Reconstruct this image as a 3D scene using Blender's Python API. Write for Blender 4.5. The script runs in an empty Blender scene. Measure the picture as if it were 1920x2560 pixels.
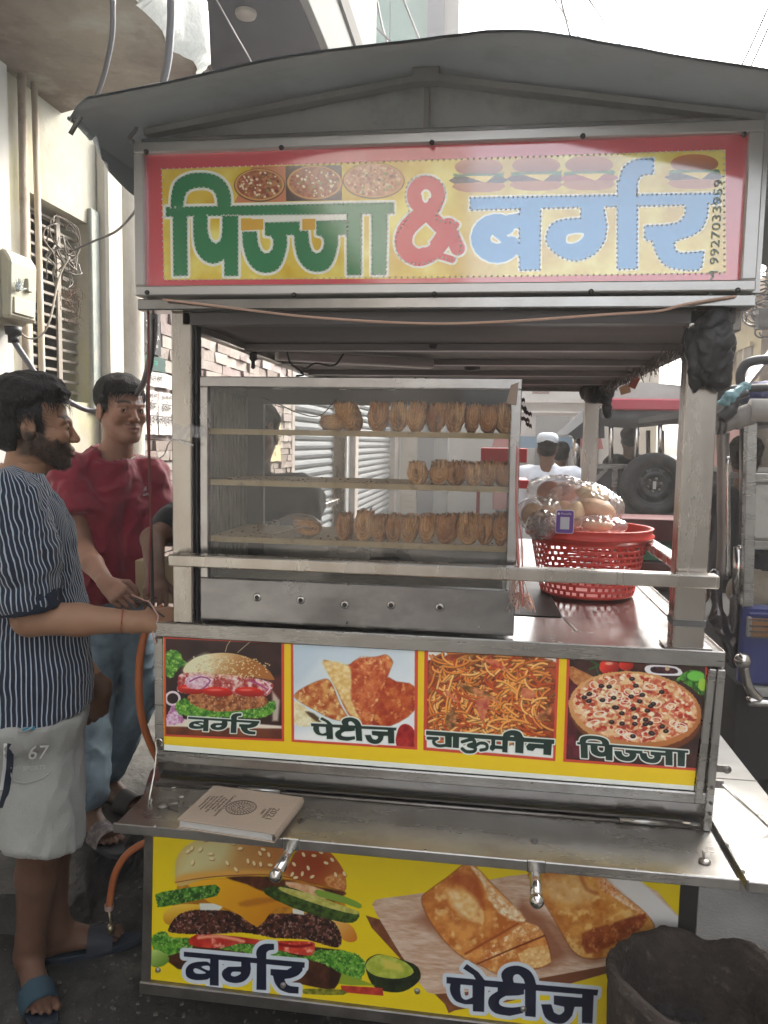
import bpy, bmesh, math, random
import numpy as np
from math import radians, sin, cos, pi, sqrt, atan2
from mathutils import Vector, Matrix, Euler

random.seed(7); RNG = np.random.default_rng(7)
SC = bpy.context.scene
COL = SC.collection

# ------------------------------------------------------------------ camera
FPX, PW, PH = 1930.0, 1920, 2560
YAW, PITCH, ROLL = radians(7.87), radians(5.16), radians(1.04)
CAMP = np.array([0.0, -1.85, 1.6])
FWD = np.array([-sin(YAW)*cos(PITCH), cos(YAW)*cos(PITCH), -sin(PITCH)])
_r = np.array([cos(YAW), sin(YAW), 0.0]); _u = np.cross(_r, FWD)
RGT = _r*cos(ROLL) + _u*sin(ROLL); UPV = _u*cos(ROLL) - _r*sin(ROLL)
cam = bpy.data.cameras.new('camera'); camo = bpy.data.objects.new('camera', cam); COL.objects.link(camo)
cam.sensor_fit = 'VERTICAL'; cam.sensor_height = 36.0; cam.lens = FPX/PH*36.0
cam.clip_start = 0.05; cam.clip_end = 600
camo.matrix_world = Matrix(((RGT[0], UPV[0], -FWD[0], CAMP[0]), (RGT[1], UPV[1], -FWD[1], CAMP[1]), (RGT[2], UPV[2], -FWD[2], CAMP[2]), (0, 0, 0, 1)))
SC.camera = camo

# ------------------------------------------------------------------ sky, sun, exposure
SUN_EL, SUN_AZ = radians(38), radians(35)      # azimuth from +y towards +x: beyond the cart, to the right
W = bpy.data.worlds.new('World'); SC.world = W; W.use_nodes = True
wn = W.node_tree.nodes; wl = W.node_tree.links
sky = wn.new('ShaderNodeTexSky'); sky.sky_type = 'NISHITA'; sky.sun_disc = False
sky.sun_elevation = SUN_EL; sky.sun_rotation = SUN_AZ
sky.air_density = 1.0; sky.dust_density = 6.0; sky.ozone_density = 0.6; sky.altitude = 0
hsv = wn.new('ShaderNodeHueSaturation'); hsv.inputs['Saturation'].default_value = 0.30
wl.new(sky.outputs[0], hsv.inputs['Color']); wl.new(hsv.outputs[0], wn['Background'].inputs[0])
wn['Background'].inputs[1].default_value = 0.15
sl = bpy.data.lights.new('sun', 'SUN'); sl.energy = 0.9; sl.angle = radians(10); sl.color = (1.0, 0.90, 0.76)
so = bpy.data.objects.new('sun', sl); COL.objects.link(so)
sd = Vector((sin(SUN_AZ)*cos(SUN_EL), cos(SUN_AZ)*cos(SUN_EL), sin(SUN_EL)))
so.rotation_euler = (-sd).to_track_quat('-Z', 'Y').to_euler(); so.location = (6, 12, 12)
SC.view_settings.view_transform = 'Standard'; SC.view_settings.look = 'None'
SC.view_settings.exposure = 2.5; SC.view_settings.gamma = 1.0
SC.cycles.max_bounces = 8; SC.cycles.transparent_max_bounces = 16
SC.cycles.sample_clamp_indirect = 6.0
SC.cycles.use_denoising = True

# ------------------------------------------------------------------ measuring helpers (pixel of the survey photo onto a real plane)
def P(u, v, x=None, y=None, z=None):
    d = FWD + RGT*((u-PW/2)/FPX) - UPV*((v-PH/2)/FPX)
    t = (y-CAMP[1])/d[1] if y is not None else (x-CAMP[0])/d[0] if x is not None else (z-CAMP[2])/d[2]
    return CAMP + d*t
def D(u, v, **k): return P(u*1.15733, v*1.15733, **k)       # same, from the 1659-wide view
def proj(p):
    q = np.asarray(p, float) - CAMP; z = q @ FWD
    return PW/2 + FPX*(q @ RGT)/z, PH/2 - FPX*(q @ UPV)/z

# ------------------------------------------------------------------ materials
MATS = {}
def rgb(c): return (c[0], c[1], c[2], 1.0)
def hexc(h):
    h = h.lstrip('#'); v = [int(h[i:i+2], 16)/255 for i in (0, 2, 4)]
    return tuple((x/12.92 if x <= .04045 else ((x+.055)/1.055)**2.4) for x in v)
def mat(name, base, rough=.6, metal=0., var=0., vscale=6., bump=0., bscale=60., stretch=(1, 1, 1), c2=None, c2scale=2.5, c2lo=.45, c2hi=.62,
        coat=0., rvar=0., alpha=1., trans=0., ior=1.45, emit=None, sheen=0., spec=None, dirt=None, sss=0.):
    if name in MATS: return MATS[name]
    m = bpy.data.materials.new(name); m.use_nodes = True
    n = m.node_tree.nodes; l = m.node_tree.links; b = n['Principled BSDF']
    b.inputs['Base Color'].default_value = rgb(base); b.inputs['Roughness'].default_value = rough; b.inputs['Metallic'].default_value = metal
    b.inputs['Coat Weight'].default_value = coat; b.inputs['Coat Roughness'].default_value = .08
    b.inputs['Alpha'].default_value = alpha; b.inputs['Transmission Weight'].default_value = trans; b.inputs['IOR'].default_value = ior
    if spec is not None: b.inputs['Specular IOR Level'].default_value = spec
    if sheen: b.inputs['Sheen Weight'].default_value = sheen
    if sss:
        b.inputs['Subsurface Weight'].default_value = sss; b.inputs['Subsurface Radius'].default_value = (.8, .35, .2); b.inputs['Subsurface Scale'].default_value = .008
    if emit:
        b.inputs['Emission Color'].default_value = rgb(emit[0]); b.inputs['Emission Strength'].default_value = emit[1]
    tc = n.new('ShaderNodeTexCoord'); mp = n.new('ShaderNodeMapping'); mp.inputs['Scale'].default_value = stretch
    l.new(tc.outputs['Object'], mp.inputs['Vector'])
    src = None
    if var or rvar:
        t = n.new('ShaderNodeTexNoise'); t.inputs['Scale'].default_value = vscale; t.inputs['Detail'].default_value = 6; t.inputs['Roughness'].default_value = .6
        l.new(mp.outputs[0], t.inputs['Vector'])
        if var:
            mr = n.new('ShaderNodeMapRange'); mr.inputs[1].default_value = .25; mr.inputs[2].default_value = .75
            mr.inputs[3].default_value = 1-var; mr.inputs[4].default_value = 1+var; l.new(t.outputs['Fac'], mr.inputs[0])
            hs = n.new('ShaderNodeHueSaturation'); hs.inputs['Color'].default_value = rgb(base); l.new(mr.outputs[0], hs.inputs['Value'])
            src = hs.outputs[0]
        if rvar:
            m2 = n.new('ShaderNodeMapRange'); m2.inputs[1].default_value = .3; m2.inputs[2].default_value = .7
            m2.inputs[3].default_value = max(.02, rough-rvar); m2.inputs[4].default_value = min(1, rough+rvar); l.new(t.outputs['Fac'], m2.inputs[0]); l.new(m2.outputs[0], b.inputs['Roughness'])
    for k, (cc, sc_, lo, hi, st) in enumerate(([(c2, c2scale, c2lo, c2hi, stretch)] if c2 else []) + ([dirt] if dirt else [])):
        t2 = n.new('ShaderNodeTexNoise'); t2.inputs['Scale'].default_value = sc_; t2.inputs['Detail'].default_value = 7; t2.inputs['Roughness'].default_value = .65
        mp2 = n.new('ShaderNodeMapping'); mp2.inputs['Scale'].default_value = st; mp2.inputs['Location'].default_value = (3.1*k, 1.7, .4)
        l.new(tc.outputs['Object'], mp2.inputs['Vector']); l.new(mp2.outputs[0], t2.inputs['Vector'])
        r = n.new('ShaderNodeMapRange'); r.inputs[1].default_value = lo; r.inputs[2].default_value = hi; l.new(t2.outputs['Fac'], r.inputs[0])
        mx = n.new('ShaderNodeMix'); mx.data_type = 'RGBA'; l.new(r.outputs[0], mx.inputs[0])
        if src: l.new(src, mx.inputs[6])
        else: mx.inputs[6].default_value = rgb(base)
        mx.inputs[7].default_value = rgb(cc); src = mx.outputs[2]
    if src: l.new(src, b.inputs['Base Color'])
    if bump:
        t3 = n.new('ShaderNodeTexNoise'); t3.inputs['Scale'].default_value = bscale; t3.inputs['Detail'].default_value = 5
        l.new(mp.outputs[0], t3.inputs['Vector'])
        bp = n.new('ShaderNodeBump'); bp.inputs['Strength'].default_value = bump; bp.inputs['Distance'].default_value = .01
        l.new(t3.outputs['Fac'], bp.inputs['Height']); l.new(bp.outputs[0], b.inputs['Normal'])
    MATS[name] = m
    return m
def attr_mat(name, rough=.6, bump=0., bscale=200., sss=0., sheen=0., spec=None, coat=0.):
    if name in MATS: return MATS[name]
    m = mat(name, (.5, .5, .5), rough, bump=bump, bscale=bscale, sss=sss, sheen=sheen, spec=spec, coat=coat)
    n = m.node_tree.nodes; a = n.new('ShaderNodeAttribute'); a.attribute_name = 'Col'
    m.node_tree.links.new(a.outputs['Color'], n['Principled BSDF'].inputs['Base Color'])
    return m
def image_mat(name, arr, rough=.35, coat=.0, cior=1.5, bump=0.):
    """arr: (h, w, 3) painted in this script, row 0 at the top"""
    h, w = arr.shape[:2]
    im = bpy.data.images.new(name, w, h)
    px = np.ones((h, w, 4), np.float32); px[..., :3] = np.clip(arr, 0, 1)[::-1]
    im.pixels.foreach_set(px.ravel()); im.update(); im.pack()
    m = mat(name, (.5, .5, .5), rough, coat=coat, bump=bump, bscale=9)
    m.node_tree.nodes['Principled BSDF'].inputs['Coat IOR'].default_value = cior
    n = m.node_tree.nodes; t = n.new('ShaderNodeTexImage'); t.image = im; t.extension = 'EXTEND'
    m.node_tree.links.new(t.outputs[0], n['Principled BSDF'].inputs['Base Color'])
    return m

# ------------------------------------------------------------------ mesh helpers
class MB:
    def __init__(s): s.v = []; s.f = []; s.uv = {}; s.sm = []
    def add(s, vs, fs, smooth=False):
        o = len(s.v); s.v += [tuple(map(float, q)) for q in vs]; s.f += [tuple(i+o for i in f) for f in fs]; s.sm += [smooth]*len(fs); return s
    def box(s, x0, x1, y0, y1, z0, z1):
        return s.add([(x0,y0,z0),(x1,y0,z0),(x1,y1,z0),(x0,y1,z0),(x0,y0,z1),(x1,y0,z1),(x1,y1,z1),(x0,y1,z1)],
                     [(0,3,2,1),(4,5,6,7),(0,1,5,4),(1,2,6,5),(2,3,7,6),(3,0,4,7)])
    def obox(s, c, ax, ay, az, hx, hy, hz):
        c, ax, ay, az = (np.asarray(q, float) for q in (c, ax, ay, az)); vs = []
        for k in (-1, 1):
            for i, j in ((-1,-1),(1,-1),(1,1),(-1,1)): vs.append(c+ax*hx*i+ay*hy*j+az*hz*k)
        return s.add(vs, [(0,3,2,1),(4,5,6,7),(0,1,5,4),(1,2,6,5),(2,3,7,6),(3,0,4,7)])
    def bar(s, a, b, w, h=None, up=(0, 0, 1)):
        """rectangular bar from a to b; w = width across, h = height along up"""
        h = h or w; a = np.asarray(a, float); b = np.asarray(b, float); d = b-a; L = np.linalg.norm(d); d /= L
        up = np.asarray(up, float)
        if abs(d @ up) > .95: up = np.array([0, 1., 0])
        r = np.cross(d, up); r /= np.linalg.norm(r); u = np.cross(r, d)
        return s.obox((a+b)/2, r, d, u, w/2, L/2, h/2)
    def quad(s, a, b, c, d): return s.add([a, b, c, d], [(0, 1, 2, 3)])
    def tube(s, pts, r, n=8, cap=True, flat=1.):
        pts = [np.asarray(q, float) for q in pts]; m = len(pts); rr = r if hasattr(r, '__len__') else [r]*m
        vs = []; prev = None
        for i, q in enumerate(pts):
            t = pts[min(i+1, m-1)]-pts[max(i-1, 0)]; t /= (np.linalg.norm(t)+1e-9)
            if prev is None:
                prev = np.cross(t, (0, 0, 1.)) if abs(t[2]) < .9 else np.cross(t, (1., 0, 0))
            nrm = prev - t*(prev @ t); nrm /= (np.linalg.norm(nrm)+1e-9); bn = np.cross(t, nrm); prev = nrm
            for k in range(n):
                a = 2*pi*k/n; vs.append(q+rr[i]*(cos(a)*nrm+sin(a)*bn*flat))
        fs = [(i*n+k, i*n+(k+1) % n, (i+1)*n+(k+1) % n, (i+1)*n+k) for i in range(m-1) for k in range(n)]
        if cap: fs += [tuple(range(n))[::-1], tuple((m-1)*n+k for k in range(n))]
        return s.add(vs, fs, True)
    def lathe(s, prof, c, axis='z', n=24, cap=False):
        """prof [(r, h)], around an axis through c"""
        vs = []
        for r, h in prof:
            for k in range(n):
                a = 2*pi*k/n; p = (r*cos(a), r*sin(a), h)
                p = p if axis == 'z' else (p[0], p[2], p[1]) if axis == 'y' else (p[2], p[0], p[1])
                vs.append((p[0]+c[0], p[1]+c[1], p[2]+c[2]))
        m = len(prof); fs = [(i*n+k, i*n+(k+1) % n, (i+1)*n+(k+1) % n, (i+1)*n+k) for i in range(m-1) for k in range(n)]
        if cap: fs += [tuple(range(n))[::-1], tuple((m-1)*n+k for k in range(n))]
        return s.add(vs, fs, True)
    def ball(s, c, r, n=12, m=8, sc=(1, 1, 1)):
        return s.lathe_sc([(r*sin(pi*i/m), -r*cos(pi*i/m)) for i in range(m+1)], c, n, sc)
    def lathe_sc(s, prof, c, n, sc):
        vs = [(c[0]+p*cos(2*pi*k/n)*sc[0], c[1]+p*sin(2*pi*k/n)*sc[1], c[2]+h*sc[2]) for p, h in prof for k in range(n)]
        m = len(prof); return s.add(vs, [(i*n+k, i*n+(k+1) % n, (i+1)*n+(k+1) % n, (i+1)*n+k) for i in range(m-1) for k in range(n)], True)
    def grid(s, fn, nu, nv, smooth=True, close=False):
        vs = [fn(i/nu, j/nv) for j in range(nv+1) for i in range(nu+1)]
        return s.add(vs, [(j*(nu+1)+i, j*(nu+1)+i+1, (j+1)*(nu+1)+i+1, (j+1)*(nu+1)+i) for j in range(nv) for i in range(nu)], smooth)
    def prism(s, poly, ax, lo, hi):
        """poly 2D in the two axes other than ax, extruded lo..hi"""
        def pt(p, t): return (t, p[0], p[1]) if ax == 'x' else (p[0], t, p[1]) if ax == 'y' else (p[0], p[1], t)
        n = len(poly); vs = [pt(p, lo) for p in poly]+[pt(p, hi) for p in poly]
        return s.add(vs, [tuple(range(n))[::-1], tuple(range(n, 2*n))]+[(i, (i+1) % n, n+(i+1) % n, n+i) for i in range(n)])
def to_mesh(mb, name, bevel=0., origin=(0, 0, 0)):
    me = bpy.data.meshes.new(name); o = np.asarray(origin, float)
    me.from_pydata([tuple(np.asarray(v)-o) for v in mb.v], [], mb.f); me.update()
    bm = bmesh.new(); bm.from_mesh(me)
    for i, f in enumerate(bm.faces): f.smooth = mb.sm[i]
    bmesh.ops.recalc_face_normals(bm, faces=bm.faces)
    if bevel: bmesh.ops.bevel(bm, geom=[e for e in bm.edges if e.is_manifold and e.calc_face_angle(0) > .6], offset=bevel, segments=1, affect='EDGES', clamp_overlap=True)
    bm.to_mesh(me); bm.free(); return me
def link(o): COL.objects.link(o); return o
def tag(o, label=None, cat=None, group=None, kind=None):
    if label: o['label'] = label
    if cat: o['category'] = cat
    if group: o['group'] = group
    if kind: o['kind'] = kind
    return o
def root(name, loc, label, cat, group=None):
    o = link(bpy.data.objects.new(name, None)); o.location = tuple(map(float, loc)); o.empty_display_size = .1
    return tag(o, label, cat, group)
def world_loc(o):
    p = np.array(o.location[:]);
    return p+world_loc(o.parent) if o.parent else p
def part(name, mb, m, parent=None, bevel=0., label=None, kind=None):
    if isinstance(mb, bpy.types.Mesh): me = mb
    else: me = to_mesh(mb, name, bevel, world_loc(parent) if parent else (0, 0, 0))
    if not me.materials: me.materials.append(m)
    o = link(bpy.data.objects.new(name, me)); o.parent = parent
    return tag(o, label, kind=kind)
def solo(name, mb, m, label, cat, group=None, bevel=0., kind=None):
    vs = np.array(mb.v); c = (vs.min(0)+vs.max(0))/2; c[2] = vs[:, 2].min()
    me = to_mesh(mb, name, bevel, c); me.materials.append(m)
    o = link(bpy.data.objects.new(name, me)); o.location = tuple(c)
    return tag(o, label, cat, group, kind)
def setting(name, mb, m, parent=None, bevel=0.):
    o = part(name, mb, m, parent, bevel)
    if parent is None: o['kind'] = 'structure'
    return o
def copy_tree(o, parent=None):
    c = o.copy(); link(c); c.parent = parent
    for ch in list(o.children): copy_tree(ch, c)
    return c
def text_mesh(body, size, extrude=.0004, align='CENTER'):
    cu = bpy.data.curves.new('text', 'FONT'); cu.body = body; cu.size = size; cu.extrude = extrude; cu.align_x = align; cu.align_y = 'CENTER'; cu.resolution_u = 2
    o = bpy.data.objects.new('text', cu); COL.objects.link(o)
    dg = bpy.context.evaluated_depsgraph_get(); me = bpy.data.meshes.new_from_object(o.evaluated_get(dg))
    bpy.data.objects.remove(o); bpy.data.curves.remove(cu); return me
def place_mesh(me, M, parent=None):
    me.transform(Matrix(M) if not isinstance(M, Matrix) else M)
    if parent is not None: me.transform(Matrix.Translation(-Vector(world_loc(parent))))
    return me
def spline(pts, n=8):
    """Catmull-Rom through pts"""
    p = [np.asarray(q, float) for q in pts]; p = [2*p[0]-p[1]]+p+[2*p[-1]-p[-2]]; out = []
    for i in range(1, len(p)-2):
        for k in range(n):
            t = k/n; a, b, c, d = p[i-1], p[i], p[i+1], p[i+2]
            out.append(.5*((2*b)+(-a+c)*t+(2*a-5*b+4*c-d)*t*t+(-a+3*b-3*c+d)*t**3))
    return out+[p[-2]]
# ------------------------------------------------------------------ print shop: the flat prints (posters, sign face) painted with numpy
def _vnoise(X, Y, seed=0):
    xi = np.floor(X).astype(np.int64); yi = np.floor(Y).astype(np.int64); fx = X-xi; fy = Y-yi
    fx = fx*fx*(3-2*fx); fy = fy*fy*(3-2*fy)
    def h(a, b):
        k = (a*374761393+b*668265263+seed*974634777) & 0xffffffff
        k = ((k ^ (k >> 13))*1274126177) & 0xffffffff
        return ((k ^ (k >> 16)) & 0xffff)/65535.
    return (h(xi, yi)*(1-fx)+h(xi+1, yi)*fx)*(1-fy)+(h(xi, yi+1)*(1-fx)+h(xi+1, yi+1)*fx)*fy
def fbm(X, Y, s, seed=0, o=4):
    a = .5; r = 0; X = X/s; Y = Y/s; tot = 0
    for i in range(o): r = r+a*_vnoise(X, Y, seed+i*17); tot += a; a *= .55; X = X*2.03; Y = Y*2.03
    return r/tot
def C(h): h = h.lstrip('#'); return np.array([int(h[i:i+2], 16)/255 for i in (0, 2, 4)])
def smooth_poly(pts, n=5, closed=True):
    p = [np.asarray(q, float) for q in pts]; m = len(p); out = []
    for i in range(m if closed else m-1):
        a, b, c, d = (p[(i-1) % m], p[i], p[(i+1) % m], p[(i+2) % m]) if closed else (p[max(i-1, 0)], p[i], p[i+1], p[min(i+2, m-1)])
        for k in range(n):
            t = k/n; out.append(.5*((2*b)+(-a+c)*t+(2*a-5*b+4*c-d)*t*t+(-a+3*b-3*c+d)*t**3))
    if not closed: out.append(p[-1])
    return out
class Print:
    """canvas of w x h texels over a panel whose corners (TL, TR, BR, BL) sit at the given survey-photo pixels;
    shapes are given in the coordinates of an enlarged view (ox, oy, s)"""
    def __init__(s, corners, w, h, bg):
        s.w, s.h = w, h; s.a = np.empty((h, w, 3), np.float32); s.a[:] = bg
        src = [(0, 0), (1, 0), (1, 1), (0, 1)]; A = []; B = []
        for (x, y), (u, v) in zip(src, corners):
            A += [[x, y, 1, 0, 0, 0, -u*x, -u*y], [0, 0, 0, x, y, 1, -v*x, -v*y]]; B += [u, v]
        H = np.append(np.linalg.solve(np.array(A, float), np.array(B, float)), 1).reshape(3, 3); s.H = H; s.Hi = np.linalg.inv(H)
        i, j = np.meshgrid((np.arange(w)+.5)/w, (np.arange(h)+.5)/h); q = H[2, 0]*i+H[2, 1]*j+1
        s.PX = (H[0, 0]*i+H[0, 1]*j+H[0, 2])/q; s.PY = (H[1, 0]*i+H[1, 1]*j+H[1, 2])/q
        s.cm = None; s.view(0, 0, 1)
    def view(s, ox, oy, k): s.ox, s.oy, s.k = ox, oy, k; s.X = (s.PX-ox)/k; s.Y = (s.PY-oy)/k; s.tx = abs(s.X[0, 1]-s.X[0, 0]); return s
    def win(s, x0, y0, x1, y1):
        c = np.array([(x0, y0), (x1, y0), (x1, y1), (x0, y1)], float)*s.k+(s.ox, s.oy)
        q = (s.Hi @ np.c_[c, np.ones(4)].T); q = q[:2]/q[2]
        a = int(max(0, np.floor(q[0].min()*s.w)-1)); b = int(min(s.w, np.ceil(q[0].max()*s.w)+2)); c_ = int(max(0, np.floor(q[1].min()*s.h)-1)); d = int(min(s.h, np.ceil(q[1].max()*s.h)+2))
        if a >= b or c_ >= d: return None
        return (slice(c_, d), slice(a, b))
    def setclip(s, pts=None):
        s.cm = None
        if pts is not None:
            s.cm = np.clip(.5-s.sd_poly((slice(0, s.h), slice(0, s.w)), pts)/s.tx, 0, 1)
    def blend(s, W, m, col):
        if s.cm is not None: m = m*s.cm[W]
        if callable(col): col = col(s.X[W], s.Y[W])
        s.a[W] = s.a[W]*(1-m[..., None])+col*m[..., None]
    def sd_poly(s, W, pts):
        X, Y = s.X[W], s.Y[W]; d = np.full(X.shape, 1e18); ins = np.zeros(X.shape, bool); n = len(pts)
        for i in range(n):
            (x0, y0), (x1, y1) = pts[i], pts[(i+1) % n]; ex, ey = x1-x0, y1-y0; L = ex*ex+ey*ey+1e-12
            t = np.clip(((X-x0)*ex+(Y-y0)*ey)/L, 0, 1); d = np.minimum(d, (X-x0-ex*t)**2+(Y-y0-ey*t)**2)
            if y0 != y1: ins ^= ((y0 > Y) != (y1 > Y)) & (X < (x1-x0)*(Y-y0)/(y1-y0)+x0)
        d = np.sqrt(d); return np.where(ins, -d, d)
    def poly(s, pts, col, feather=0, alpha=1, smooth=0, wob=0, wseed=0, wscale=8):
        if smooth: pts = smooth_poly(pts, smooth)
        p = np.array(pts, float); f = feather+wob+s.tx; W = s.win(p[:, 0].min()-f, p[:, 1].min()-f, p[:, 0].max()+f, p[:, 1].max()+f)
        if W is None: return
        d = s.sd_poly(W, pts)
        if wob: d = d+(fbm(s.X[W], s.Y[W], wscale, wseed, 3)-.5)*2*wob
        fe = max(feather, s.tx); s.blend(W, np.clip(.5-d/fe, 0, 1)*alpha, col)
    def ell(s, cx, cy, rx, ry, col, rot=0, feather=0, alpha=1, ring=0, wob=0, wseed=0, wscale=8):
        R = max(rx, ry)*1.05+feather+wob+ring; W = s.win(cx-R, cy-R, cx+R, cy+R)
        if W is None: return
        c, n = cos(radians(rot)), sin(radians(rot)); dx = s.X[W]-cx; dy = s.Y[W]-cy; a = (dx*c+dy*n)/rx; b = (-dx*n+dy*c)/ry
        d = (np.sqrt(a*a+b*b)-1)*min(rx, ry)
        if wob: d = d+(fbm(s.X[W], s.Y[W], wscale, wseed, 3)-.5)*2*wob
        if ring: d = np.abs(d)-ring/2
        s.blend(W, np.clip(.5-d/max(feather, s.tx), 0, 1)*alpha, col)
    def sd_stroke(s, W, pts, r):
        X, Y = s.X[W], s.Y[W]; d = np.full(X.shape, 1e9); m = len(pts); rr = r if hasattr(r, '__len__') else [r]*m
        for i in range(m-1):
            (x0, y0), (x1, y1) = pts[i], pts[i+1]; ex, ey = x1-x0, y1-y0; t = np.clip(((X-x0)*ex+(Y-y0)*ey)/(ex*ex+ey*ey+1e-12), 0, 1)
            d = np.minimum(d, np.hypot(X-x0-ex*t, Y-y0-ey*t)-(rr[i]+(rr[i+1]-rr[i])*t))
        return d
    def stroke(s, pts, r, col, feather=0, alpha=1, smooth=0):
        if smooth: pts = smooth_poly(pts, smooth, False)
        p = np.array(pts, float); R = (max(r) if hasattr(r, '__len__') else r)+feather+s.tx; W = s.win(p[:, 0].min()-R, p[:, 1].min()-R, p[:, 0].max()+R, p[:, 1].max()+R)
        if W is None: return
        if hasattr(r, '__len__') and len(r) != len(pts): r = list(np.interp(np.linspace(0, 1, len(pts)), np.linspace(0, 1, len(r)), r))
        s.blend(W, np.clip(.5-s.sd_stroke(W, pts, r)/max(feather, s.tx), 0, 1)*alpha, col)
    def glyphs(s, shapes, M, fill, outline=None, ow=0, halo=None, hw=0):
        """shapes: list of ('p', pts) polygons, ('h', pts) holes, ('s', pts, r) strokes; M maps design -> view coords (2x3)"""
        M = np.array(M, float); sc = sqrt(abs(np.linalg.det(M[:, :2])))
        T = lambda pts: [tuple(M[:, :2] @ np.array(q, float)+M[:, 2]) for q in pts]
        sh = [(k[0], T(k[1]), *( [k[2]*sc] if len(k) > 2 else [])) for k in shapes]
        al = np.array([q for k in sh for q in k[1]]); R = ow+hw+max([k[2] for k in sh if len(k) > 2]+[0])+4
        W = s.win(al[:, 0].min()-R, al[:, 1].min()-R, al[:, 0].max()+R, al[:, 1].max()+R)
        if W is None: return
        d = None
        for k in sh:
            q = s.sd_poly(W, k[1]) if k[0] in 'ph' else s.sd_stroke(W, k[1], k[2])
            if k[0] == 'h': d = np.maximum(d, -q)
            else: d = q if d is None else np.minimum(d, q)
        s.last = (W, d)
        if halo is not None: s.blend(W, np.clip(.5-(d-ow-hw)/s.tx, 0, 1), halo)
        if outline is not None: s.blend(W, np.clip(.5-(d-ow)/s.tx, 0, 1), outline)
        s.blend(W, np.clip(.5-d/s.tx, 0, 1), fill)
def tex(c1, c2, sc, seed=0, c3=None, sharp=1., o=4):
    c1 = C(c1) if isinstance(c1, str) else c1; c2 = C(c2) if isinstance(c2, str) else c2
    if isinstance(c3, str): c3 = C(c3)
    def f(X, Y):
        n = np.clip((fbm(X, Y, sc, seed, o)-.5)*2.2*sharp+.5, 0, 1)[..., None]; r = c1*(1-n)+c2*n
        if c3 is not None:
            m = np.clip((fbm(X+91, Y+37, sc*.6, seed+5, 3)-.56)*4, 0, .85)[..., None]; r = r*(1-m)+c3*m
        return r
    return f
def grad(c1, c2, p1, p2, nz=0, ns=8, seed=0):
    c1 = C(c1) if isinstance(c1, str) else c1; c2 = C(c2) if isinstance(c2, str) else c2; p1 = np.array(p1, float); p2 = np.array(p2, float); e = p2-p1
    def f(X, Y):
        t = np.clip(((X-p1[0])*e[0]+(Y-p1[1])*e[1])/(e @ e), 0, 1)
        if nz: t = np.clip(t+(fbm(X, Y, ns, seed)-.5)*2*nz, 0, 1)
        return c1*(1-t[..., None])+c2*t[..., None]
    return f
def arc(cx, cy, rx, ry, a0, a1, n=14): return [(cx+rx*cos(radians(a0+(a1-a0)*i/n)), cy+ry*sin(radians(a0+(a1-a0)*i/n))) for i in range(n+1)]

# --- word shapes, each in the coordinates of the enlargement it was drawn from
PIZZA_W = [('p', [(155,368),(1335,345),(1335,400),(155,418)]), ('p', [(190,400),(265,400),(268,724),(195,726)]),
    ('p', smooth_poly([(180,372),(184,300),(205,238),(262,200),(330,190),(405,200),(462,238),(490,300),(494,372)], 4, False)+[(422,372)]+smooth_poly([(420,330),(405,290),(368,270),(330,268),(288,276),(258,300),(246,350)], 3, False)+[(246,372)]),
    ('p', [(296,410),(372,410)]+smooth_poly([(370,480),(382,530),(412,556),(440,535),(447,480)], 3, False)+[(447,410),(530,410),(530,726),(458,726),(457,640)]+smooth_poly([(430,655),(392,662),(345,640),(310,590),(298,520)], 3, False)),
    ('p', [(668,448),(848,444),(848,512),(782,514)]+smooth_poly([(784,560),(768,630),(735,690),(680,710),(620,695),(575,640),(553,560)], 3, False)+[(550,496),(626,494)]+smooth_poly([(632,555),(650,595),(680,608),(706,585),(712,545),(700,520)], 3, False)+[(668,516)]),
    ('p', [(935,440),(1096,436),(1096,508),(1045,512)]+smooth_poly([(1046,560),(1030,630),(998,685),(945,704),(885,690),(840,635),(822,560)], 3, False)+[(818,492),(892,490)]+smooth_poly([(898,555),(914,595),(942,608),(968,585),(975,545),(963,520)], 3, False)+[(935,514)]),
    ('p', [(1092,395),(1168,395),(1168,720),(1094,722)]), ('p', [(1222,392),(1302,390),(1296,718),(1222,720)])]
BURGER_S = [('p', [(380,272),(1482,252),(1482,300),(380,326)]), ('p', [(596,300),(692,300),(688,590),(598,592)]),
    ('s', arc(498,452,72,66,-60,-330), 42), ('s', [(470,405),(560,478),(610,520)], 18), ('s', [(530,385),(600,372)], 32),
    ('p', [(868,300),(968,300),(985,400)]+smooth_poly([(975,460),(930,520),(850,550),(775,530),(722,480),(718,430),(745,385),(800,366)], 3, False)+[(868,362)]),
    ('h', smooth_poly([(802,455),(815,432),(878,428),(876,450),(845,472),(810,474)], 3)),
    ('p', [(1030,200),(1118,230),(1118,585),(1030,588)]),
    ('p', smooth_poly([(1036,260),(1040,190),(1060,135),(1110,105),(1190,98)], 3, False)+[(1188,165)]+smooth_poly([(1140,172),(1120,200),(1116,260)], 3, False)),
    ('p', [(1330,296),(1432,294)]+smooth_poly([(1428,350),(1405,405),(1360,438),(1300,458),(1280,474)], 3, False)+smooth_poly([(1285,500),(1310,516),(1412,508)], 2, False)+smooth_poly([(1405,560),(1390,590),(1320,590),(1250,575),(1208,530),(1185,465)], 3, False)+[(1150,455),(1150,396)]+smooth_poly([(1240,392),(1300,380),(1330,345)], 3, False))]
AMP_S = [('s', arc(185,262,54,58,0,360,20), 30), ('s', [(140,280),(190,340),(250,400),(300,440),(325,495)], 32), ('s', smooth_poly([(215,310),(150,360),(95,420),(90,490),(140,535),(200,520),(250,470),(285,400)], 3, False), 38), ('s', [(265,385),(318,392)], 14), ('s', [(250,530),(300,545)], 15),
    ('h', arc(183,266,17,30,0,360,12)), ('h', smooth_poly([(135,440),(150,420),(175,440),(205,470),(190,490),(155,490),(138,470)], 3))]
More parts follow.
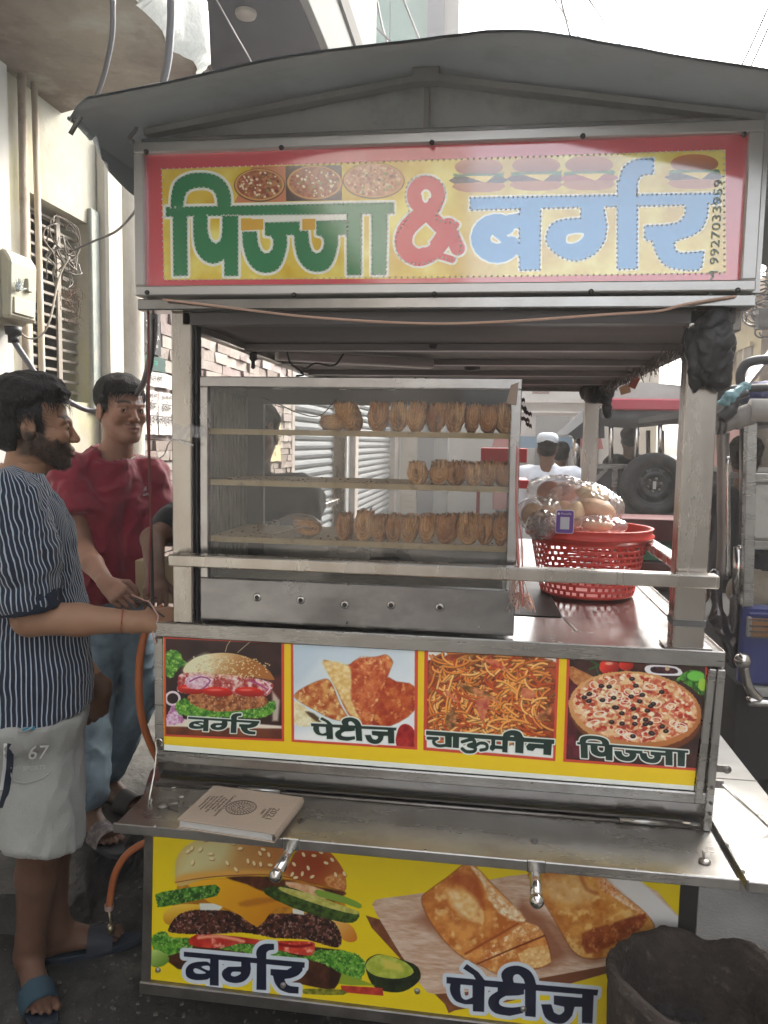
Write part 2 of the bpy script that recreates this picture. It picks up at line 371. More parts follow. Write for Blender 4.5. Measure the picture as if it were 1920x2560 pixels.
BURGER_L = [('p', [(276,780),(972,842),(970,873),(276,808)]), ('p', [(428,800),(476,804),(476,978),(425,975)]),
    ('p', smooth_poly([(425,848),(370,838),(315,850),(288,880),(290,920),(320,940),(370,945),(425,930)], 4)), ('h', smooth_poly([(330,888),(345,876),(400,900),(390,908),(345,906)], 3)), ('h', smooth_poly([(375,868),(420,862),(421,890)], 3)),
    ('p', [(606,828),(658,832)]+smooth_poly([(662,880),(652,920),(620,952),(570,962),(520,950),(496,920),(500,890),(530,868)], 3, False)+[(606,866)]), ('h', smooth_poly([(548,906),(560,896),(602,898),(598,912),(570,924),(548,918)], 3)),
    ('p', [(697,800),(750,800),(750,1003),(694,1000)]), ('p', smooth_poly([(700,820),(692,790),(705,755),(740,735),(795,735)], 3, False)+[(795,768)]+smooth_poly([(768,772),(752,785),(750,820)], 3, False)),
    ('p', [(898,850),(962,858)]+smooth_poly([(958,890),(935,915),(895,932),(855,938)], 3, False)+smooth_poly([(862,960),(885,978),(937,984)], 3, False)+[(935,1023)]+smooth_poly([(880,1020),(830,1000),(800,960),(790,920)], 3, False)+[(775,915),(776,880),(870,886),(896,870)])]
PATTY_L = [('p', [(388,714),(1137,778),(1132,806),(388,746)]), ('p', [(410,735),(458,738)]+smooth_poly([(455,780),(462,815),(485,828),(516,815)], 3, False)+[(516,738),(576,745),(573,888),(518,885),(518,850)]+smooth_poly([(480,850),(435,835),(410,800),(404,770)], 3, False)),
    ('p', [(488,650),(545,690),(580,735),(540,740),(520,705),(470,672)]),
    ('p', [(640,748),(770,760),(770,800),(740,806)]+smooth_poly([(680,808),(652,825),(648,848),(670,862),(715,866),(765,860)], 3, False)+[(766,893)]+smooth_poly([(700,908),(630,895),(596,858),(600,815),(640,785)], 3, False)),
    ('p', [(775,740),(830,745),(828,914),(776,908)]), ('p', smooth_poly([(668,742),(658,700),(685,668),(740,658),(795,680),(822,720),(830,760)], 3, False)+[(780,760)]+smooth_poly([(768,725),(745,702),(722,705),(716,725),(722,746)], 3, False)),
    ('p', [(918,806),(1060,818),(1060,862),(1020,862)]+smooth_poly([(1008,905),(975,940),(925,945),(875,915),(855,850)], 3, False)+[(905,850)]+smooth_poly([(918,890),(945,902),(968,885),(968,862)], 3, False)+[(918,850)]),
    ('p', [(1058,785),(1115,790),(1108,945),(1056,942)])]
CHOW = [('p', [(52,555),(718,602),(716,624),(52,576)]), ('p', [(150,568),(186,570),(185,642),(152,638)]), ('s', [(62,593),(112,595)], 7.5), ('s', smooth_poly([(108,595),(92,606),(96,622),(118,633),(154,630)], 3, False), 8), ('p', [(192,570),(224,573),(222,645),(190,642)]),
    ('s', smooth_poly([(240,612),(290,600),(304,618),(272,631),(306,643),(300,661),(262,663),(240,648)], 4, False), 8.5), ('s', smooth_poly([(300,640),(330,619),(364,624),(366,648),(336,655)], 4, False), 8), ('p', [(268,576),(302,579),(302,604),(270,602)]),
    ('p', [(390,585),(411,586),(410,630),(448,634),(448,590),(477,592),(474,668),(447,665),(447,650),(410,648),(398,660),(382,650),(384,634),(391,628)]),
    ('p', [(516,585),(560,588),(556,672),(514,668)]), ('p', smooth_poly([(452,598),(455,568),(495,552),(540,562),(560,600)], 3, False)+[(518,600)]+smooth_poly([(505,580),(488,582),(482,600)], 3, False)),
    ('p', [(662,598),(706,602),(700,682),(660,678),(661,648),(620,645),(605,660),(578,655),(570,635),(585,620),(662,625)])]
I23 = [[1, 0, 0], [0, 1, 0]]
def quad_affine(src, dst):
    A = np.array([[x, y, 1] for x, y in src]); return np.array([np.linalg.lstsq(A, np.array([d[k] for d in dst]), rcond=None)[0] for k in (0, 1)])

def seeds(p, rng, n, inside, sz, col='#f2dfa8', sh='#a06a30'):
    k = 0
    while k < n:
        x, y = inside(rng); a = rng.uniform(-60, 60); p.ell(x+sz*.2, y+sz*.25, sz, sz*.62, C(sh), a, feather=sz*.4, alpha=.6); p.ell(x, y, sz, sz*.55, C(col)*rng.uniform(.85, 1), a); k += 1
def lettuce(p, pts, seed=0, c=('#2c6b1c', '#6fae3a', '#b9d977')):
    p.poly(pts, tex(c[0], c[1], 16, seed, c[2], 1.4), smooth=4, wob=9, wseed=seed, wscale=14)
def patty_meat(p, pts, seed=0, c=('#2c120c', '#6d3a26', '#b58468'), sc=16):
    p.poly(pts, tex(c[0], c[1], sc, seed, c[2], 1.6, 5), smooth=4, wob=4, wseed=seed)
def pastry(p, pts, seed, c=('#b4571d', '#e0a24c', '#f3d492'), sc=34, edge='#7c3a12'):
    p.poly(pts, C(edge), smooth=3, feather=8, alpha=.8); q = np.array(pts); m = q.mean(0); p.poly(list(m+(q-m)*.985), tex(c[0], c[1], sc, seed, c[2], 1.1, 5), smooth=3, feather=5, wob=2, wseed=seed)

def paint_counter(corners, rng, w=1100, h=300):
    Y = C('#eccb1a'); p = Print(corners, w, h, Y)
    RED = C('#cf4a35')
    # --- left half, enlargement 1
    p.view(380, 1540, .4702)
    p.poly([(55,682),(2900,905),(2900,1060),(55,790)], C('#e8ece4'))
    p.poly([(62,105),(703,133),(703,668),(66,640)], RED); fr = [(72,120),(688,146),(690,655),(76,630)]; p.setclip(fr)
    p.poly(fr, tex('#241312', '#3b1f1c', 120, 3)); p.poly([(76,575),(690,600),(690,655),(76,630)], tex('#5c2a1a', '#7d4326', 60, 4), feather=10)
    p.poly([(76,545),(300,555),(690,585),(690,600),(500,598),(76,588)], C('#e6dccb'), feather=8); p.poly([(600,330),(690,320),(690,440),(640,450)], C('#6a2a22'), feather=30, alpha=.7)
    lettuce(p, [(70,205),(130,180),(165,230),(185,260),(140,280),(110,330),(72,315)], 11)
    p.ell(110, 440, 36, 34, C('#ead9df'), ring=12); p.poly([(75,540),(120,470),(170,560),(110,580),(76,575)], tex('#b0689a', '#efdbe8', 12, 5), smooth=3, wob=5)
    p.poly([(640,400),(680,450),(670,560),(640,560)], C('#e0d3c0'), feather=14, alpha=.8)
    lettuce(p, [(125,470),(170,440),(250,465),(330,500),(420,490),(560,490),(640,450),(660,470),(640,520),(560,545),(430,540),(300,540),(170,530),(130,510)], 21)
    patty_meat(p, [(190,430),(300,400),(450,420),(600,430),(600,480),(500,500),(350,510),(230,480)], 31, ('#7a3f24', '#bd7a4a', '#dcae7c'))
    p.poly([(135,370),(170,300),(400,310),(620,350),(640,390),(600,430),(480,425),(300,410),(150,410)], tex('#a3312d', '#e9c6bd', 26, 8, '#f2e4e6', 1.5), smooth=3, wob=5)
    for cx, cy, rx in ((210,392,75), (350,405,80), (515,405,75)): p.ell(cx, cy, rx, 26, grad('#e0241a', '#93130c', (cx, cy-20), (cx, cy+24)), rot=4, feather=2); p.ell(cx-15, cy-10, rx*.5, 6, C('#f28a7a'), feather=5, alpha=.7)
    p.poly([(180,330),(270,315),(320,350),(260,390),(190,380)], tex('#c898ae', '#f6e6ee', 14, 9), smooth=3, alpha=.9); p.stroke([(200,350),(260,325),(310,345),(270,390)], 4, C('#9c4a7c'), smooth=3)
    p.stroke([(520,345),(580,370),(620,400)], 5, C('#b04a86'), smooth=2); p.stroke([(600,350),(630,380),(610,410)], 4, C('#e7cddc'), smooth=2)
    p.poly([(168,300),(185,255),(250,215),(350,197),(450,203),(545,235),(610,280),(645,325),(640,342),(520,325),(350,310),(240,300)], grad('#e9dcae', '#a9682e', (300,200), (460,330), .12, 20), smooth=4, feather=2)
    p.poly([(168,298),(185,255),(235,222),(300,203),(330,300),(240,303)], C('#e3e3bf'), feather=30, alpha=.8, smooth=3)
    seeds(p, rng, 170, lambda r: (lambda a, b: (430+200*a, 275+60*b))(*(lambda t, q: (q*cos(t), q*sin(t)))(r.uniform(0, 6.28), sqrt(r.uniform()))), 5)
    seeds(p, rng, 60, lambda r: (r.uniform(215, 400), r.uniform(215, 285)), 4, '#f4efc9', '#b9b080')
    p.setclip()
    for sgm in ([(425,120),(400,155),(390,190)], [(530,130),(500,155),(455,195)]): p.stroke(sgm, 1.6, C('#d8c9a0'))
    G = C('#1c332c')
    M = quad_affine([(276,780),(972,842),(935,1023),(425,975)], [(192,538),(572,560),(548,632),(272,612)])
    p.glyphs(BURGER_L, M, G, C('#dfe8df'), 6)
    # patties
    p.poly([(738,135),(1415,165),(1410,712),(742,670)], RED); p.setclip([(750,150),(1398,180),(1394,697),(756,658)]); p.poly([(750,150),(1398,180),(1394,697),(756,658)], grad('#b9cdda', '#e4ecef', (760,160), (1100,600), .08, 120))
    p.poly([(756,400),(900,230),(1100,560),(1394,500),(1394,697),(756,658)], C('#d9e4e9'), feather=40, alpha=.8)
    p.ell(1010, 660, 300, 60, C('#f0f2f0'), feather=40); p.ell(1400, 590, 120, 90, C('#e8eef0'), feather=6)
    pastry(p, [(755,425),(800,385),(900,340),(950,350),(1000,470),(1045,555),(960,550),(860,500),(790,460)], 41, ('#a8441c', '#dca05a', '#f2dc9c'))
    p.poly([(756,455),(830,500),(900,560),(830,590),(756,570)], tex('#d8c890', '#f2eecb', 22, 44), smooth=3, wob=6); p.poly([(815,510),(860,520),(900,560),(870,560)], C('#4c3a20'), feather=10, smooth=2)
    pastry(p, [(1240,335),(1300,350),(1394,375),(1394,505),(1270,585),(1170,580),(1170,500)], 42, ('#a02c14', '#c8602c', '#e09a52'))
    pastry(p, [(910,238),(960,245),(1040,262),(1090,230),(1200,215),(1245,205),(1280,240),(1270,280),(1210,440),(1165,580),(1110,580),(1040,520),(980,390),(940,310)], 43, ('#b03e1c', '#e08e50', '#f4d89c'))
    p.poly([(910,238),(1040,262),(1060,330),(1060,450),(1110,560),(1050,520),(980,390),(930,300)], tex('#e3c06c', '#f6e9ae', 16, 45), smooth=3, feather=12, alpha=.85)
    p.poly([(1080,240),(1180,225),(1240,300),(1190,420),(1140,540),(1070,440)], tex('#a8341a', '#d97840', 30, 46, '#f0b878'), smooth=3, feather=14, alpha=.75)
    p.poly([(1310,600),(1350,575),(1394,610),(1394,697),(1300,690)], tex('#8e1418', '#b8302c', 30, 47), smooth=3)
    p.setclip()
    M = quad_affine([(388,714),(1137,778),(1108,945),(404,800)], [(845,570),(1300,597),(1288,678),(858,616)])
    p.glyphs(PATTY_L, M, G, C('#dfe8df'), 7)
    # --- right half, enlargement 2
    p.view(1040, 1560, .4822)
    p.poly([(44,120),(743,162),(722,712),(38,655)], RED); fr = [(62,135),(728,176),(710,698),(54,642)]; p.setclip(fr)
    p.poly(fr, tex('#7c2c14', '#b4522a', 40, 51)); WN = None
    for q in ([(62,135),(200,143),(120,180),(62,190)], [(650,172),(728,176),(728,200)], [(54,600),(720,640),(710,698),(54,642)]): p.poly(q, C('#eeeeea'), feather=8)
    for q, c in (([(330,180),(440,180),(520,230),(440,260),(350,220)], '#b4231c'), ([(60,330),(150,340),(210,390),(120,400)], '#a82a1c'), ([(540,430),(620,420),(700,470),(600,520)], '#9c2420')): p.poly(q, tex(c, '#d8583c', 20, 6), smooth=3)
    cols = ['#f0a452', '#dc8236', '#e89848', '#c8642a', '#b84c22', '#f4b86c']
    for k in range(620):
        x = rng.uniform(60, 715); y = rng.uniform(150, 610); a = 5.5*float(fbm(np.array([x]), np.array([y]), 160., 77, 2)[0])+rng.uniform(-.7, .7); L = rng.uniform(60, 190); cv = rng.uniform(-2.2, 2.2)
        pts = []
        for t in range(8):
            pts.append((x, y)); a += cv/7+rng.uniform(-.15, .15); x += L/7*cos(a); y += L/7*sin(a)*.8
        if max(q[1] for q in pts) > 640 or min(q[1] for q in pts) < 140 or max(q[0] for q in pts) > 722 or min(q[0] for q in pts) < 58: continue
        c = C(cols[k % 6])*(.55+.45*min(1, k/350)); p.stroke([(q[0]+2, q[1]+3) for q in pts], 5.5, c*.42, feather=5, alpha=.75, smooth=1); p.stroke(pts, 5.2, c, smooth=2, feather=2); p.stroke([(q[0]-1, q[1]-1.2) for q in pts], 1.3, np.minimum(c*1.2, 1), alpha=.7, feather=2, smooth=1)
        if k in (90, 160, 220, 260): pass
    for q, c in (([(150,340),(200,380),(230,410),(200,400),(160,370)], '#d05a48'), ([(210,310),(300,330),(380,360),(440,415),(380,390),(280,360)], '#6e4a22'), ([(310,400),(375,385),(375,430),(345,510),(325,470)], '#b8483e'), ([(150,500),(190,440),(210,500),(185,550)], '#5a4420'), ([(350,185),(420,190),(480,250),(420,225)], '#b8281e'), ([(560,330),(620,360),(600,390),(550,375)], '#c8604a'), ([(620,480),(700,430),(690,480),(640,500)], '#7a4622')): p.poly(q, tex(c, '#d88a5a', 24, 7), smooth=3, feather=2)
    p.setclip()
    p.glyphs(CHOW, I23, G, C('#dfe8df'), 7)
    # pizza
    p.poly([(783,165),(1530,215),(1500,765),(763,715)], RED); fr = [(797,180),(1500,222),(1500,752),(778,702)]; p.setclip(fr)
    p.poly(fr, tex('#2c1815', '#4a241e', 90, 61)); p.poly([(797,300),(850,300),(830,600),(900,690),(780,702)], tex('#4c1420', '#6c2030', 40, 62), feather=10)
    p.poly([(797,220),(840,235),(930,280),(980,330),(860,330),(797,280)], tex('#a86434', '#c98a52', 18, 63), smooth=2)
    for x, y, r in ((1002,222,52), (1090,212,38)): p.ell(x, y, r, r*.8, grad('#e8402c', '#8e1410', (x-20, y-20), (x+30, y+30)))
    p.ell(1000, 205, 20, 8, C('#f4a890'), feather=6); p.stroke([(905,190),(950,215),(900,235)], 5, C('#2c5a24')); p.stroke([(930,200),(945,260)], 3, C('#2c5a24'))
    p.poly([(1185,235),(1215,212),(1350,222),(1380,265),(1300,268),(1215,262)], C('#e4e6ea'), smooth=3); p.poly([(1215,235),(1235,222),(1340,230),(1355,255),(1290,258),(1230,252)], tex('#1c0c10', '#5a2a34', 12, 66), smooth=3); p.ell(1303, 232, 12, 11, C('#c9b08a'))
    lettuce(p, [(1350,290),(1390,250),(1440,240),(1495,260),(1495,370),(1440,340),(1380,300)], 67, ('#1e4a16', '#4c9a2c', '#8fd05c')); p.ell(1450, 270, 45, 26, C('#6cc24a'), feather=4); p.ell(1485, 315, 22, 34, C('#9bc840'), feather=3)
    p.ell(1140, 470, 345, 205, C('#6e3a1c'), rot=6, feather=8); p.ell(1135, 445, 345, 198, grad('#d9a468', '#b8723c', (1000,250), (1200,640), .1, 30), rot=6, wob=4)
    p.ell(1135, 436, 322, 178, tex('#c8593a', '#e8c490', 30, 68, '#f3e6cc', 1.5), rot=6, wob=7)
    for k in range(420):
        t = rng.uniform(0, 6.28); q = sqrt(rng.uniform()); x = 1135+305*q*cos(t); y = 436+165*q*sin(t)+.1*305*q*cos(t)
        c = [('#b8301f', '#d86a44'), ('#f2e4c8', '#dcb888'), ('#e8c79a', '#c89060'), ('#a83c28', '#c86a4c')][k % 4]
        p.ell(x, y, rng.uniform(7, 19), rng.uniform(5, 11), C(c[0]) if rng.uniform() < .6 else C(c[1]), rng.uniform(-40, 40), feather=3, wob=3, wseed=k)
    for k in range(26):
        t = rng.uniform(0, 6.28); q = sqrt(rng.uniform()); x = 1135+290*q*cos(t); y = 436+155*q*sin(t)+.1*290*q*cos(t)
        p.ell(x, y, rng.uniform(20, 32), rng.uniform(12, 18), C('#efe2d2'), rng.uniform(-25, 25), ring=4.5, feather=2)
    for k in range(32):
        t = rng.uniform(0, 6.28); q = sqrt(rng.uniform()); x = 1135+300*q*cos(t); y = 436+160*q*sin(t)+.1*300*q*cos(t)
        p.ell(x, y, 15, 11, C('#1d1216')); p.ell(x, y-2, 6, 3.5, C('#6c5048')); 
    p.setclip()
    M = quad_affine([(155,368),(1335,345),(1296,718),(195,726)], [(835,612),(1412,660),(1392,738),(856,697)])
    p.glyphs(PIZZA_W, M, G, C('#dfe8df'), 7)
    return p.a

def paint_lower(corners, rng, w=1000, h=400):
    p = Print(corners, w, h, C('#efd514')); p.view(340, 2040, .434)
    # boards and pastries (enlargement 4)
    p.view(920, 2080, .5063)
    for q, c in (([(18,470),(60,430),(500,700),(900,780),(430,880),(380,850)], '#6a3a22'),): p.poly(q, tex(c, '#8a5232', 40, 2, None), smooth=2)
    def wood(X, Y):
        n = fbm(X*.18+Y*.04, Y*.9-X*.08, 10, 4, 4)[..., None]; return C('#b98a68')*(1-n)+C('#ecdccb')*n
    p.poly([(30,345),(70,325),(330,290),(700,215),(1250,190),(1540,420),(1545,600),(1200,655),(900,740),(480,790),(330,800),(250,740),(40,400)], wood, smooth=2)
    p.poly([(330,800),(480,790),(1200,655),(1200,690),(900,775),(430,870)], C('#7c4a2e'), feather=3)
    p.poly([(1140,190),(1300,195),(1540,420),(1540,530),(1440,490),(1350,380)], C('#e7e6e4'), feather=16)
    p.poly([(230,430),(420,560),(640,660),(900,670),(1000,600),(880,420),(760,330),(700,420),(300,380)], C('#8a4a2c'), feather=60, alpha=.75)
    p.poly([(900,440),(1020,620),(1120,640),(1330,560),(1400,480),(1100,560)], C('#8a4a2c'), feather=40, alpha=.7)
    pastry(p, [(800,180),(1120,185),(1170,230),(1250,300),(1375,400),(1415,480),(1330,540),(1200,610),(1090,625),(1010,585),(930,450),(850,310)], 71, ('#b86a24', '#e0a04a', '#f0c87c'), 60)
    p.poly([(1120,190),(1170,230),(1280,330),(1380,410),(1340,400),(1210,320),(1150,280)], tex('#d88a4c', '#f4e4c4', 18, 72, '#c05a28'), smooth=2, feather=10)
    p.poly([(1060,500),(1200,450),(1370,400),(1350,470),(1200,560),(1080,600)], tex('#b45e2c', '#8a3c18', 30, 73, '#d9904c'), smooth=2, feather=12)
    p.poly([(870,240),(1000,215),(1100,260),(1120,330),(1010,360),(900,330)], tex('#e8b468', '#f6dca8', 26, 74), smooth=3, feather=40, alpha=.6)
    p.stroke([(1050,215),(1080,280),(1130,300)], 9, C('#a4501e'), feather=14, alpha=.6, smooth=2)
    pastry(p, [(262,330),(300,285),(390,220),(490,148),(545,180),(620,260),(720,360),(780,440),(870,500),(905,620),(880,660),(760,690),(640,700),(560,660),(470,620),(380,540),(300,430)], 75, ('#c06a28', '#e8a050', '#f4cc88'), 60)
    p.poly([(390,300),(450,285),(520,310),(550,370),(520,430),(450,400)], tex('#f2c070', '#fce8b8', 20, 76), smooth=3, feather=30, alpha=.9)
    p.poly([(490,150),(545,185),(640,300),(720,360),(780,430),(740,440),(650,400),(600,330),(560,240)], tex('#e0a060', '#fbf0d0', 14, 77), smooth=2, feather=12)
    p.poly([(400,230),(500,200),(570,290),(570,380),(540,330),(470,270)], C('#b05020'), feather=22, alpha=.7, smooth=2)
    p.poly([(560,600),(700,500),(780,440),(870,500),(740,560),(600,650)], tex('#c87434', '#f0b870', 22, 78, '#fff0d0'), smooth=2, feather=8)
    p.stroke([(540,650),(700,580),(870,510)], 4, C('#7a3210'), feather=5, smooth=2); p.stroke([(480,600),(620,520),(740,450)], 5, C('#a44c1c'), feather=8, smooth=2)
    p.poly([(740,600),(860,560),(905,640),(800,670)], tex('#e8ac60', '#f8dca0', 14, 79), smooth=2, feather=8)
    # burger (enlargement 3)
    p.view(340, 2040, .434)
    p.poly([(190,700),(1180,770),(1170,960),(1100,1000),(960,970),(240,880)], tex('#2c130c', '#57301c', 60, 81), smooth=2, feather=6)
    lettuce(p, [(95,690),(160,660),(210,700),(300,700),(320,760),(240,790),(160,800),(100,760)], 82); p.poly([(90,770),(170,790),(190,830),(150,865),(88,860)], grad('#b9d274', '#5f8c2c', (100,780), (160,860)), smooth=3)
    lettuce(p, [(470,760),(560,735),(700,740),(830,770),(960,810),(1040,770),(1150,770),(1260,790),(1320,850),(1300,930),(1240,945),(1140,880),(1000,830),(760,800)], 83)
    p.poly([(310,740),(350,680),(560,690),(760,715),(1000,720),(1030,750),(1010,800),(900,790),(640,730),(480,760)], tex('#b0201a', '#e0503a', 50, 84, '#f6b49c'), smooth=3, feather=3); p.stroke([(360,700),(480,690),(620,720)], 9, C('#f0a080'), feather=10, smooth=2)
    p.stroke([(820,735),(920,750),(1010,740)], 8, C('#8e0f10'), feather=5, smooth=2)
    p.poly([(240,392),(420,360),(800,350),(1180,430),(1175,640),(900,600),(600,600),(300,600),(200,560),(235,470)], tex('#a8690f', '#d89a22', 60, 98), smooth=2, feather=8)
    p.poly([(1090,590),(1230,620),(1275,700),(1240,725),(1180,700)], grad('#f0c870', '#d07a20', (1120,600), (1250,720)), smooth=3); p.poly([(158,600),(170,545),(260,505),(470,520),(300,560),(230,610),(190,625)], grad('#f0cc50', '#c98a18', (200,520), (220,620)), smooth=3)
    patty_meat(p, [(190,640),(240,570),(330,540),(500,540),(620,560),(800,560),(1000,560),(1130,600),(1180,680),(1175,750),(1100,745),(980,710),(800,700),(620,670),(400,680),(210,670)], 85, ('#1f0d0b', '#5c3024', '#c29a88'), 20)
    p.poly([(365,500),(455,500),(500,520),(480,540),(370,540)], C('#dfe4da'), feather=6); p.poly([(900,530),(965,540),(970,568),(905,560)], C('#e6e8e0'), feather=5)
    p.poly([(300,385),(430,362),(620,370),(760,420),(880,520),(830,520),(770,560),(700,638),(600,570),(500,520),(440,500),(400,480),(330,420)], grad('#eeb41c', '#d08a10', (420,370), (700,640), .05, 60), smooth=2, feather=2)
    p.poly([(590,500),(700,470),(850,470),(800,490),(640,520)], C('#b06a1c'), feather=18, alpha=.8, smooth=2)
    p.poly([(112,465),(150,435),(460,392),(470,450),(420,468),(150,522),(125,510)], tex('#1d4a16', '#5c9a34', 18, 86, '#a8cc70', 1.4), smooth=2)
    p.poly([(520,350),(760,345),(1000,400),(1200,430),(1190,460),(1140,490),(960,440),(760,440),(640,390)], tex('#3c1a10', '#6c3820', 40, 87), smooth=2, feather=10)
    p.poly([(860,375),(1000,395),(1130,450),(1060,480),(900,420)], tex('#d8a070', '#f0ccA4'.replace('A', 'a'), 24, 88), smooth=2, feather=8)
    p.poly([(1040,420),(1200,460),(1297,505),(1285,530),(1200,500),(1050,460)], C('#83a83c'), smooth=2)
    p.poly([(730,420),(860,400),(1000,450),(1200,520),(1285,550),(1270,600),(1200,612),(1000,560),(800,480)], tex('#20340f', '#4d6c22', 20, 89), smooth=2); p.poly([(830,405),(1000,445),(1180,510),(1280,545),(1270,565),(1120,530),(940,470),(840,430)], tex('#b4b04c', '#d8d47c', 20, 90), smooth=2, feather=3)
    p.poly([(225,330),(235,240),(290,170),(420,115),(600,90),(800,95),(980,130),(1110,200),(1190,300),(1210,370),(1200,430),(1100,400),(900,360),(760,340),(560,345),(400,360),(270,400),(235,390)], grad('#d0b36c', '#ad5a24', (330,250), (1050,330), .06, 100), smooth=3, feather=3)
    p.poly([(240,300),(300,190),(420,130),(560,140),(500,280),(330,330),(250,360)], C('#d6d5a0'), feather=90, alpha=.8, smooth=3)
    p.poly([(230,390),(300,370),(560,340),(760,335),(900,355),(760,310),(500,310),(300,330),(235,350)], C('#e0a84c'), feather=26, alpha=.9, smooth=2)
    p.poly([(900,180),(1050,210),(1100,300),(1000,370),(900,340),(850,260)], C('#96391a'), feather=70, alpha=.75, smooth=3)
    p.poly([(1090,350),(1190,330),(1208,380),(1198,428),(1110,400)], tex('#e8b878', '#c07034', 14, 91), feather=14, smooth=2); p.stroke([(228,380),(400,352),(600,338),(780,338),(960,368),(1190,430)], 2.5, C('#8a4818'), feather=4, smooth=3)
    for x, y, a in ((320,185,-60),(370,190,-50),(430,215,0),(325,265,-70),(435,243,10),(560,155,10),(600,185,-10),(525,268,60),(490,130,-20),(560,118,-10),(625,128,0),(645,257,80),(680,270,70),(718,275,80),(773,280,10),(714,213,60),(765,220,70),(733,190,20),(712,150,5),(835,157,10),(910,275,50),(992,297,70),(958,330,-80),(900,333,-60),(920,352,-10),(1015,347,-30),(1025,226,5),(965,220,60),(960,172,50),(1065,207,30),(1130,250,50),(1095,268,20),(1150,335,70),(1200,330,60),(575,305,50),(985,170,30),(300,200,-40),(400,135,-10)):
        p.ell(x+4, y+5, 15, 9, C('#7c4418'), a, feather=8, alpha=.55); p.ell(x, y, 15, 8.5, C('#ecdcae'), a, feather=2)
    p.poly([(1320,850),(1370,800),(1440,800),(1600,850),(1640,910),(1620,960),(1540,1010),(1440,1010),(1360,970)], tex('#141c0c', '#30401c', 40, 92), smooth=3); p.poly([(1325,850),(1370,805),(1440,800),(1550,840),(1600,900),(1520,935),(1400,925),(1335,890)], tex('#9cae30', '#c3cc5c', 40, 93), smooth=3); p.poly([(1420,820),(1520,850),(1540,890),(1430,880)], C('#d8cc58'), feather=16, wob=6)
    p.poly([(1185,905),(1290,940),(1380,975),(1240,975),(1165,965)], C('#8fa82c'), feather=6); p.poly([(1180,975),(1420,990),(1425,1035),(1185,1015)], tex('#a82a24', '#d24c3c', 30, 94), smooth=1); p.poly([(970,995),(1190,1000),(1195,1030),(975,1025)], tex('#5c6418', '#a29c38', 20, 95), smooth=2)
    N = C('#161c33'); WH = C('#d5dfe8')
    p.glyphs(BURGER_L, I23, N, WH, 24)
    p.view(920, 2080, .5063); p.glyphs(PATTY_L, I23, N, WH, 20)
    return p.a

def paint_sign(corners, rng, w=1400, h=380):
    p = Print(corners, w, h, C('#cb4652')); p.view(340, 340, .4823)
    yl = grad('#d8bc28', '#e8d86c', (150,400), (1500,400), .12, 120)
    A = [(135,172),(700,158)]; p.view(0, 0, 1)
    p.poly([(404,423),(1000,402),(1814,374),(1816,682),(1000,697),(410,700)], lambda X, Y: (C('#d2ad22')*(1-(n := np.clip((fbm(X, Y, 90, 5)-.5)*2.4+.45, 0, 1)[..., None]))+C('#efe47c')*n))
    p.view(340, 340, .4823)
    def pizza(cx, cy, rx, ry, seed, bgc=None, cols=('#8a3c22', '#b87848'), ch='#e8d8b8'):
        if bgc: p.poly(bgc[0], C(bgc[1]))
        p.ell(cx, cy, rx, ry, C('#4a2814')); p.ell(cx, cy-2, rx-4, ry-4, C('#cf9a58')); p.ell(cx, cy-3, rx-15, ry-12, tex(cols[0], cols[1], 14, seed, None, 1.6))
        for k in range(60):
            t = rng.uniform(0, 6.28); q = sqrt(rng.uniform()); p.ell(cx+(rx-22)*q*cos(t), cy+(ry-18)*q*sin(t), rng.uniform(4, 11), rng.uniform(4, 8), C(ch if k % 2 else ['#6a2a18', '#7c8a3c', '#a84a2c'][k % 3]), rng.uniform(0, 90), feather=1)
    p.poly([(600,160),(775,155),(778,340),(510,345)], C('#c87850')); pizza(640, 255, 132, 86, 3)
    pizza(925, 243, 146, 92, 9, ([(775,156),(1066,150),(1068,333),(778,338)], '#3c1c1c'), ch='#f0e4c4')
    pizza(1232, 232, 160, 94, 12, cols=('#b0704c', '#d8a880'), ch='#e6cba0')
    p.view(960, 340, .5666)
    for cx, cy, k in ((418,175,0), (672,168,1), (905,165,2), (1370,160,3)):
        p.ell(cx, cy-38, 105, 42, grad('#c87a3c', '#8a4420', (cx, cy-80), (cx, cy))); p.poly([(cx-110,cy-8),(cx+110,cy-12),(cx+112,cy+10),(cx-108,cy+14)], C('#3c6a24'), wob=7); p.poly([(cx-108,cy+8),(cx+106,cy+6),(cx+104,cy+34),(cx-104,cy+36)], C(['#241410', '#502618', '#a84428', '#2c1c14'][k]), smooth=2)
        p.poly([(cx-60,cy+2),(cx+70,cy),(cx+30,cy+32)], C('#f0d060')); p.poly([(cx-106,cy+34),(cx+104,cy+32),(cx+92,cy+66),(cx,cy+74),(cx-92,cy+66)], C('#b8703c'), smooth=2)
    WH = C('#eef0e6'); dots = []
    p.view(340, 340, .4823); p.glyphs(PIZZA_W, I23, C('#127a48'), WH, 14); dots.append(('g', p.last))
    for q in ([(600,418),(1095,410),(1095,440),(600,446)],): p.poly(q, WH)
    for q in ([(545,432),(660,430),(660,485),(545,490)], [(862,430),(930,428),(930,485),(862,488)]): p.poly(q, C('#d8a838'))
    p.glyphs(PIZZA_W, I23, C('#127a48'))
    p.view(960, 340, .5666); p.glyphs(AMP_S, I23, C('#cc2f45'), WH, 10); p.glyphs(BURGER_S, I23, C('#2a8ccc'), WH, 8)
    return p.a
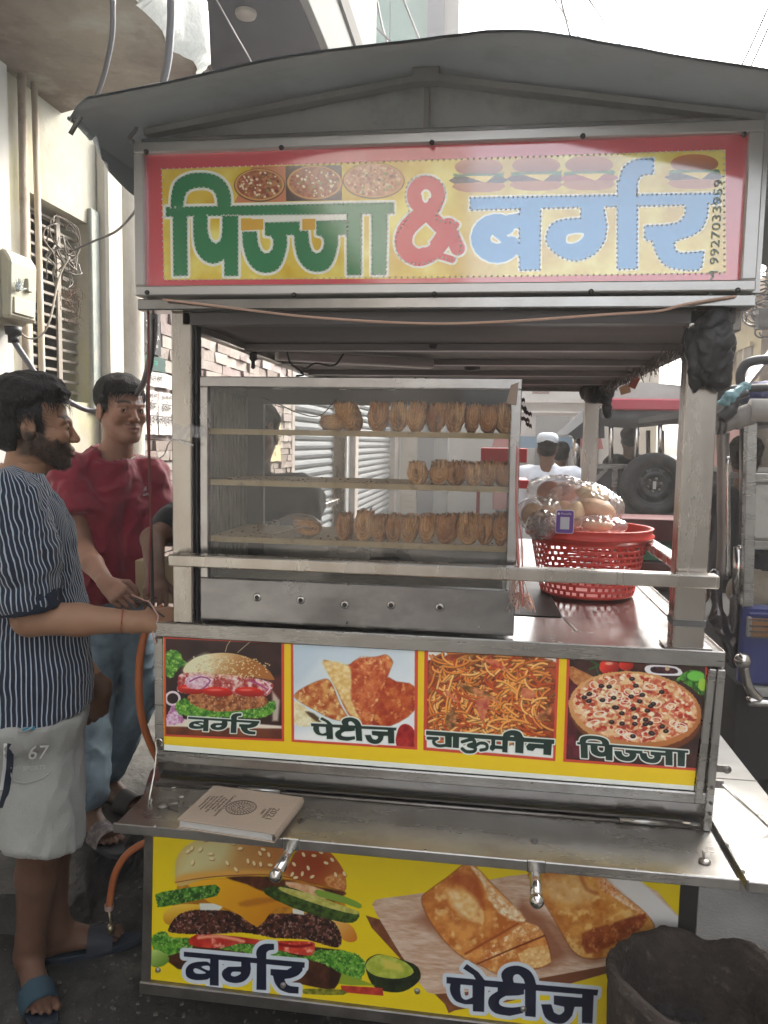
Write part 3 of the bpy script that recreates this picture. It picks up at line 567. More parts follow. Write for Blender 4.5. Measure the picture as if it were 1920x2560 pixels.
# ------------------------------------------------------------------ bodies: signed-distance shapes turned into one skin by surface nets
def V(*a): return np.array(a, float)
def unit(a): a = np.asarray(a, float); return a/(np.linalg.norm(a)+1e-12)
def n3(p, s, seed=0):
    q = p/s; i = np.floor(q).astype(np.int64); f = q-i; f = f*f*(3-2*f); r = 0
    for dx in (0, 1):
        for dy in (0, 1):
            for dz in (0, 1):
                k = ((i[:, 0]+dx)*374761393+(i[:, 1]+dy)*668265263+(i[:, 2]+dz)*2147483647+seed*974634777) & 0xffffffff
                k = ((k ^ (k >> 13))*1274126177) & 0xffffffff; v = ((k ^ (k >> 16)) & 0xffff)/65535.
                r = r+v*(f[:, 0] if dx else 1-f[:, 0])*(f[:, 1] if dy else 1-f[:, 1])*(f[:, 2] if dz else 1-f[:, 2])
    return r
def f3(p, s, seed=0, o=3):
    a, r, t = .5, 0, 0
    for k in range(o): r = r+a*n3(p, s, seed+k*7); t += a; a *= .5; s = s/2.03
    return r/t
def s_cap(p, a, b, ra, rb):
    a = np.asarray(a, float); b = np.asarray(b, float); e = b-a; t = np.clip(((p-a) @ e)/(e @ e+1e-12), 0, 1)
    return np.linalg.norm(p-a-t[:, None]*e, axis=1)-(ra+(rb-ra)*t)
def s_ell(p, c, r, R=None):
    q = p-np.asarray(c, float)
    if R is not None: q = q @ np.asarray(R, float).T      # rows of R: local axes
    r = np.asarray(r, float); k0 = np.linalg.norm(q/r, axis=1); k1 = np.linalg.norm(q/(r*r), axis=1)+1e-9
    return k0*(k0-1)/k1
def smin(a, b, k): h = np.clip(.5+.5*(b-a)/k, 0, 1); return b*(1-h)+a*h-k*h*(1-h)
def smax(a, b, k): return -smin(-a, -b, k)
def surf(fn, lo, hi, h):
    lo = np.asarray(lo, float); hi = np.asarray(hi, float); n = np.ceil((hi-lo)/h).astype(int)+1
    g = np.stack(np.meshgrid(*[lo[k]+h*np.arange(n[k]) for k in range(3)], indexing='ij'), -1).reshape(-1, 3)
    F = np.concatenate([fn(g[i:i+400000]) for i in range(0, len(g), 400000)]).reshape(n)
    ins = F < 0; m = n-1; cnt = np.zeros(m); acc = np.zeros(tuple(m)+(3,))
    cs = [(i, j, k) for i in (0, 1) for j in (0, 1) for k in (0, 1)]
    sl = lambda c: tuple(slice(c[d], c[d]+m[d]) for d in range(3))
    for a in cs:
        for d in range(3):
            if a[d]: continue
            b = tuple(a[e]+(e == d) for e in range(3)); Fa, Fb = F[sl(a)], F[sl(b)]; x = ins[sl(a)] != ins[sl(b)]
            t = np.where(x, Fa/(Fa-Fb+1e-20), 0); cnt += x
            for e in range(3): acc[..., e] += x*(a[e]+(t if e == d else 0))
    on = cnt > 0; idx = -np.ones(m, int); idx[on] = np.arange(on.sum())
    ii = np.argwhere(on); vs = lo+h*(ii+acc[on]/cnt[on][:, None]); fs = []
    for d in range(3):
        e, f = (d+1) % 3, (d+2) % 3
        s0 = [slice(0, None)]*3; s1 = [slice(0, None)]*3; s0[d] = slice(0, n[d]-1); s1[d] = slice(1, n[d])
        x = ins[tuple(s0)] != ins[tuple(s1)]; q = np.argwhere(x)
        q = q[(q[:, e] > 0) & (q[:, f] > 0) & (q[:, e] < m[e]) & (q[:, f] < m[f])]
        def at(de, df): w = q.copy(); w[:, e] -= de; w[:, f] -= df; return idx[w[:, 0], w[:, 1], w[:, 2]]
        A = np.stack([at(0, 0), at(1, 0), at(1, 1), at(0, 1)], 1); fl = ins[tuple(s0)][q[:, 0], q[:, 1], q[:, 2]] if len(q) else np.zeros(0, bool)
        A[~fl] = A[~fl][:, ::-1]; fs.append(A)
    fs = np.concatenate(fs); return vs, fs
def skin_mesh(name, pieces, m, parent, cols=None, attrs=None, disp=None, label=None):
    """pieces: list of (fn, lo, hi, h); joined into one mesh"""
    V_, F_, o = [], [], 0
    for fn, lo, hi, h in pieces:
        v, f = surf(fn, lo, hi, h); V_.append(v); F_.append(f+o); o += len(v)
    v = np.concatenate(V_); f = np.concatenate(F_)
    if disp is not None:
        e1 = v[f[:, 2]]-v[f[:, 0]]; e2 = v[f[:, 3]]-v[f[:, 1]]; fn_ = np.cross(e1, e2); nn = np.zeros_like(v)
        for k in range(4): np.add.at(nn, f[:, k], fn_)
        nn /= (np.linalg.norm(nn, axis=1)[:, None]+1e-12); v0 = v; v = v+nn*disp(v)[:, None]
    else: v0 = v
    me = bpy.data.meshes.new(name); L = world_loc(parent) if parent else 0
    me.vertices.add(len(v)); me.vertices.foreach_set('co', (v-L).astype(np.float32).ravel())
    me.loops.add(len(f)*4); me.loops.foreach_set('vertex_index', f.astype(np.int32).ravel()); me.polygons.add(len(f))
    me.polygons.foreach_set('loop_start', np.arange(0, len(f)*4, 4, dtype=np.int32)); me.polygons.foreach_set('loop_total', np.full(len(f), 4, np.int32)) if False else None
    me.update(calc_edges=True); me.polygons.foreach_set('use_smooth', np.ones(len(f), bool))
    if cols is not None:
        a = me.color_attributes.new('Col', 'FLOAT_COLOR', 'POINT'); c = np.ones((len(v), 4), np.float32); c[:, :3] = cols(v0); a.data.foreach_set('color', c.ravel())
    for k, g in (attrs or {}).items():
        a = me.attributes.new(k, 'FLOAT', 'POINT'); a.data.foreach_set('value', g(v0).astype(np.float32))
    me.materials.append(m); o_ = link(bpy.data.objects.new(name, me)); o_.parent = parent
    return tag(o_, label)

def frame(f, up=(0, 0, 1)):
    """rows: right-of-body (x), back (y), up (z) for a body facing f"""
    f = unit(f); u = np.asarray(up, float); r = unit(np.cross(f, u)); u = np.cross(r, f); return np.array([r, -f, u])
def head_fn(opened=0.):
    def fn(p):
        q = p.copy(); ax = np.abs(q[:, 0]); m = np.stack([ax, q[:, 1], q[:, 2]], 1)
        d = s_ell(q, (0, .014, .036), (.073, .094, .080))
        d = smin(d, s_ell(q, (0, -.028, -.03), (.060, .062, .080)), .03)
        d = smin(d, s_cap(m, (.050, .0, -.045), (.020, -.062, -.098), .019, .018), .03)
        d = smin(d, s_ell(q, (0, -.074, -.099), (.024, .021, .018)), .018)
        d = smin(d, s_ell(m, (.041, -.062, -.028), (.021, .024, .02)), .022)
        d = smin(d, s_cap(m, (.044, -.070, .016), (.006, -.086, .014), .010, .010), .012)
        d = smin(d, s_cap(q, (0, .014, -.07), (0, .036, -.20), .053, .057), .03)
        d = smax(d, -s_ell(m, (.032, -.100, -.003), (.017, .016, .011)), .012)
        d = smin(d, s_ell(m, (.0315, -.0755, -.003), (.0152, .0142, .0135)), .003)
        d = smax(d, -s_ell(m, (.0315, -.094, -.0045), (.0152, .0115, .0060)), .0012)
        d = smin(d, s_cap(q, (0, -.087, .004), (0, -.1065, -.031), .0072, .0095), .012)
        d = smin(d, s_ell(q, (0, -.1055, -.035), (.0105, .0105, .0088)), .006)
        d = smin(d, s_ell(m, (.0125, -.098, -.037), (.0075, .0095, .0075)), .005)
        d = smax(d, -s_ell(m, (.0065, -.104, -.0455), (.0035, .005, .003)), .002)
        d = smin(d, s_ell(q, (0, -.083, -.066), (.028, .017, .018)), .012)
        d = smin(d, s_cap(m, (.003, -.0985, -.0625), (.023, -.086, -.067), .0052, .0025), .004)
        d = smin(d, s_cap(m, (.0, -.0965, -.0745-opened), (.021, -.086, -.069-opened*.3), .0068, .003), .004)
        d = smax(d, -s_cap(m, (0, -.1045, -.0685-opened*.5), (.023, -.090, -.0675), .0012+opened*.4, .0009), .0015)
        e = s_ell(m, (.0765, .012, -.012), (.0085, .019, .031)); e = smax(e, -s_ell(m, (.0865, .008, -.006), (.0075, .0115, .019)), .004)
        e = smin(e, s_ell(m, (.078, .000, -.016), (.005, .004, .006)), .003)
        return smin(d, e, .006)
    return fn
def head_parts(parent, c, f, tilt=0., skin=(.20, .105, .065), lip=(.22, .09, .075), beard=None, s=1.03, opened=0., h=.0028, must=0., up=(0, 0, 1)):
    """returns the pieces and colour function of a head centred at c that faces f"""
    R = frame(f, up); c = np.asarray(c, float); base = head_fn(opened)
    loc = lambda p: ((p-c) @ R.T)/s
    fn = lambda p: base(loc(p))*s
    def cols(v):
        q = loc(v); ax = np.abs(q[:, 0]); n = f3(q, .012, 3); out = np.tile(np.array(skin), (len(v), 1))*(0.86+.28*f3(q, .03, 5))[:, None]
        def mix(mask, col): out[:] = out*(1-mask[:, None])+np.array(col)*mask[:, None]
        mix(np.clip((.0075-np.hypot((q[:, 2]+.068)*1., (ax*.30)))/.003, 0, 1)*(q[:, 1] < -.084)*(ax < .024), lip)
        mix(np.clip((.022-np.hypot((ax-.032), q[:, 2]*1.2+.004))/.012, 0, 1)*(q[:, 1] < -.055)*.12, np.array(skin)*.45)  # shading of the eye sockets put into the skin colour
        br = np.exp(-((q[:, 2]-.021-.006*np.cos((ax-.03)*60))/.0042)**2)*(ax > .010)*(ax < .052)*(q[:, 1] < -.05); mix(np.clip(br*1.3, 0, 1)*.93, (.012, .010, .009))
        cheek = np.clip((q[:, 1]+.02)/-.04, 0, 1)*np.exp(-((q[:, 2]+.025)/.03)**2); mix(cheek*.25, np.array(skin)*[1.25, .95, .85])
        if beard:
            line = -.019-.40*np.clip(-(q[:, 1]+.02), 0, .1)+.25*np.clip(q[:, 1]+.02, 0, .1); mk = np.clip((line-q[:, 2])/.012+(n-.5)*1.6, 0, 1)*np.clip((.05-q[:, 1])/.02, 0, 1)*np.clip((q[:, 2]+.15)/.02, 0, 1)
            mk = np.maximum(mk, np.clip((.035-abs(q[:, 1]+.0))/.012, 0, 1)*np.clip((.02-q[:, 2])/.01, 0, 1)*(q[:, 2] > -.06)*(ax > .055)*np.clip((-.008-q[:, 1])/.006, 0, 1))
            lipm = np.clip((.012-np.hypot((q[:, 2]+.068), ax*.45))/.004, 0, 1)*(q[:, 1] < -.08); mk = mk*(1-lipm)*np.clip((q[:, 2]-(-.088+.62*np.clip(q[:, 1], -.1, 0)))/.012, 0, 1); mix(mk*beard*(.75+.5*n), (.024, .018, .015))
        if must: mix(np.clip((.0045-abs(q[:, 2]+.0555-ax*.12))/.003, 0, 1)*(ax < .027)*(q[:, 1] < -.08)*must, (.02, .014, .012))
        return out
    rr = .21*s
    # eyes
    ws = [];
    for sx in (-1, 1):
        ec = c+(np.array([sx*.0315, -.0735, -.004])*s) @ R
        mb = MB(); mb.ball(ec, .0128*s, 14, 10); part('eye', mb, mat('eye_white', (.62, .58, .54), .25), parent)
        ic = c+(np.array([sx*.0315+.002, -.0735-.0088, -.0035])*s) @ R
        mb = MB(); mb.ball(ic, .0057*s, 12, 8); part('iris', mb, mat('eye_iris', (.012, .008, .006), .12), parent)
    return (fn, c-[.13, .13, .235], c+[.13, .13, .13], h), cols, loc
def hair_mesh(parent, c, f, loc, s, region, thick=.014, n=2600, flow=None, col=(.012, .011, .011), seed=1, up=(0, 0, 1), length=.055, lift=.35, curl=0.):
    R = frame(f, up); c = np.asarray(c, float); base = head_fn()
    def fn(p):
        q = loc(p); skull = np.minimum(s_ell(q, (0, .014, .036), (.073, .094, .080)), s_ell(q, (0, .02, -.01), (.066, .082, .07)))
        return np.maximum(skull-thick*(.15+.85*np.clip(region(q)/.03, 0, 1))*(.45+.55*np.clip(q[:, 2]/.06, 0, 1))*(.6+.9*f3(q*[1, 1, 1], .035, seed)), -region(q))*s
    rng = np.random.default_rng(seed)
    o = skin_mesh('hair', [(fn, c-.15, c+.16, .0045)], mat('hair', col, .7, bump=.8, bscale=160, stretch=(1, 1, .25), spec=.25), parent)
    # strands laid over the cap
    d = rng.normal(size=(n*3, 3)); d /= np.linalg.norm(d, axis=1)[:, None]; q = np.array([0, .014, .036])+d*np.array([.073, .094, .08])*(1+thick*6)
    q = q[region(q) > .004][:n]; vs, fs = [], []
    for p0 in q:
        nrm = unit((p0-[0, .014, .036])/np.array([.073, .094, .08])**2); t = np.asarray(flow(p0), float)+rng.normal(size=3)*.28; t = unit(t-nrm*(t @ nrm)); L = length*rng.uniform(.5, 1.2); w = rng.uniform(.0008, .0018)
        side = np.cross(nrm, t); pr = []; pos = p0-nrm*.004; dr = unit(t+nrm*lift*rng.uniform(.1, 1)); cz = rng.normal()*curl
        for k in range(5):
            pr.append(pos.copy()); pos = pos+dr*L/4; dr = unit(dr-nrm*.16+side*cz)
        b = len(vs)
        for k, x in enumerate(pr):
            ww = w*(1-k/4.6); vs += [c+(x-side*ww)*s @ R, c+(x+side*ww)*s @ R]
        fs += [(b+2*k, b+2*k+1, b+2*k+3, b+2*k+2) for k in range(4)]
    mb = MB(); mb.add([np.asarray(v) for v in vs], fs, True); part('hair_strands', mb, mat('hair_strand', tuple(x*1.3 for x in col), .55, spec=.3), parent)
    return o
def hand_fn(w, d, n, curl=(.5, .6, .7, .8), thumb=.4, s=1., left=False, spread=.06):
    """w wrist, d direction of the hand, n back-of-hand normal; fingers bend towards -n"""
    d = unit(d); n = unit(np.asarray(n, float)-d*(np.asarray(n, float) @ d)); sd = np.cross(d, n)*(1 if left else -1)      # sd: thumb side
    w = np.asarray(w, float); P_ = lambda a, b, c_: w+(d*a+sd*b+n*c_)*s
    segs = [(P_(-.02, 0, 0), P_(.02, 0, 0), .026*s, .026*s), (P_(.015, .018, 0), P_(.085, .026, 0), .015*s, .0125*s), (P_(.015, .006, 0), P_(.09, .008, .001), .016*s, .013*s), (P_(.015, -.008, 0), P_(.086, -.012, 0), .016*s, .0125*s), (P_(.015, -.018, -.001), P_(.078, -.030, -.003), .015*s, .0115*s)]
    fing = []
    for k, (b, y, L) in enumerate(((.086, .027, (.042, .025, .020)), (.091, .008, (.046, .028, .021)), (.087, -.012, (.043, .026, .020)), (.078, -.031, (.033, .020, .017)))):
        p0 = P_(b, y, 0); a = 0; dr = d+sd*(y*2.2+0)*spread*10
        for j, l in enumerate(L):
            a += curl[k]*(.75, 1.05, .8)[j]; p1 = p0+unit(dr*cos(a)-n*sin(a))*l*s; r = (.0092, .0084, .0076)[j]*s*(.9 if k == 3 else 1); fing.append((p0, p1, r, r*.93)); p0 = p1
    t0 = P_(.02, .024, -.006); t1 = t0+unit(d*.62+sd*.72-n*(.25+thumb*.3))*.04*s; t2 = t1+unit(d*.85+sd*(.45-thumb*.5)-n*(.2+thumb*.4))*.03*s; t3 = t2+unit(d*.9+sd*(.2-thumb*.6)-n*(.2+thumb*.5))*.024*s
    th = [(t0, t1, .0145*s, .0115*s), (t1, t2, .011*s, .0102*s), (t2, t3, .010*s, .0085*s)]
    def fn(p):
        r = None
        for a in segs: q = s_cap(p, *a); r = q if r is None else smin(r, q, .012*s)
        for a in th: r = smin(r, s_cap(p, *a), .006*s)
        f = None
        for a in fing: q = s_cap(p, *a); f = q if f is None else np.minimum(f, q)
        return smin(r, f, .0035*s)
    pts = np.array([a[k] for a in segs+th+fing for k in (0, 1)]); return fn, pts.min(0)-.03, pts.max(0)+.03
def chain(p, pts, rs, k=.02):
    r = None
    for i in range(len(pts)-1): q = s_cap(p, pts[i], pts[i+1], rs[i], rs[i+1]); r = q if r is None else smin(r, q, k)
    return r
def box_of(pts, m): a = np.array(pts, float); return a.min(0)-m, a.max(0)+m
def skin_noise(skin):
    return lambda v: np.array(skin)*(0.85+.3*f3(v, .05, 9))[:, None]
def striped_mat(name, c1, c2, period, width=.28):
    m = mat(name, c1, .85, sheen=.2, bump=.25, bscale=500); n = m.node_tree.nodes; l = m.node_tree.links
    a = n.new('ShaderNodeAttribute'); a.attribute_name = 'st'; md = n.new('ShaderNodeMath'); md.operation = 'DIVIDE'; md.inputs[1].default_value = period
    fr = n.new('ShaderNodeMath'); fr.operation = 'FRACT'; gt = n.new('ShaderNodeMapRange'); gt.inputs[1].default_value = width; gt.inputs[2].default_value = width+.10; gt.inputs[3].default_value = 1; gt.inputs[4].default_value = 0
    l.new(a.outputs['Fac'], md.inputs[0]); l.new(md.outputs[0], fr.inputs[0]); l.new(fr.outputs[0], gt.inputs[0])
    mx = n.new('ShaderNodeMix'); mx.data_type = 'RGBA'; mx.inputs[6].default_value = rgb(c1); mx.inputs[7].default_value = rgb(c2); l.new(gt.outputs[0], mx.inputs[0]); l.new(mx.outputs[2], n['Principled BSDF'].inputs['Base Color'])
    return m
def folds(v, ax, s=.05, amp=.006, seed=0, stretch=3.):
    """long creases: noise squeezed across ax"""
    ax = unit(ax); a = (v @ ax)[:, None]*ax; q = (v-a)+a/stretch; w = (f3(v, .12, seed+3)-.5)[:, None]*.12
    n = f3(q+w, s, seed, 2); return amp*(1-2*np.abs(2*n-1))

def fuzz(parent, name, fn, lo, hi, n, length, dr, seed=3, m=None, w=.0005):
    """short hairs rooted on the surface of fn"""
    v, f = surf(fn, lo, hi, .006); rng = np.random.default_rng(seed); e = .003; k = rng.choice(len(v), n); p = v[k]+rng.normal(size=(n, 3))*.003
    g = np.stack([(fn(p+np.eye(3)[i]*e)-fn(p-np.eye(3)[i]*e)) for i in range(3)], 1); g /= np.linalg.norm(g, axis=1)[:, None]+1e-9
    p = p-g*fn(p)[:, None]; mb = MB(); vs, fs = [], []
    for i in range(n):
        d = unit(np.asarray(dr, float)+g[i]*.35+rng.normal(size=3)*.3); sd = unit(np.cross(g[i], d))*w; L = length*rng.uniform(.5, 1.1); b = len(vs)
        vs += [p[i]-sd, p[i]+sd, p[i]+d*L*.5+g[i]*L*.1+sd*.8, p[i]+d*L*.5+g[i]*L*.1-sd*.8, p[i]+d*L]; fs += [(b, b+1, b+2, b+3), (b+3, b+2, b+4)]
    mb.add(vs, fs, True); return part(name, mb, m or mat('hair_strand', (.015, .013, .012), .55, spec=.3), parent)
# ================================================================== PEOPLE
SKIN = attr_mat('skin', .52, bump=.12, bscale=700, sss=.12, spec=.4)
def leg_fn(hip, knee, ankle, r=(.085, .058, .036), calf=.012):
    hip, knee, ankle = (np.asarray(q, float) for q in (hip, knee, ankle)); cm = knee*.68+ankle*.32
    return lambda p, back=V(0, .012, 0): smin(chain(p, [hip, knee], [r[0], r[1]]), chain(p, [knee, cm+back, ankle*.85+knee*.15, ankle], [r[1]*.92, r[1]*.98, r[2]*1.05, r[2]]), .03)
def foot_fn(ankle, d, L=.25, s=1.):
    d = unit((d[0], d[1], 0)); a = np.asarray(ankle, float); z0 = a[2]-.075; sd = V(-d[1], d[0], 0)
    heel = V(a[0], a[1], z0+.03)-d*.035; ball = V(a[0], a[1], z0+.022)+d*(L*.52)
    toes = [(ball+sd*y+d*x0, ball+sd*y*1.15+d*(x0+l)-V(0, 0, .006), r) for y, x0, l, r in ((.030, .0, .055, .0125), (.010, .01, .052, .0095), (-.006, .008, .045, .009), (-.021, .0, .040, .0085), (-.034, -.012, .034, .008))]
    def fn(p):
        r = smin(chain(p, [a+V(0, 0, .02), heel], [.036, .031]), chain(p, [a+V(0, 0, -.005), ball], [.036, .021]), .03)
        r = smin(r, chain(p, [heel, ball+sd*.022], [.028, .018]), .02); r = smin(r, chain(p, [heel, ball-sd*.025], [.027, .016]), .02)
        t = None
        for q0, q1, rr in toes: q = s_cap(p, q0, q1, rr, rr*.85); t = q if t is None else np.minimum(t, q)
        return np.maximum(smin(r, t, .006), z0+.002-p[:, 2])
    c = a+d*.08; return fn, c-[.2, .2, .1], c+[.2, .2, .08], z0, heel, ball, d, sd
def slipper(parent, ft, col, name='slipper', strap=None, sole_h=.022):
    fn, lo, hi, z0, heel, ball, d, sd = ft; mb = MB(); hl = V(heel[0], heel[1], z0); bl = V(ball[0], ball[1], z0); out = []
    L = np.linalg.norm(bl-hl)
    for k in range(24):
        a = 2*pi*k/24; x = cos(a); y = sin(a); out.append(hl+d*(L*.5+.035+x*(L*.5+.085))+sd*(y*(.043+.008*x)))
    b = [q-V(0, 0, sole_h-.002) for q in out]; t = [q+V(0, 0, .001) for q in out]; n = 24
    mb.add(b+t, [tuple(range(n))[::-1], tuple(range(n, 2*n))]+[(i, (i+1) % n, n+(i+1) % n, n+i) for i in range(n)])
    o = part(name, mb, mat('sole_'+name+str(round(col[0], 3)), col, .7, bump=.2), parent, .003)
    st = MB(); c = bl-d*.01
    def g(u, v):
        a = pi*(1-u)*1.0; w = .051; top = .055+.012*(1-v); q = c+d*((v-.5)*.075+.02*(.5-abs(u-.5)))+sd*(w*cos(a))+V(0, 0, sin(a)*top-.004); return q
    st.grid(g, 14, 4); st.grid(lambda u, v: g(u, v)-V(0, 0, .004*sin(pi*u))-sd*.003*cos(pi*(1-u)), 14, 4); part('strap', st, strap or mat('strap_'+str(round(col[0], 3)), tuple(x*1.4 for x in col), .6), o)

def man_striped():
    f = unit((.83, .56, 0)); r = V(f[1], -f[0], 0); up = V(0, 0, 1); sk = (.30, .165, .10)
    H = D(72, 915, y=.09); H = V(H[0], .09, H[2]); hf = unit((.86, .51, -.02))
    H = H-.066*V(hf[1], -hf[0], 0)-V(0, 0, .004)
    belly = D(187, 1400, y=.13); ctr = V(belly[0], .13, 0)-f*.15; ctr[2] = 0
    rt = root('person', (ctr[0], ctr[1], 0), 'bearded man in a navy striped shirt and pale grey shorts, reaching to the cart corner', 'person')
    hc, cols, loc = head_parts(rt, H, hf, skin=sk, beard=.80, s=1.02, opened=.002)
    sh = 1.43; hip = .90
    shR = ctr+r*.175+V(0, 0, sh-.02)-f*.03; shL = ctr-r*.18+V(0, 0, sh-.02)
    elR = D(66, 1335, y=-.10); wrR = D(296, 1343, y=-.01); elL = ctr-r*.23+V(0, 0, 1.08)+f*.03
    wrL = D(222, 1490, y=.27); haL = D(203, 1560, y=.26)
    neck = H+V(0, .0, -.16)-f*.03; nb = ctr+V(0, 0, sh+.01)-f*.035
    torso = lambda p: smin(chain(p, [ctr+V(0, 0, hip), ctr+V(0, 0, 1.15), ctr+V(0, 0, 1.33)], [.12, .10, .095]), smin(chain(p, [shR, shL], [.045, .045]), s_cap(p, nb, H+V(0, 0, -.08)-f*.01, .062, .052), .05), .06)
    arR = lambda p: chain(p, [shR, elR, elR*.55+wrR*.45, wrR], [.055, .044, .040, .027], .015)
    arL = lambda p: chain(p, [shL, elL, elL*.5+wrL*.5, wrL], [.052, .042, .037, .026], .015)
    hR, l1, h1 = hand_fn(wrR+unit(wrR-elR)*.01, unit(D(345, 1335, y=.03)-wrR)+V(0, 0, -.05), V(-.1, -.75, .6), (.9, .9, 1., 1.1), .5, .98)
    hL, l2, h2 = hand_fn(wrL, unit(haL-wrL)+V(0, 0, -.1), V(.6, -.35, .3), (.75, .85, .95, 1.0), .9, .88, left=True)
    ank1 = P(74, 2385, z=.105); ank2 = P(140, 2322, z=.105)
    k1 = ctr+r*.09+V(0, 0, .50)+f*.03; k2 = ctr-r*.10+V(0, 0, .50)+f*.02; k1[:2] = k1[:2]*.62+ank1[:2]*.38; k2[:2] = k2[:2]*.62+ank2[:2]*.38
    L1 = leg_fn(ctr+r*.09+V(0, 0, .85), k1, ank1); L2 = leg_fn(ctr-r*.09+V(0, 0, .85), k2, ank2)
    F1 = foot_fn(ank1, P(118, 2530, z=.03)-P(70, 2400, z=.03)); F2 = foot_fn(ank2, (.8, .45))
    def body(p): return smin(torso(p), hc[0](p), .01)
    arms = lambda p: np.minimum(smin(arR(p), hR(p), .012), smin(arL(p), hL(p), .012))
    legs = lambda a, b: (lambda p: smin(a(p), b(p), .02))
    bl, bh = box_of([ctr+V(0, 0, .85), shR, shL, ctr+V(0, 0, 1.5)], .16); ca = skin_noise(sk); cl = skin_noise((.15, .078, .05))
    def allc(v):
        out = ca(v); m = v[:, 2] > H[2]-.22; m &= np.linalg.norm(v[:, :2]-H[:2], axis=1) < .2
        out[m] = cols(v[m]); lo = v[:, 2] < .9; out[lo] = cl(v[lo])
        return out
    low, hiw = hc[1], hc[2]
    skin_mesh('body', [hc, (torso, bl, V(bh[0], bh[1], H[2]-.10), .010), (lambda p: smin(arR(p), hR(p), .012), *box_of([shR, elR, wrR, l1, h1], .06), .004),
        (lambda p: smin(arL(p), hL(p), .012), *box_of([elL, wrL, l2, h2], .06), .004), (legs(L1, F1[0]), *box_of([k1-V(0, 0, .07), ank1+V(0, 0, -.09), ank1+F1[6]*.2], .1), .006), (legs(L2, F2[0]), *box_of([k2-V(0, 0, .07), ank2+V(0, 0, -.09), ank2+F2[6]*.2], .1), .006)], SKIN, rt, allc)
    slipper(rt, F1, (.02, .03, .045), strap=mat('strap_blue', (.03, .07, .10), .7)); slipper(rt, F2, (.02, .022, .03))
    # beard volume
    def reg(q): return (.018+1.0*q[:, 2]-np.clip((-q[:, 1]-.01), 0, 1)*.85)
    def beard(p):
        q = loc(p); base = hb(q); lim = (-.020-.40*np.clip(-(q[:, 1]+.015), 0, .1)+.3*np.clip(q[:, 1]+.015, 0, .1))
        a = base-.0007-(.0006+.0016*f3(q, .008, 4))*np.clip((lim-q[:, 2])/.025, 0, 1)*np.clip((q[:, 2]+.082-.62*np.clip(q[:, 1], -.1, 0))/.02, 0, 1); mouth = s_ell(q, (0, -.098, -.066), (.026, .03, .011))
        return smax(smax(smax(smax(a, (q[:, 2]-lim)*.8, .004), q[:, 1]-.012, .006), -mouth, .002), (-.080+.62*np.clip(q[:, 1], -.1, 0))-q[:, 2], .006)*1.02
    hb = head_fn(.002)
    fuzz(rt, 'beard_hairs', beard, H-V(.13, .13, .16), H+V(.13, .13, .0), 4200, .0065, hf*.25+V(0, 0, -1))
    def region(q):      # inside = hair
        ax = np.abs(q[:, 0]); top = q[:, 2]-(.048-.9*np.clip(-q[:, 1]-.045, -.02, .06)*0)-np.clip(-q[:, 1]-.02, 0, .1)*.25
        side = (q[:, 1]-.012)*1.0+np.clip(q[:, 2]+.03, 0, .2)*.9
        back = np.minimum(q[:, 1]-.035, q[:, 2]+.075); fr = np.where(q[:, 1] < -.02, q[:, 2]-.062, np.where(q[:, 1] < .040, q[:, 2]-.026-.030*np.clip((-q[:, 1]+.02)/.04, 0, 1), q[:, 2]+.085))
        burn = -np.maximum(np.maximum(np.abs(q[:, 1]+.012)-.010, q[:, 2]-.05), -q[:, 2]-.045); burn = np.where(ax > .05, burn, -1)
        return np.maximum(fr, burn)
    hair_mesh(rt, H, hf, loc, 1.02, region, .030, 4200, lambda p: (.25*np.sign(p[0]), -1 if p[2] > .07 else -.15, .35 if p[2] > .07 else -1), seed=4, length=.042, lift=.40, curl=.2)
    # shirt
    cst = lambda v: np.arctan2((v-ctr) @ r, (v-ctr) @ f)*.165+(f3(v, .13, 5)-.5)*.022
    SM = striped_mat('navy_stripe_shirt', (.008, .014, .030), (.36, .42, .50), .0112, .19)
    colr = lambda p: s_cap(p, nb+V(0, 0, .00), nb+f*.035+V(0, 0, .07), .072, .066)
    def shirt(p):
        d = smin(chain(p, [ctr+V(0, 0, .86)+f*.0, ctr+V(0, 0, 1.12)+f*.012, ctr+V(0, 0, 1.34)], [.158, .130, .118], .03), smin(s_cap(p, shR-V(0, 0, .015), shL-V(0, 0, .015), .072, .070), s_cap(p, nb-V(0, 0, .04), nb+V(0, 0, .01), .09, .062), .06), .05)
        w = (p-ctr) @ r; d = d-.035*np.clip(1-np.abs(p[:, 2]-1.0)/.3, 0, 1)*np.clip(np.abs(w)/.13, 0, 1)
        return smax(d, (.858+.03*((p-ctr) @ f)/.15)-p[:, 2], .008)
    skin_mesh('shirt', [(shirt, ctr+V(-.3, -.3, .78), ctr+V(.3, .3, 1.52), .007)], SM, rt, None, {'st': cst}, disp=lambda v: folds(v, (.2, .1, 1), .06, .007, 2)+folds(v, (.8, .5, -.4), .05, .005, 8))
    # near sleeve, rolled to above the elbow
    ax_ = unit(elR-shR); s0 = shR-ax_*.03; s1 = elR-ax_*.035; e1 = unit(np.cross(ax_, (0, 0, 1) if abs(ax_[2]) < .8 else (0, 1, 0))); e2 = np.cross(ax_, e1)
    slv = lambda p: smax(chain(p, [s0, s0*.5+s1*.5, s1], [.074, .080, .071], .03), (p-s1) @ ax_, .006)
    skin_mesh('sleeve', [(slv, *box_of([s0, s1], .13), .006)], SM, rt, None, {'st': lambda v: np.arctan2((v-s0) @ e1, (v-s0) @ e2)*.085+(f3(v, .05, 6)-.5)*.020}, disp=lambda v: folds(v, (1, .2, -.3), .05, .009, 3)+folds(v, ax_, .035, .006, 12))
    cuff = lambda p: smax(smax(s_cap(p, s1-ax_*.03, s1+ax_*.05, .079, .074), (p-s1) @ ax_-.012, .004), -((p-s1) @ ax_)-.034, .004)
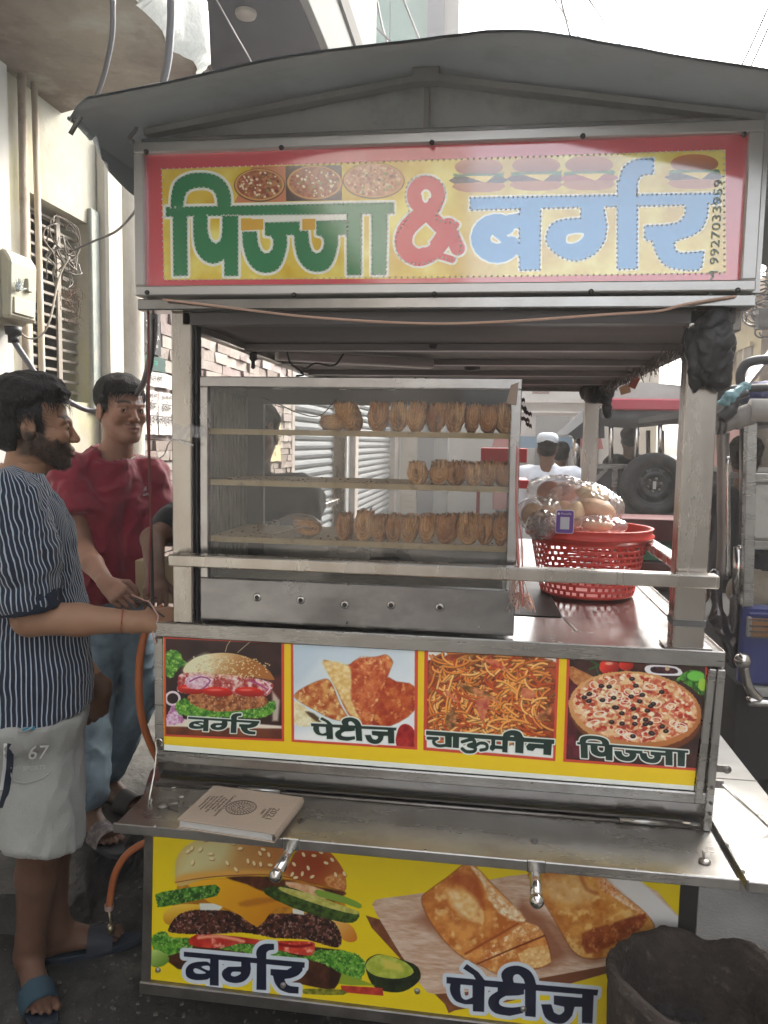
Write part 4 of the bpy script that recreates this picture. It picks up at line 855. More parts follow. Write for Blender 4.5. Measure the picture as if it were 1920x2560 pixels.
    skin_mesh('cuff', [(cuff, *box_of([s1], .12), .005)], mat('navy_cuff', (.010, .016, .032), .9, bump=.3, bscale=300), rt, disp=lambda v: folds(v, ax_, .04, .004, 5))
    # collar: a stand of cloth round the neck
    mb = MB(); cc = nb+f*.004+V(0, 0, .052); 
    def cg(u, v):
        a = 2*pi*(u-.5)*.93; w = .076+.030*v; z = .050-.058*v+.010*cos(a); return cc+f*(w*cos(a)*1.0+.005)+r*(w*sin(a))+V(0, 0, z-.03-.022*np.clip(cos(a), 0, 1))
    mb.grid(cg, 40, 5); mb.grid(lambda u, v: cg(u, v)*1+V(0, 0, -.004)+(cc-cg(u, v))*.05, 40, 5)
    o = part('collar', mb, SM, rt); me = o.data; a = me.attributes.new('st', 'FLOAT', 'POINT')
    L = world_loc(rt); a.data.foreach_set('value', np.array([atan2((np.array(v.co)+L-cc) @ r, (np.array(v.co)+L-cc) @ f)*.09+v.co.z*.35 for v in me.vertices], dtype=np.float32))
    # shorts
    wz = ctr+V(0, 0, .88)
    h1_ = V(*((ctr+r*.11+f*.015)[:2]*.6+k1[:2]*.4), .535); h2_ = V(*((ctr-r*.105+f*.03)[:2]*.45+k2[:2]*.55), .535)
    def shorts(p):
        d = smin(smin(s_cap(p, wz, h1_-V(0, 0, .05), .128, .112), s_cap(p, wz, h2_-V(0, 0, .05), .128, .105), .02), s_cap(p, wz+r*.05, wz-r*.05, .14, .14), .03)
        return smax(smax(d, (.528-.02*((p-ctr) @ f)/.1)-p[:, 2], .006), p[:, 2]-.865, .01)
    SH = mat('grey_shorts', (.30, .305, .285), .9, var=.1, vscale=8, bump=.3, bscale=300, sheen=.2)
    so_ = skin_mesh('shorts', [(shorts, ctr+V(-.3, -.3, .43), ctr+V(.3, .3, .96), .007)], SH, rt, disp=lambda v: folds(v, (0, 0, 1), .07, .010, 21, 4)+folds(v, (.4, .3, .7), .05, .003, 22))
    # side stripe, pocket and print on the near side
    def on(u, v_, off=.004):
        """point on the shorts surface hit by the sight line of survey pixel (u, v)"""
        d = P(u, v_, y=1)-CAMP; d = d/np.linalg.norm(d); t = np.linspace(1.2, 2.6, 500); q = CAMP+t[:, None]*d; s_ = shorts(q); k = np.argmax(s_ < .004); return q[k]-d*(off+.004)
    def ribbon(pts, w, name, m, off=.006):
        pp = [on(u, v_, off) for u, v_ in pts]; mb = MB(); vs = []
        for q in pp: vs += [q-f*w/2, q+f*w/2]
        mb.add(vs, [(2*i, 2*i+1, 2*i+3, 2*i+2) for i in range(len(pp)-1)], True); return part(name, mb, m, so_)
    ribbon([(26,1800),(27,1860),(24,1920),(16,1975),(4,2020)], .016, 'side_stripe', mat('navy_tape', (.012, .016, .03), .9))
    ribbon([(13,1800),(14,1860),(11,1920),(3,1975)], .008, 'white_stripe', mat('white_tape', (.55, .56, .55), .9))
    ribbon([(74,1795),(74,1815),(70,1826)], .028, 'pocket_lining', mat('blue_lining', (.02, .20, .30), .8))
    mb = MB(); mb.tube([on(u, v_, .004) for u, v_ in spline([(40,1810),(44,1826),(58,1829),(78,1820),(92,1795)], 4)], .0022, 5); part('pocket_seam', mb, SH, so_)
    mb = MB(); mb.tube([on(u, v_, .004) for u, v_ in spline([(28,1900),(30,1945),(60,1958),(100,1948),(128,1930)], 4)], .002, 5); part('pocket_edge', mb, SH, so_)
    for tx, sz, (u, v_) in (('67', .050, (95, 1883)), ('SPORTS', .0155, (86, 1920))):
        me = text_mesh(tx, sz, .0006); c_ = on(u, v_, .015); xr = unit(on(u+30, v_-2, .01)-on(u-30, v_+2, .01)); yu = unit(V(0, 0, 1)-xr*xr[2]); nz = np.cross(xr, yu)
        place_mesh(me, Matrix(((xr[0], yu[0], nz[0], c_[0]), (xr[1], yu[1], nz[1], c_[1]), (xr[2], yu[2], nz[2], c_[2]), (0, 0, 0, 1))), rt); part('print', me, mat('print_pale', (.42, .41, .38), .8), so_)
    # thread on the wrist
    bt = wrR-unit(wrR-elR)*.035; a_ = unit(wrR-elR); q1 = unit(np.cross(a_, (0, 0, 1))); q2 = np.cross(a_, q1)
    mb = MB(); mb.tube([bt+(q1*cos(t)+q2*sin(t))*.0325 for t in np.linspace(0, 2*pi, 25)], .0016, 5); part('wrist_thread', mb, mat('red_thread', (.30, .07, .05), .8), rt)
    return rt

def man_maroon():
    f = unit((.74, -.67, 0)); r = V(f[1], -f[0], 0); sk = (.29, .155, .105)
    H = D(262, 884, y=.95); H = V(H[0], .95, H[2]); hf = unit((.80, -.60, -.03))
    ctr = V(*(D(240, 1200, y=.97)[:2]), 0)
    rt = root('person', (ctr[0], ctr[1], .15), 'young man in a maroon t-shirt and pale blue jeans standing behind the bearded man, smiling', 'person')
    hc, cols, loc = head_parts(rt, H, hf, skin=sk, s=1.06, opened=.0035, must=.55)
    sh = 1.50; shR = ctr+r*.155+V(0, 0, sh-.035); shL = ctr-r*.16+V(0, 0, sh-.05)
    nb = ctr+V(0, 0, sh+.015)
    elR = D(176, 1185, y=.78); wrR = D(232, 1262, y=.60); elL = D(352, 1230, y=1.0); wrL = elL+V(.08, -.16, -.05)
    torso = lambda p: smin(chain(p, [ctr+V(0, 0, .98), ctr+V(0, 0, 1.2), ctr+V(0, 0, 1.38)], [.11, .105, .10]), smin(s_cap(p, shR, shL, .045, .045), s_cap(p, nb, H+V(0, 0, -.09), .058, .05), .05), .06)
    arR = lambda p: chain(p, [shR, elR, elR*.55+wrR*.45, wrR], [.05, .041, .036, .025], .015)
    hR, l1, h1 = hand_fn(wrR, unit(D(285, 1305, y=.52)-wrR), V(-.3, -.6, .7), (.7, .9, 1.1, 1.2), .9, .98)
    a1 = P(222, 2020, z=.25); a2 = P(268, 1950, z=.25)
    k1 = ctr+r*.10+V(0, 0, .62)+f*.05; k2 = ctr-r*.10+V(0, 0, .62)+f*.06
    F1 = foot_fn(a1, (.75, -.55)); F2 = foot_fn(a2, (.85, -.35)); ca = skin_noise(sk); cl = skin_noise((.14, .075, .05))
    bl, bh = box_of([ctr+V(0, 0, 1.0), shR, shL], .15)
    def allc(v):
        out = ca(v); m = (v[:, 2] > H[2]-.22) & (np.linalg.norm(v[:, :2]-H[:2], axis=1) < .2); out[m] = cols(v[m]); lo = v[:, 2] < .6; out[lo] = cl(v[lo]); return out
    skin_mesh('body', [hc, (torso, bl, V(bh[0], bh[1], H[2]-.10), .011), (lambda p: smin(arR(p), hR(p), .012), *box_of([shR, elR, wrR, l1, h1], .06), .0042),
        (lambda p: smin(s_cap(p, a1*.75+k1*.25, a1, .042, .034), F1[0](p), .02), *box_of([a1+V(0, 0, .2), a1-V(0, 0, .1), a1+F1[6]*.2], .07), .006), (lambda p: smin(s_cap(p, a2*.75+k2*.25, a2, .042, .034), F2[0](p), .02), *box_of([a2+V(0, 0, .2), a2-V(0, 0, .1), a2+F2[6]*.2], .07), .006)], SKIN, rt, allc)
    STR = mat('striped_strap', (.09, .08, .08), .7, c2=(.25, .2, .2), c2scale=30); slipper(rt, F1, (.035, .035, .038), strap=STR); slipper(rt, F2, (.025, .022, .022))
    def region(q):
        ax = np.abs(q[:, 0]); fr = np.where(q[:, 1] < -.03, q[:, 2]-.056-.10*np.clip(q[:, 0], -.05, .08), np.where(q[:, 1] < .03, q[:, 2]-.0+.0*ax, q[:, 2]+.06))
        burn = -np.maximum(np.maximum(np.abs(q[:, 1]+.004)-.012, q[:, 2]-.05), -q[:, 2]-.028); return np.maximum(fr, np.where(ax > .05, burn, -1))
    hair_mesh(rt, H, hf, loc, 1.06, region, .017, 3000, lambda p: (1 if p[2] > .06 else .1*np.sign(p[0]), -.45 if p[2] > .06 else -.1, -.1 if p[2] > .06 else -1), seed=9, length=.055, lift=.14)
    TE = mat('maroon_jersey', (.22, .017, .036), .85, var=.12, vscale=5, bump=.2, bscale=600, sheen=.3)
    s1 = shR*.35+elR*.65+V(0, 0, .02); s2 = shL*.3+elL*.7; a1_ = unit(s1-shR); a2_ = unit(s2-shL)
    def tee(p):
        d = smin(chain(p, [ctr+V(0, 0, 1.0), ctr+V(0, 0, 1.15), ctr+V(0, 0, 1.38)], [.138, .124, .112], .03), s_cap(p, shR, shL, .062, .062), .06)
        w = (p-ctr) @ r; d = d-.05*np.clip(np.abs(w)/.15, 0, 1)*np.clip((1.42-p[:, 2])/.1, 0, 1)
        d = smin(d, s_cap(p, nb-V(0, 0, .02), nb+V(0, 0, .0), .08, .066), .05)
        sl = smax(s_cap(p, shR, s1, .064, .075), (p-s1) @ a1_, .005); sr = smax(s_cap(p, shL, s2, .064, .078), (p-s2) @ a2_, .005)
        d = smin(smin(d, sl, .03), sr, .03); d = smax(d, -s_cap(p, nb+V(0, 0, .0)+f*.02, nb+V(0, 0, .2), .058, .06), .006)
        return smax(d, .985-p[:, 2]+.04*((p-ctr) @ f), .008)
    skin_mesh('t_shirt', [(tee, ctr+V(-.36, -.36, .92), ctr+V(.36, .36, 1.58), .0075)], TE, rt, disp=lambda v: folds(v, (.15, .1, 1), .08, .013, 31, 4)+folds(v, (.7, .3, .6), .06, .007, 33)+folds(v, (.3, .1, -.9), .03, .002, 34))
    mb = MB(); mb.tube([nb+f*.022+V(0, 0, .012)+(f*cos(t)*.068+r*sin(t)*.070)+V(0, 0, -.035*cos(t)*.8) for t in np.linspace(0, 2*pi, 33)], .0075, 6, cap=False); part('neckband', mb, TE, rt)
    # logo
    def on(u, v_):
        d = P(u, v_, y=1)-CAMP; d = d/np.linalg.norm(d); t = np.linspace(2., 4, 700); q = CAMP+t[:, None]*d; k = np.argmax(tee(q) < .008); return q[k]-d*.008
    lg = MB()
    for (u, v_, w, h) in ((366,1222,15,12),(366,1236,18,8)):
        a, b, c_, d_ = on(u-w/2, v_-h/2), on(u+w/2, v_-h/2), on(u+w/2, v_+h/2), on(u-w/2, v_+h/2); lg.quad(a, b, c_, d_)
    part('chest_logo', lg, mat('logo_pale', (.45, .32, .33), .8, c2=(.2, .03, .05), c2scale=120), rt)
    JN = mat('pale_jeans', (.22, .31, .38), .9, var=.25, vscale=7, bump=.4, bscale=500, c2=(.12, .18, .23), c2scale=5)
    wz = ctr+V(0, 0, 1.0)
    jf = lambda a, k: (lambda p: smax(chain(p, [wz, k, a+V(0, 0, .06)], [.115, .078, .07], .03), a[2]-.005-p[:, 2], .006))
    j1, j2 = jf(a1, k1), jf(a2, k2)
    skin_mesh('jeans', [(lambda p: smin(smin(j1(p), j2(p), .02), s_cap(p, wz+r*.05, wz-r*.05, .115, .115), .03), *box_of([wz+V(0, 0, .05), k1, k2, a1-V(0, 0, .03), a2], .13), .008)], JN, rt, disp=lambda v: folds(v, (.3, .2, .3), .06, .008, 41))
    return rt

def simple_person(ctr, f, H, shw, top, cols_, label, arms=None, group=None, cap=None, hip=.9, seated=False, res=.012, skin=(.16, .085, .055), arm_len=None, feet=True, hairy=True):
    """a background figure: body, shirt, trousers, hair or cap"""
    f = unit((f[0], f[1], 0)); r = V(f[1], -f[0], 0); ctr = V(ctr[0], ctr[1], 0); H = np.asarray(H, float)
    rt = root('person', (ctr[0], ctr[1], 0), label, 'person', group); zs = H[2]-.225
    hc, cols, loc = head_parts(rt, H, f, skin=skin, s=1.0, h=.006)
    nb = V(ctr[0], ctr[1], zs+.045); shR = ctr+r*shw+V(0, 0, zs); shL = ctr-r*shw+V(0, 0, zs); arms = arms or []
    if not arms:
        arms = [(shR, shR+r*.06+V(0, 0, -.28), shR+r*.04+f*.08+V(0, 0, -.52)), (shL, shL-r*.06+V(0, 0, -.28), shL-r*.04+f*.08+V(0, 0, -.52))]
    body = lambda p: smin(hc[0](p), smin(chain(p, [ctr+V(0, 0, hip), ctr+V(0, 0, zs-.12)], [.09, .10]), s_cap(p, nb, H-V(0, 0, .08), .052, .05), .03), .015)
    pcs = [hc, (body, *box_of([ctr+V(0, 0, hip-.05), nb, shR, shL], .12), res)]
    for a, b, c_ in arms:
        hn, l_, h_ = hand_fn(c_, unit(c_-b), V(.1, -.2, 1), (.5, .6, .6, .7), .4, .95)
        pcs.append(((lambda a=a, b=b, c_=c_, hn=hn: (lambda p: smin(chain(p, [a, b, c_], [.05, .04, .027], .015), hn(p), .012)))(), *box_of([a, b, c_, l_, h_], .05), .006))
    cn = skin_noise(skin)
    def allc(v):
        out = cn(v); m = (v[:, 2] > H[2]-.22) & (np.linalg.norm(v[:, :2]-H[:2], axis=1) < .2); out[m] = cols(v[m]); return out
    CL = mat('cloth_'+cols_[0], cols_[1], .9, var=.12, vscale=6, bump=.25, bscale=300, sheen=.2)
    skin_mesh('body', pcs, SKIN, rt, allc)
    def sh(p):
        d = smin(chain(p, [ctr+V(0, 0, min(hip, cols_[3]+.08)), ctr+V(0, 0, zs-.1)], [.155, .14], .03), s_cap(p, shR-V(0, 0, .03), shL-V(0, 0, .03), .066, .066), .08); w = (p-ctr) @ r
        d = d-.04*np.clip(np.abs(w)/.14, 0, 1); d = smin(d, s_cap(p, nb-V(0, 0, .05), nb, .08, .065), .04)
        for a, b, c_ in arms: e = b*.9+c_*.1 if not cols_[2] else b*.15+c_*.85; d = smin(d, chain(p, [a, b, e] if cols_[2] else [a, a*.35+b*.65], [.072, .062, .05] if cols_[2] else [.075, .07], .02), .02)
        return smax(d, cols_[3]-p[:, 2], .01)
    pts = [ctr+V(0, 0, cols_[3]), nb, shR, shL]+[q for a in arms for q in (a, b_) for b_ in (a[1], a[2])] if False else [ctr+V(0, 0, cols_[3]), nb, shR, shL]+[a[k] for a in arms for k in (0, 1, 2)]
    skin_mesh('shirt', [(sh, *box_of(pts, .21), res)], CL, rt, disp=lambda v: folds(v, (.2, .1, 1), .08, .009, 3))
    if feet and not seated:
        TR = mat('trousers_'+cols_[0], tuple(x*.8 for x in cols_[1]), .9, bump=.2)
        k = [ctr+r*.09*s_+V(0, 0, .48)+f*.02 for s_ in (1, -1)]; a = [ctr+r*.1*s_+V(0, 0, .1) for s_ in (1, -1)]
        tr = lambda p: smin(chain(p, [ctr+V(0, 0, hip), k[0], a[0]], [.12, .08, .06]), chain(p, [ctr+V(0, 0, hip), k[1], a[1]], [.12, .08, .06]), .02)
        skin_mesh('trousers', [(tr, *box_of([ctr+V(0, 0, hip), a[0], a[1]], .13), .016)], TR, rt)
        for q in a: mb = MB(); c_ = V(q[0], q[1], .03)+f*.07; mb.ball(c_, 1, 12, 8, (.055+abs(f[0])*.08, .055+abs(f[1])*.08, .035)); part('shoe', mb, mat('dark_shoe', (.02, .018, .016), .6), rt)
    if cap:
        mb = MB(); R_ = 1.0; mb.lathe_sc([(.082, .045), (.086, .05), (.087, .085), (.083, .10), (.070, .118), (.04, .128), (0, .130)], H+V(0, 0, -.002)-f*.014, 24, (1, 1.14, 1)); part('skull_cap', mb, mat('white_cap', (.62, .68, .74), .85, bump=.5, bscale=120), rt)
    if hairy:
        def region(q): return np.where(q[:, 1] < -.03, q[:, 2]-.045, np.where(q[:, 1] < .02, q[:, 2]-.01, q[:, 2]+.07))
        hair_mesh(rt, H, f, loc, 1.0, region, .008 if cap else .02, 1100 if not cap else 300, lambda p: (.2*p[0], -.3, -1), seed=int(abs(H[0])*100), length=.04, lift=.15)
    return rt
def build_people():
    man_striped(); man_maroon()
    # man in black behind the case, resting his hand on the counter corner
    Hc = P(640, 1085, y=.98); ctr = V(Hc[0]-.02, 1.0, 0)
    hnd = D(336, 1300, y=.34); el = D(330, 1165, y=.62)
    sR = ctr+V(-.15, -.06, 1.36)
    simple_person(ctr, (.25, -1), V(Hc[0], .98, Hc[2]), .17, 0, ('black', (.016, .017, .02), False, .95), 'man in black behind the display case, his hand resting on the counter corner',
        arms=[(sR, el, V(hnd[0], hnd[1], 1.175)), (ctr+V(.18, 0, 1.34), ctr+V(.24, -.05, 1.08), ctr+V(.14, -.28, 1.16))], feet=True)
    # man in a white cap walking away
    c = D(1187, 1000, y=4.6); h = D(1182, 968, y=4.6)
    simple_person((c[0], 4.6), (.05, 1), V(h[0], 4.6, h[2]-.0), .19, 0, ('white', (.60, .64, .70), True, .55), 'man in a white skull cap and white kurta seen from behind', cap=True)
    c = D(1212, 985, y=6.5); simple_person((c[0]+.02, 6.5), (.2, 1), V(c[0], 6.5, c[2]+.02), .16, 0, ('grey', (.10, .10, .12), True, .8), 'dark haired person beyond the man in the white cap', res=.02)
# ================================================================== MATERIALS USED OFTEN
STEEL = mat('stainless_steel', (.40, .39, .375), .22, .96, var=.06, vscale=5, rvar=.06, dirt=((.26, .245, .225), 6, .40, .90, (1, 1, 1)))
STEEL_B = mat('brushed_steel', (.40, .39, .37), .28, .95, var=.08, vscale=6, rvar=.07, stretch=(.3, 1, 4), dirt=((.24, .22, .20), 9, .42, .88, (1, 1, 1)))
STEEL_D = mat('grimy_steel', (.26, .245, .23), .38, .85, var=.15, vscale=8, rvar=.08, dirt=((.12, .10, .085), 7, .40, .80, (1, 1, 1)))
ALU = mat('aluminium_profile', (.50, .49, .475), .38, .85, var=.05, vscale=10, rvar=.06, stretch=(.2, 1, 4))
CHROME = mat('chrome_tube', (.60, .58, .55), .14, 1., var=.06, vscale=10, rvar=.05, dirt=((.3, .27, .23), 16, .45, .85, (1, 1, 1)))
BLACK = mat('black_plastic', (.018, .018, .02), .5, var=.2)
RUBBER = mat('black_rubber', (.022, .022, .024), .75, bump=.2, bscale=60, dirt=((.07, .065, .06), 9, .5, .75, (1, 1, 1)))
BOLT = mat('bolt_metal', (.09, .085, .08), .45, .7)
PLASTER = mat('cream_plaster', (.43, .42, .35), .9, var=.08, vscale=3, bump=.25, bscale=30, c2=(.31, .26, .19), c2scale=1.6, c2lo=.5, c2hi=.72, dirt=((.40, .40, .17), 1.1, .56, .72, (1, 1, .7)))
WHITE_W = mat('white_wall', (.47, .465, .44), .9, var=.06, vscale=3, bump=.15, bscale=30, dirt=((.38, .34, .29), 2.2, .55, .78, (1, 1, .5)))
CONC = mat('stained_concrete', (.22, .185, .145), .95, var=.2, vscale=3, bump=.5, bscale=18, c2=(.14, .105, .08), c2scale=2, dirt=((.30, .285, .24), 3, .56, .75, (1, 1, 1)))

def pt(v): return tuple(map(float, v))
def box_part(name, x0, x1, y0, y1, z0, z1, m, parent, bevel=.0, label=None):
    mb = MB(); mb.box(x0, x1, y0, y1, z0, z1); return part(name, mb, m, parent, bevel, label)

# ================================================================== SETTING
def build_setting():
    # --- ground: asphalt sheet to the horizon with a coarse relief near the cart
    road = mat('asphalt', (.15, .146, .137), .92, var=.25, vscale=4, bump=.7, bscale=90, c2=(.095, .09, .085), c2scale=1.1, c2lo=.48, c2hi=.60, dirt=((.19, .185, .17), 60, .58, .70, (1, 1, 1)))
    mb = MB(); n = 60
    def gz(x, y):
        w = np.clip(1-abs(x+.5)/6, 0, 1)*np.clip(1-abs(y-1)/6, 0, 1); return -.004+float(w)*.012*sin(x*5.1+1.3*sin(y*3))*sin(y*4.3)-.008
    xs = [-120, -60, -25, -12]+[-7+i*.25 for i in range(61)]+[12, 25, 60, 120]; ys = [-60, -25, -12]+[-6+i*.25 for i in range(65)]+[14, 25, 60, 160]
    vs = [(x, y, gz(x, y)) for y in ys for x in xs]; nx = len(xs)
    mb.add(vs, [(j*nx+i, j*nx+i+1, (j+1)*nx+i+1, (j+1)*nx+i) for j in range(len(ys)-1) for i in range(nx-1)], True)
    setting('ground', mb, road)
    # dark trodden dirt in front of the wall and under the cart
    dirt = mat('wet_dirt', (.040, .039, .037), .85, var=.4, vscale=6, bump=.9, bscale=26, c2=(.11, .10, .088), c2scale=5, c2lo=.52, c2hi=.72, dirt=((.17, .16, .14), 45, .62, .72, (1, 1, 1)))
    mb = MB(); mb.grid(lambda u, v: (-1.9+u*2.25+(.12*sin(v*11) if u == 1 else 0), -2.4+v*4.6, .006+.018*_n2(u*13, v*17)*(0 if u in (0, 1) else 1)), 60, 90); setting('dirt_ground', mb, dirt)
    # rough stone ledge along the wall
    mb = MB()
    def ledge(u, v):
        y = .30+v*3.2; wob = .05*_n2(v*12, 3.1)+.03*_n2(v*31, 7); e = -1.33+wob-.12*v
        prof = [(-1.9, .15), (-1.7, .155), (-1.55, .15), (e, .145), (e+.03, .12), (e+.05, .05), (e+.07, -.02)]; k = u*6; i = min(5, int(k)); t = k-i
        x = prof[i][0]*(1-t)+prof[i+1][0]*t; z = prof[i][1]*(1-t)+prof[i+1][1]*t; return (x+.012*_n2(u*23, v*60), y, z+.016*_n2(u*29, v*51))
    mb.grid(ledge, 36, 120); a = [ledge(i/36, 0) for i in range(37)]; mb.add([pt(q) for q in a]+[(a[0][0], a[0][1], -.02)], [tuple(range(38))])
    setting('stone_ledge', mb, mat('broken_stone', (.060, .058, .054), .9, var=.35, vscale=8, bump=.9, bscale=30, c2=(.12, .11, .10), c2scale=6, c2lo=.55, c2hi=.7))
    # litter on the dirt
    rng = np.random.default_rng(5); mb = MB()
    for k in range(700):
        x = rng.uniform(-1.5, -.2); y = rng.uniform(-.9, 1.0); s_ = rng.uniform(.002, .006); a = rng.uniform(0, pi)
        if x < -1.28 and y > .25: continue
        mb.obox((x, y, .022+s_*.3), (cos(a), sin(a), 0), (-sin(a), cos(a), 0), (0, 0, 1), s_, s_*.7, s_*.5)
    tag(part('gravel', mb, mat('gravel_bits', (.12, .11, .095), .9, var=.5, vscale=80)), kind='stuff')
    for k, (x, y, c_) in enumerate(((-1.25, .30, 'orange'), (-1.18, .38, 'white'), (-1.30, .14, 'white'))):
        mb = MB(); mb.grid(lambda u, v: (x+.03*(u-.5)*(1+.4*sin(7*v)), y+.022*(v-.5), .026+.008*sin(5*u+3*v)), 5, 4); solo('litter_scrap', mb, mat('scrap_'+c_, (.35, .10, .03) if c_ == 'orange' else (.35, .34, .31), .8), ['torn orange wrapper scrap on the dirt beside the ledge', 'small crumpled white scrap on the dirt nearest the orange wrapper', 'white paper bit on the dirt by the sandalled foot'][k], 'litter')

    # --- left building: cream wall with window, pilasters, overhanging balcony slab
    b = root('plastered_building', (-2.2, 0, 0), 'cream plastered house wall with a barred window and overhanging balcony slab', 'building')
    X = -1.9
    mb = MB(); mb.box(X-.25, X, -7, 1.17, 0, 6.5); mb.box(X-.25, X, 1.63, 2.1, 0, 6.5); mb.box(X-.25, X, 1.17, 1.63, 0, 1.76); mb.box(X-.25, X, 1.17, 1.63, 2.59, 6.5); part('wall', mb, PLASTER, b)
    box_part('white_band', X, X+.03, -7, .99, 0, 3.0, WHITE_W, b)
    pl = mat('worn_white_plaster', (.44, .42, .365), .9, var=.08, vscale=4, bump=.3, bscale=40, dirt=((.33, .29, .24), 3.2, .54, .7, (1, 1, .4)))
    box_part('pilaster', X, X+.06, 1.70, 1.86, 0, 3.0, pl, b, .012)
    mb = MB(); mb.lathe([(.085, 0), (.085, 3.0)], (X+.01, 1.985, 0), n=28); part('round_column', mb, pl, b)
    box_part('reveal_strip', X, X+.022, 1.62, 1.695, 1.72, 2.66, mat('grey_green_paint', (.30, .33, .30), .8, var=.15, dirt=((.45, .44, .38), 12, .5, .7, (1, 1, 1))), b, .004)
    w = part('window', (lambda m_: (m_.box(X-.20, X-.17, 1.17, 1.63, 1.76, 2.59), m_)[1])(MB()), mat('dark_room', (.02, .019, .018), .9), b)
    gm = mat('dusty_grille', (.26, .235, .20), .7, var=.2, vscale=10)
    for k in range(17):
        z = 1.80+k*.047; mb = MB(); mb.box(X-.075, X-.06, 1.17, 1.63, z, z+.011); part('grille_bar', mb, gm, w)
    for y in (1.30, 1.45): mb = MB(); mb.box(X-.06, X-.052, y, y+.03, 1.76, 2.59); part('grille_upright', mb, gm, w)
    # balcony slab with its broken front corner
    mb = MB(); zs = 3.0
    bk = [(-1.16, -7), (-1.16, .62), (-1.145, .78), (-1.17, .90), (-1.12, 1.0), (-1.15, 1.10), (-1.19, 1.15), (-1.40, 1.19), (-1.6, 1.30), (-1.9, 1.42)]
    poly = bk+[(X, -7)]; mb.prism(poly, 'z', zs, zs+.16); sl_ = part('balcony_slab', mb, CONC, b)
    mb = MB(); ed = bk[1:7]; rr = np.random.default_rng(3)
    pts = []
    for i in range(-14, 1): pts.append((-1.155, .62+i*.5, 0))
    pts += [(x, y, 0) for x, y in ed]; pp = spline(pts[-9:], 5); vs = []
    for i, q in enumerate(pp):
        w_ = .030+.020*rr.uniform(); vs += [(q[0]-w_*.3, q[1], zs-.012-.01*rr.uniform()), (q[0]+w_, q[1], zs+.01+.02*rr.uniform()), (q[0]+w_*.8, q[1], zs+.20)]
    mb.add(vs, [(3*i+j, 3*i+j+1, 3*i+j+4, 3*i+j+3) for i in range(len(pp)-1) for j in (0, 1)], True)
    part('broken_edge', mb, mat('chipped_white_edge', (.60, .60, .57), .9, bump=.6, bscale=40), sl_)
    box_part('balcony_parapet', -1.24, -1.16, -7, .55, zs+.16, zs+1.1, WHITE_W, b)

    # --- stone clad wall with bill posters
    sm = [mat('clad_stone_%s' % n_, c_, .85, var=.15, vscale=9, bump=.5, bscale=40) for n_, c_ in (('grey', (.24, .21, .185)), ('brown', (.18, .145, .125)), ('pale', (.30, .275, .245)), ('mauve', (.21, .17, .16)))]
    b = root('stone_clad_wall', (-2.1, 2.1, 0), 'wall clad in rough split stone with torn bill posters behind the cart', 'wall')
    box_part('backing', X-.2, X-.03, 2.1, 5.3, 0, 4.3, CONC, b)
    rng = np.random.default_rng(11); st = MB(); z = 0.; cnt = 0; near = []
    while z < 4.25:
        h = rng.uniform(.055, .085); y = 2.1
        while y < 5.28:
            L = min(rng.uniform(.12, .30), 5.3-y); d = rng.uniform(.005, .035); q = (y+.002, y+L-.003, z+.002, z+h-.003, d); y += L; near.append(q)
        z += h
    near.sort(key=lambda q: -((1 if 1.25 < q[2] < 2.75 else 0)*10-abs(q[2]-1.95)-q[0]*.15))
    mats_near = []
    for k, (y0, y1, z0, z1, d) in enumerate(near):
        m_ = MB() if k < 290 else st; o = len(m_.v); m_.box(X-.05, X+d, y0, y1, z0, z1)
        m_.v = m_.v[:o]+[(vx+(rng.uniform(-.006, .006) if vx > X-.04 else 0), vy, vz+rng.uniform(-.003, .003)) for vx, vy, vz in m_.v[o:]]
        if k < 290: part('stone', m_, sm[int(rng.integers(4))], b)
    part('distant_stones', st, sm[1], b, kind='stuff')

    # --- shop fronts with grey roller shutters further down the same side
    gs = mat('grey_shutter', (.075, .088, .10), .7, .0, var=.1, vscale=5); bs = mat('beige_shutter', (.42, .37, .30), .6, .2, var=.1)
    b = root('shop_row', (-2.3, 9, 0), 'row of closed shops with grey ribbed roller shutters past the stone wall', 'building')
    box_part('wall', X-.5, X-.12, 5.3, 13.9, 0, 4.6, mat('shop_plaster', (.28, .26, .235), .9, var=.12, vscale=2, bump=.3), b)
    for y0, y1, n_ in ((5.3, 5.42, 'pier'), (7.75, 8.0, 'pier'), (8.75, 9.0, 'pier'), (13.2, 13.8, 'pier')): box_part(n_, X-.12, X+.02, y0, y1, 0, 4.0, mat('pier_stone', (.25, .22, .195), .9, var=.25, vscale=6, bump=.5), b, .01)
    box_part('side_door', X-.12, X-.06, 8.0, 8.75, 0, 2.5, mat('pale_door', (.27, .29, .30), .6), b)
    for (y0, y1, m_) in ((5.42, 7.75, gs), (9.0, 13.2, gs)):
        sh = part('roller_shutter', (lambda q: (q.box(X-.12, X-.09, y0, y1, 2.5, 2.75), q)[1])(MB()), m_, b)
        for k in range(25):
            z = k*.1; q = MB(); q.prism([(X-.11, z+.002), (X-.085, z+.02), (X-.075, z+.05), (X-.085, z+.08), (X-.11, z+.098)], 'y', y0+.01, y1-.01); o_ = MB(); o_.v = [(a[0], a[1], a[2]) for a in q.v]; o_.f = q.f; o_.sm = q.sm; part('slat', o_, m_, sh)
    box_part('lintel', X-.14, X+.03, 5.3, 13.8, 2.75, 3.05, mat('lintel_paint', (.5, .47, .42), .9), b)
    # little red awning on the stone wall
    rd = mat('faded_red_cloth', (.42, .07, .09), .8, var=.15); mb = MB(); mb.prism([(X+.03, 1.93), (X+.16, 1.86), (X+.16, 1.81), (X+.03, 1.83)], 'y', 2.95, 3.9); solo('red_awning', mb, rd, 'small faded red awning on the stone clad wall above the display case', 'awning')

    # --- building overhead with dark soffit
    b = root('overhead_building', (-1.4, 5, 4), 'building with a dark grey soffit and a round ceiling light overhead', 'building')
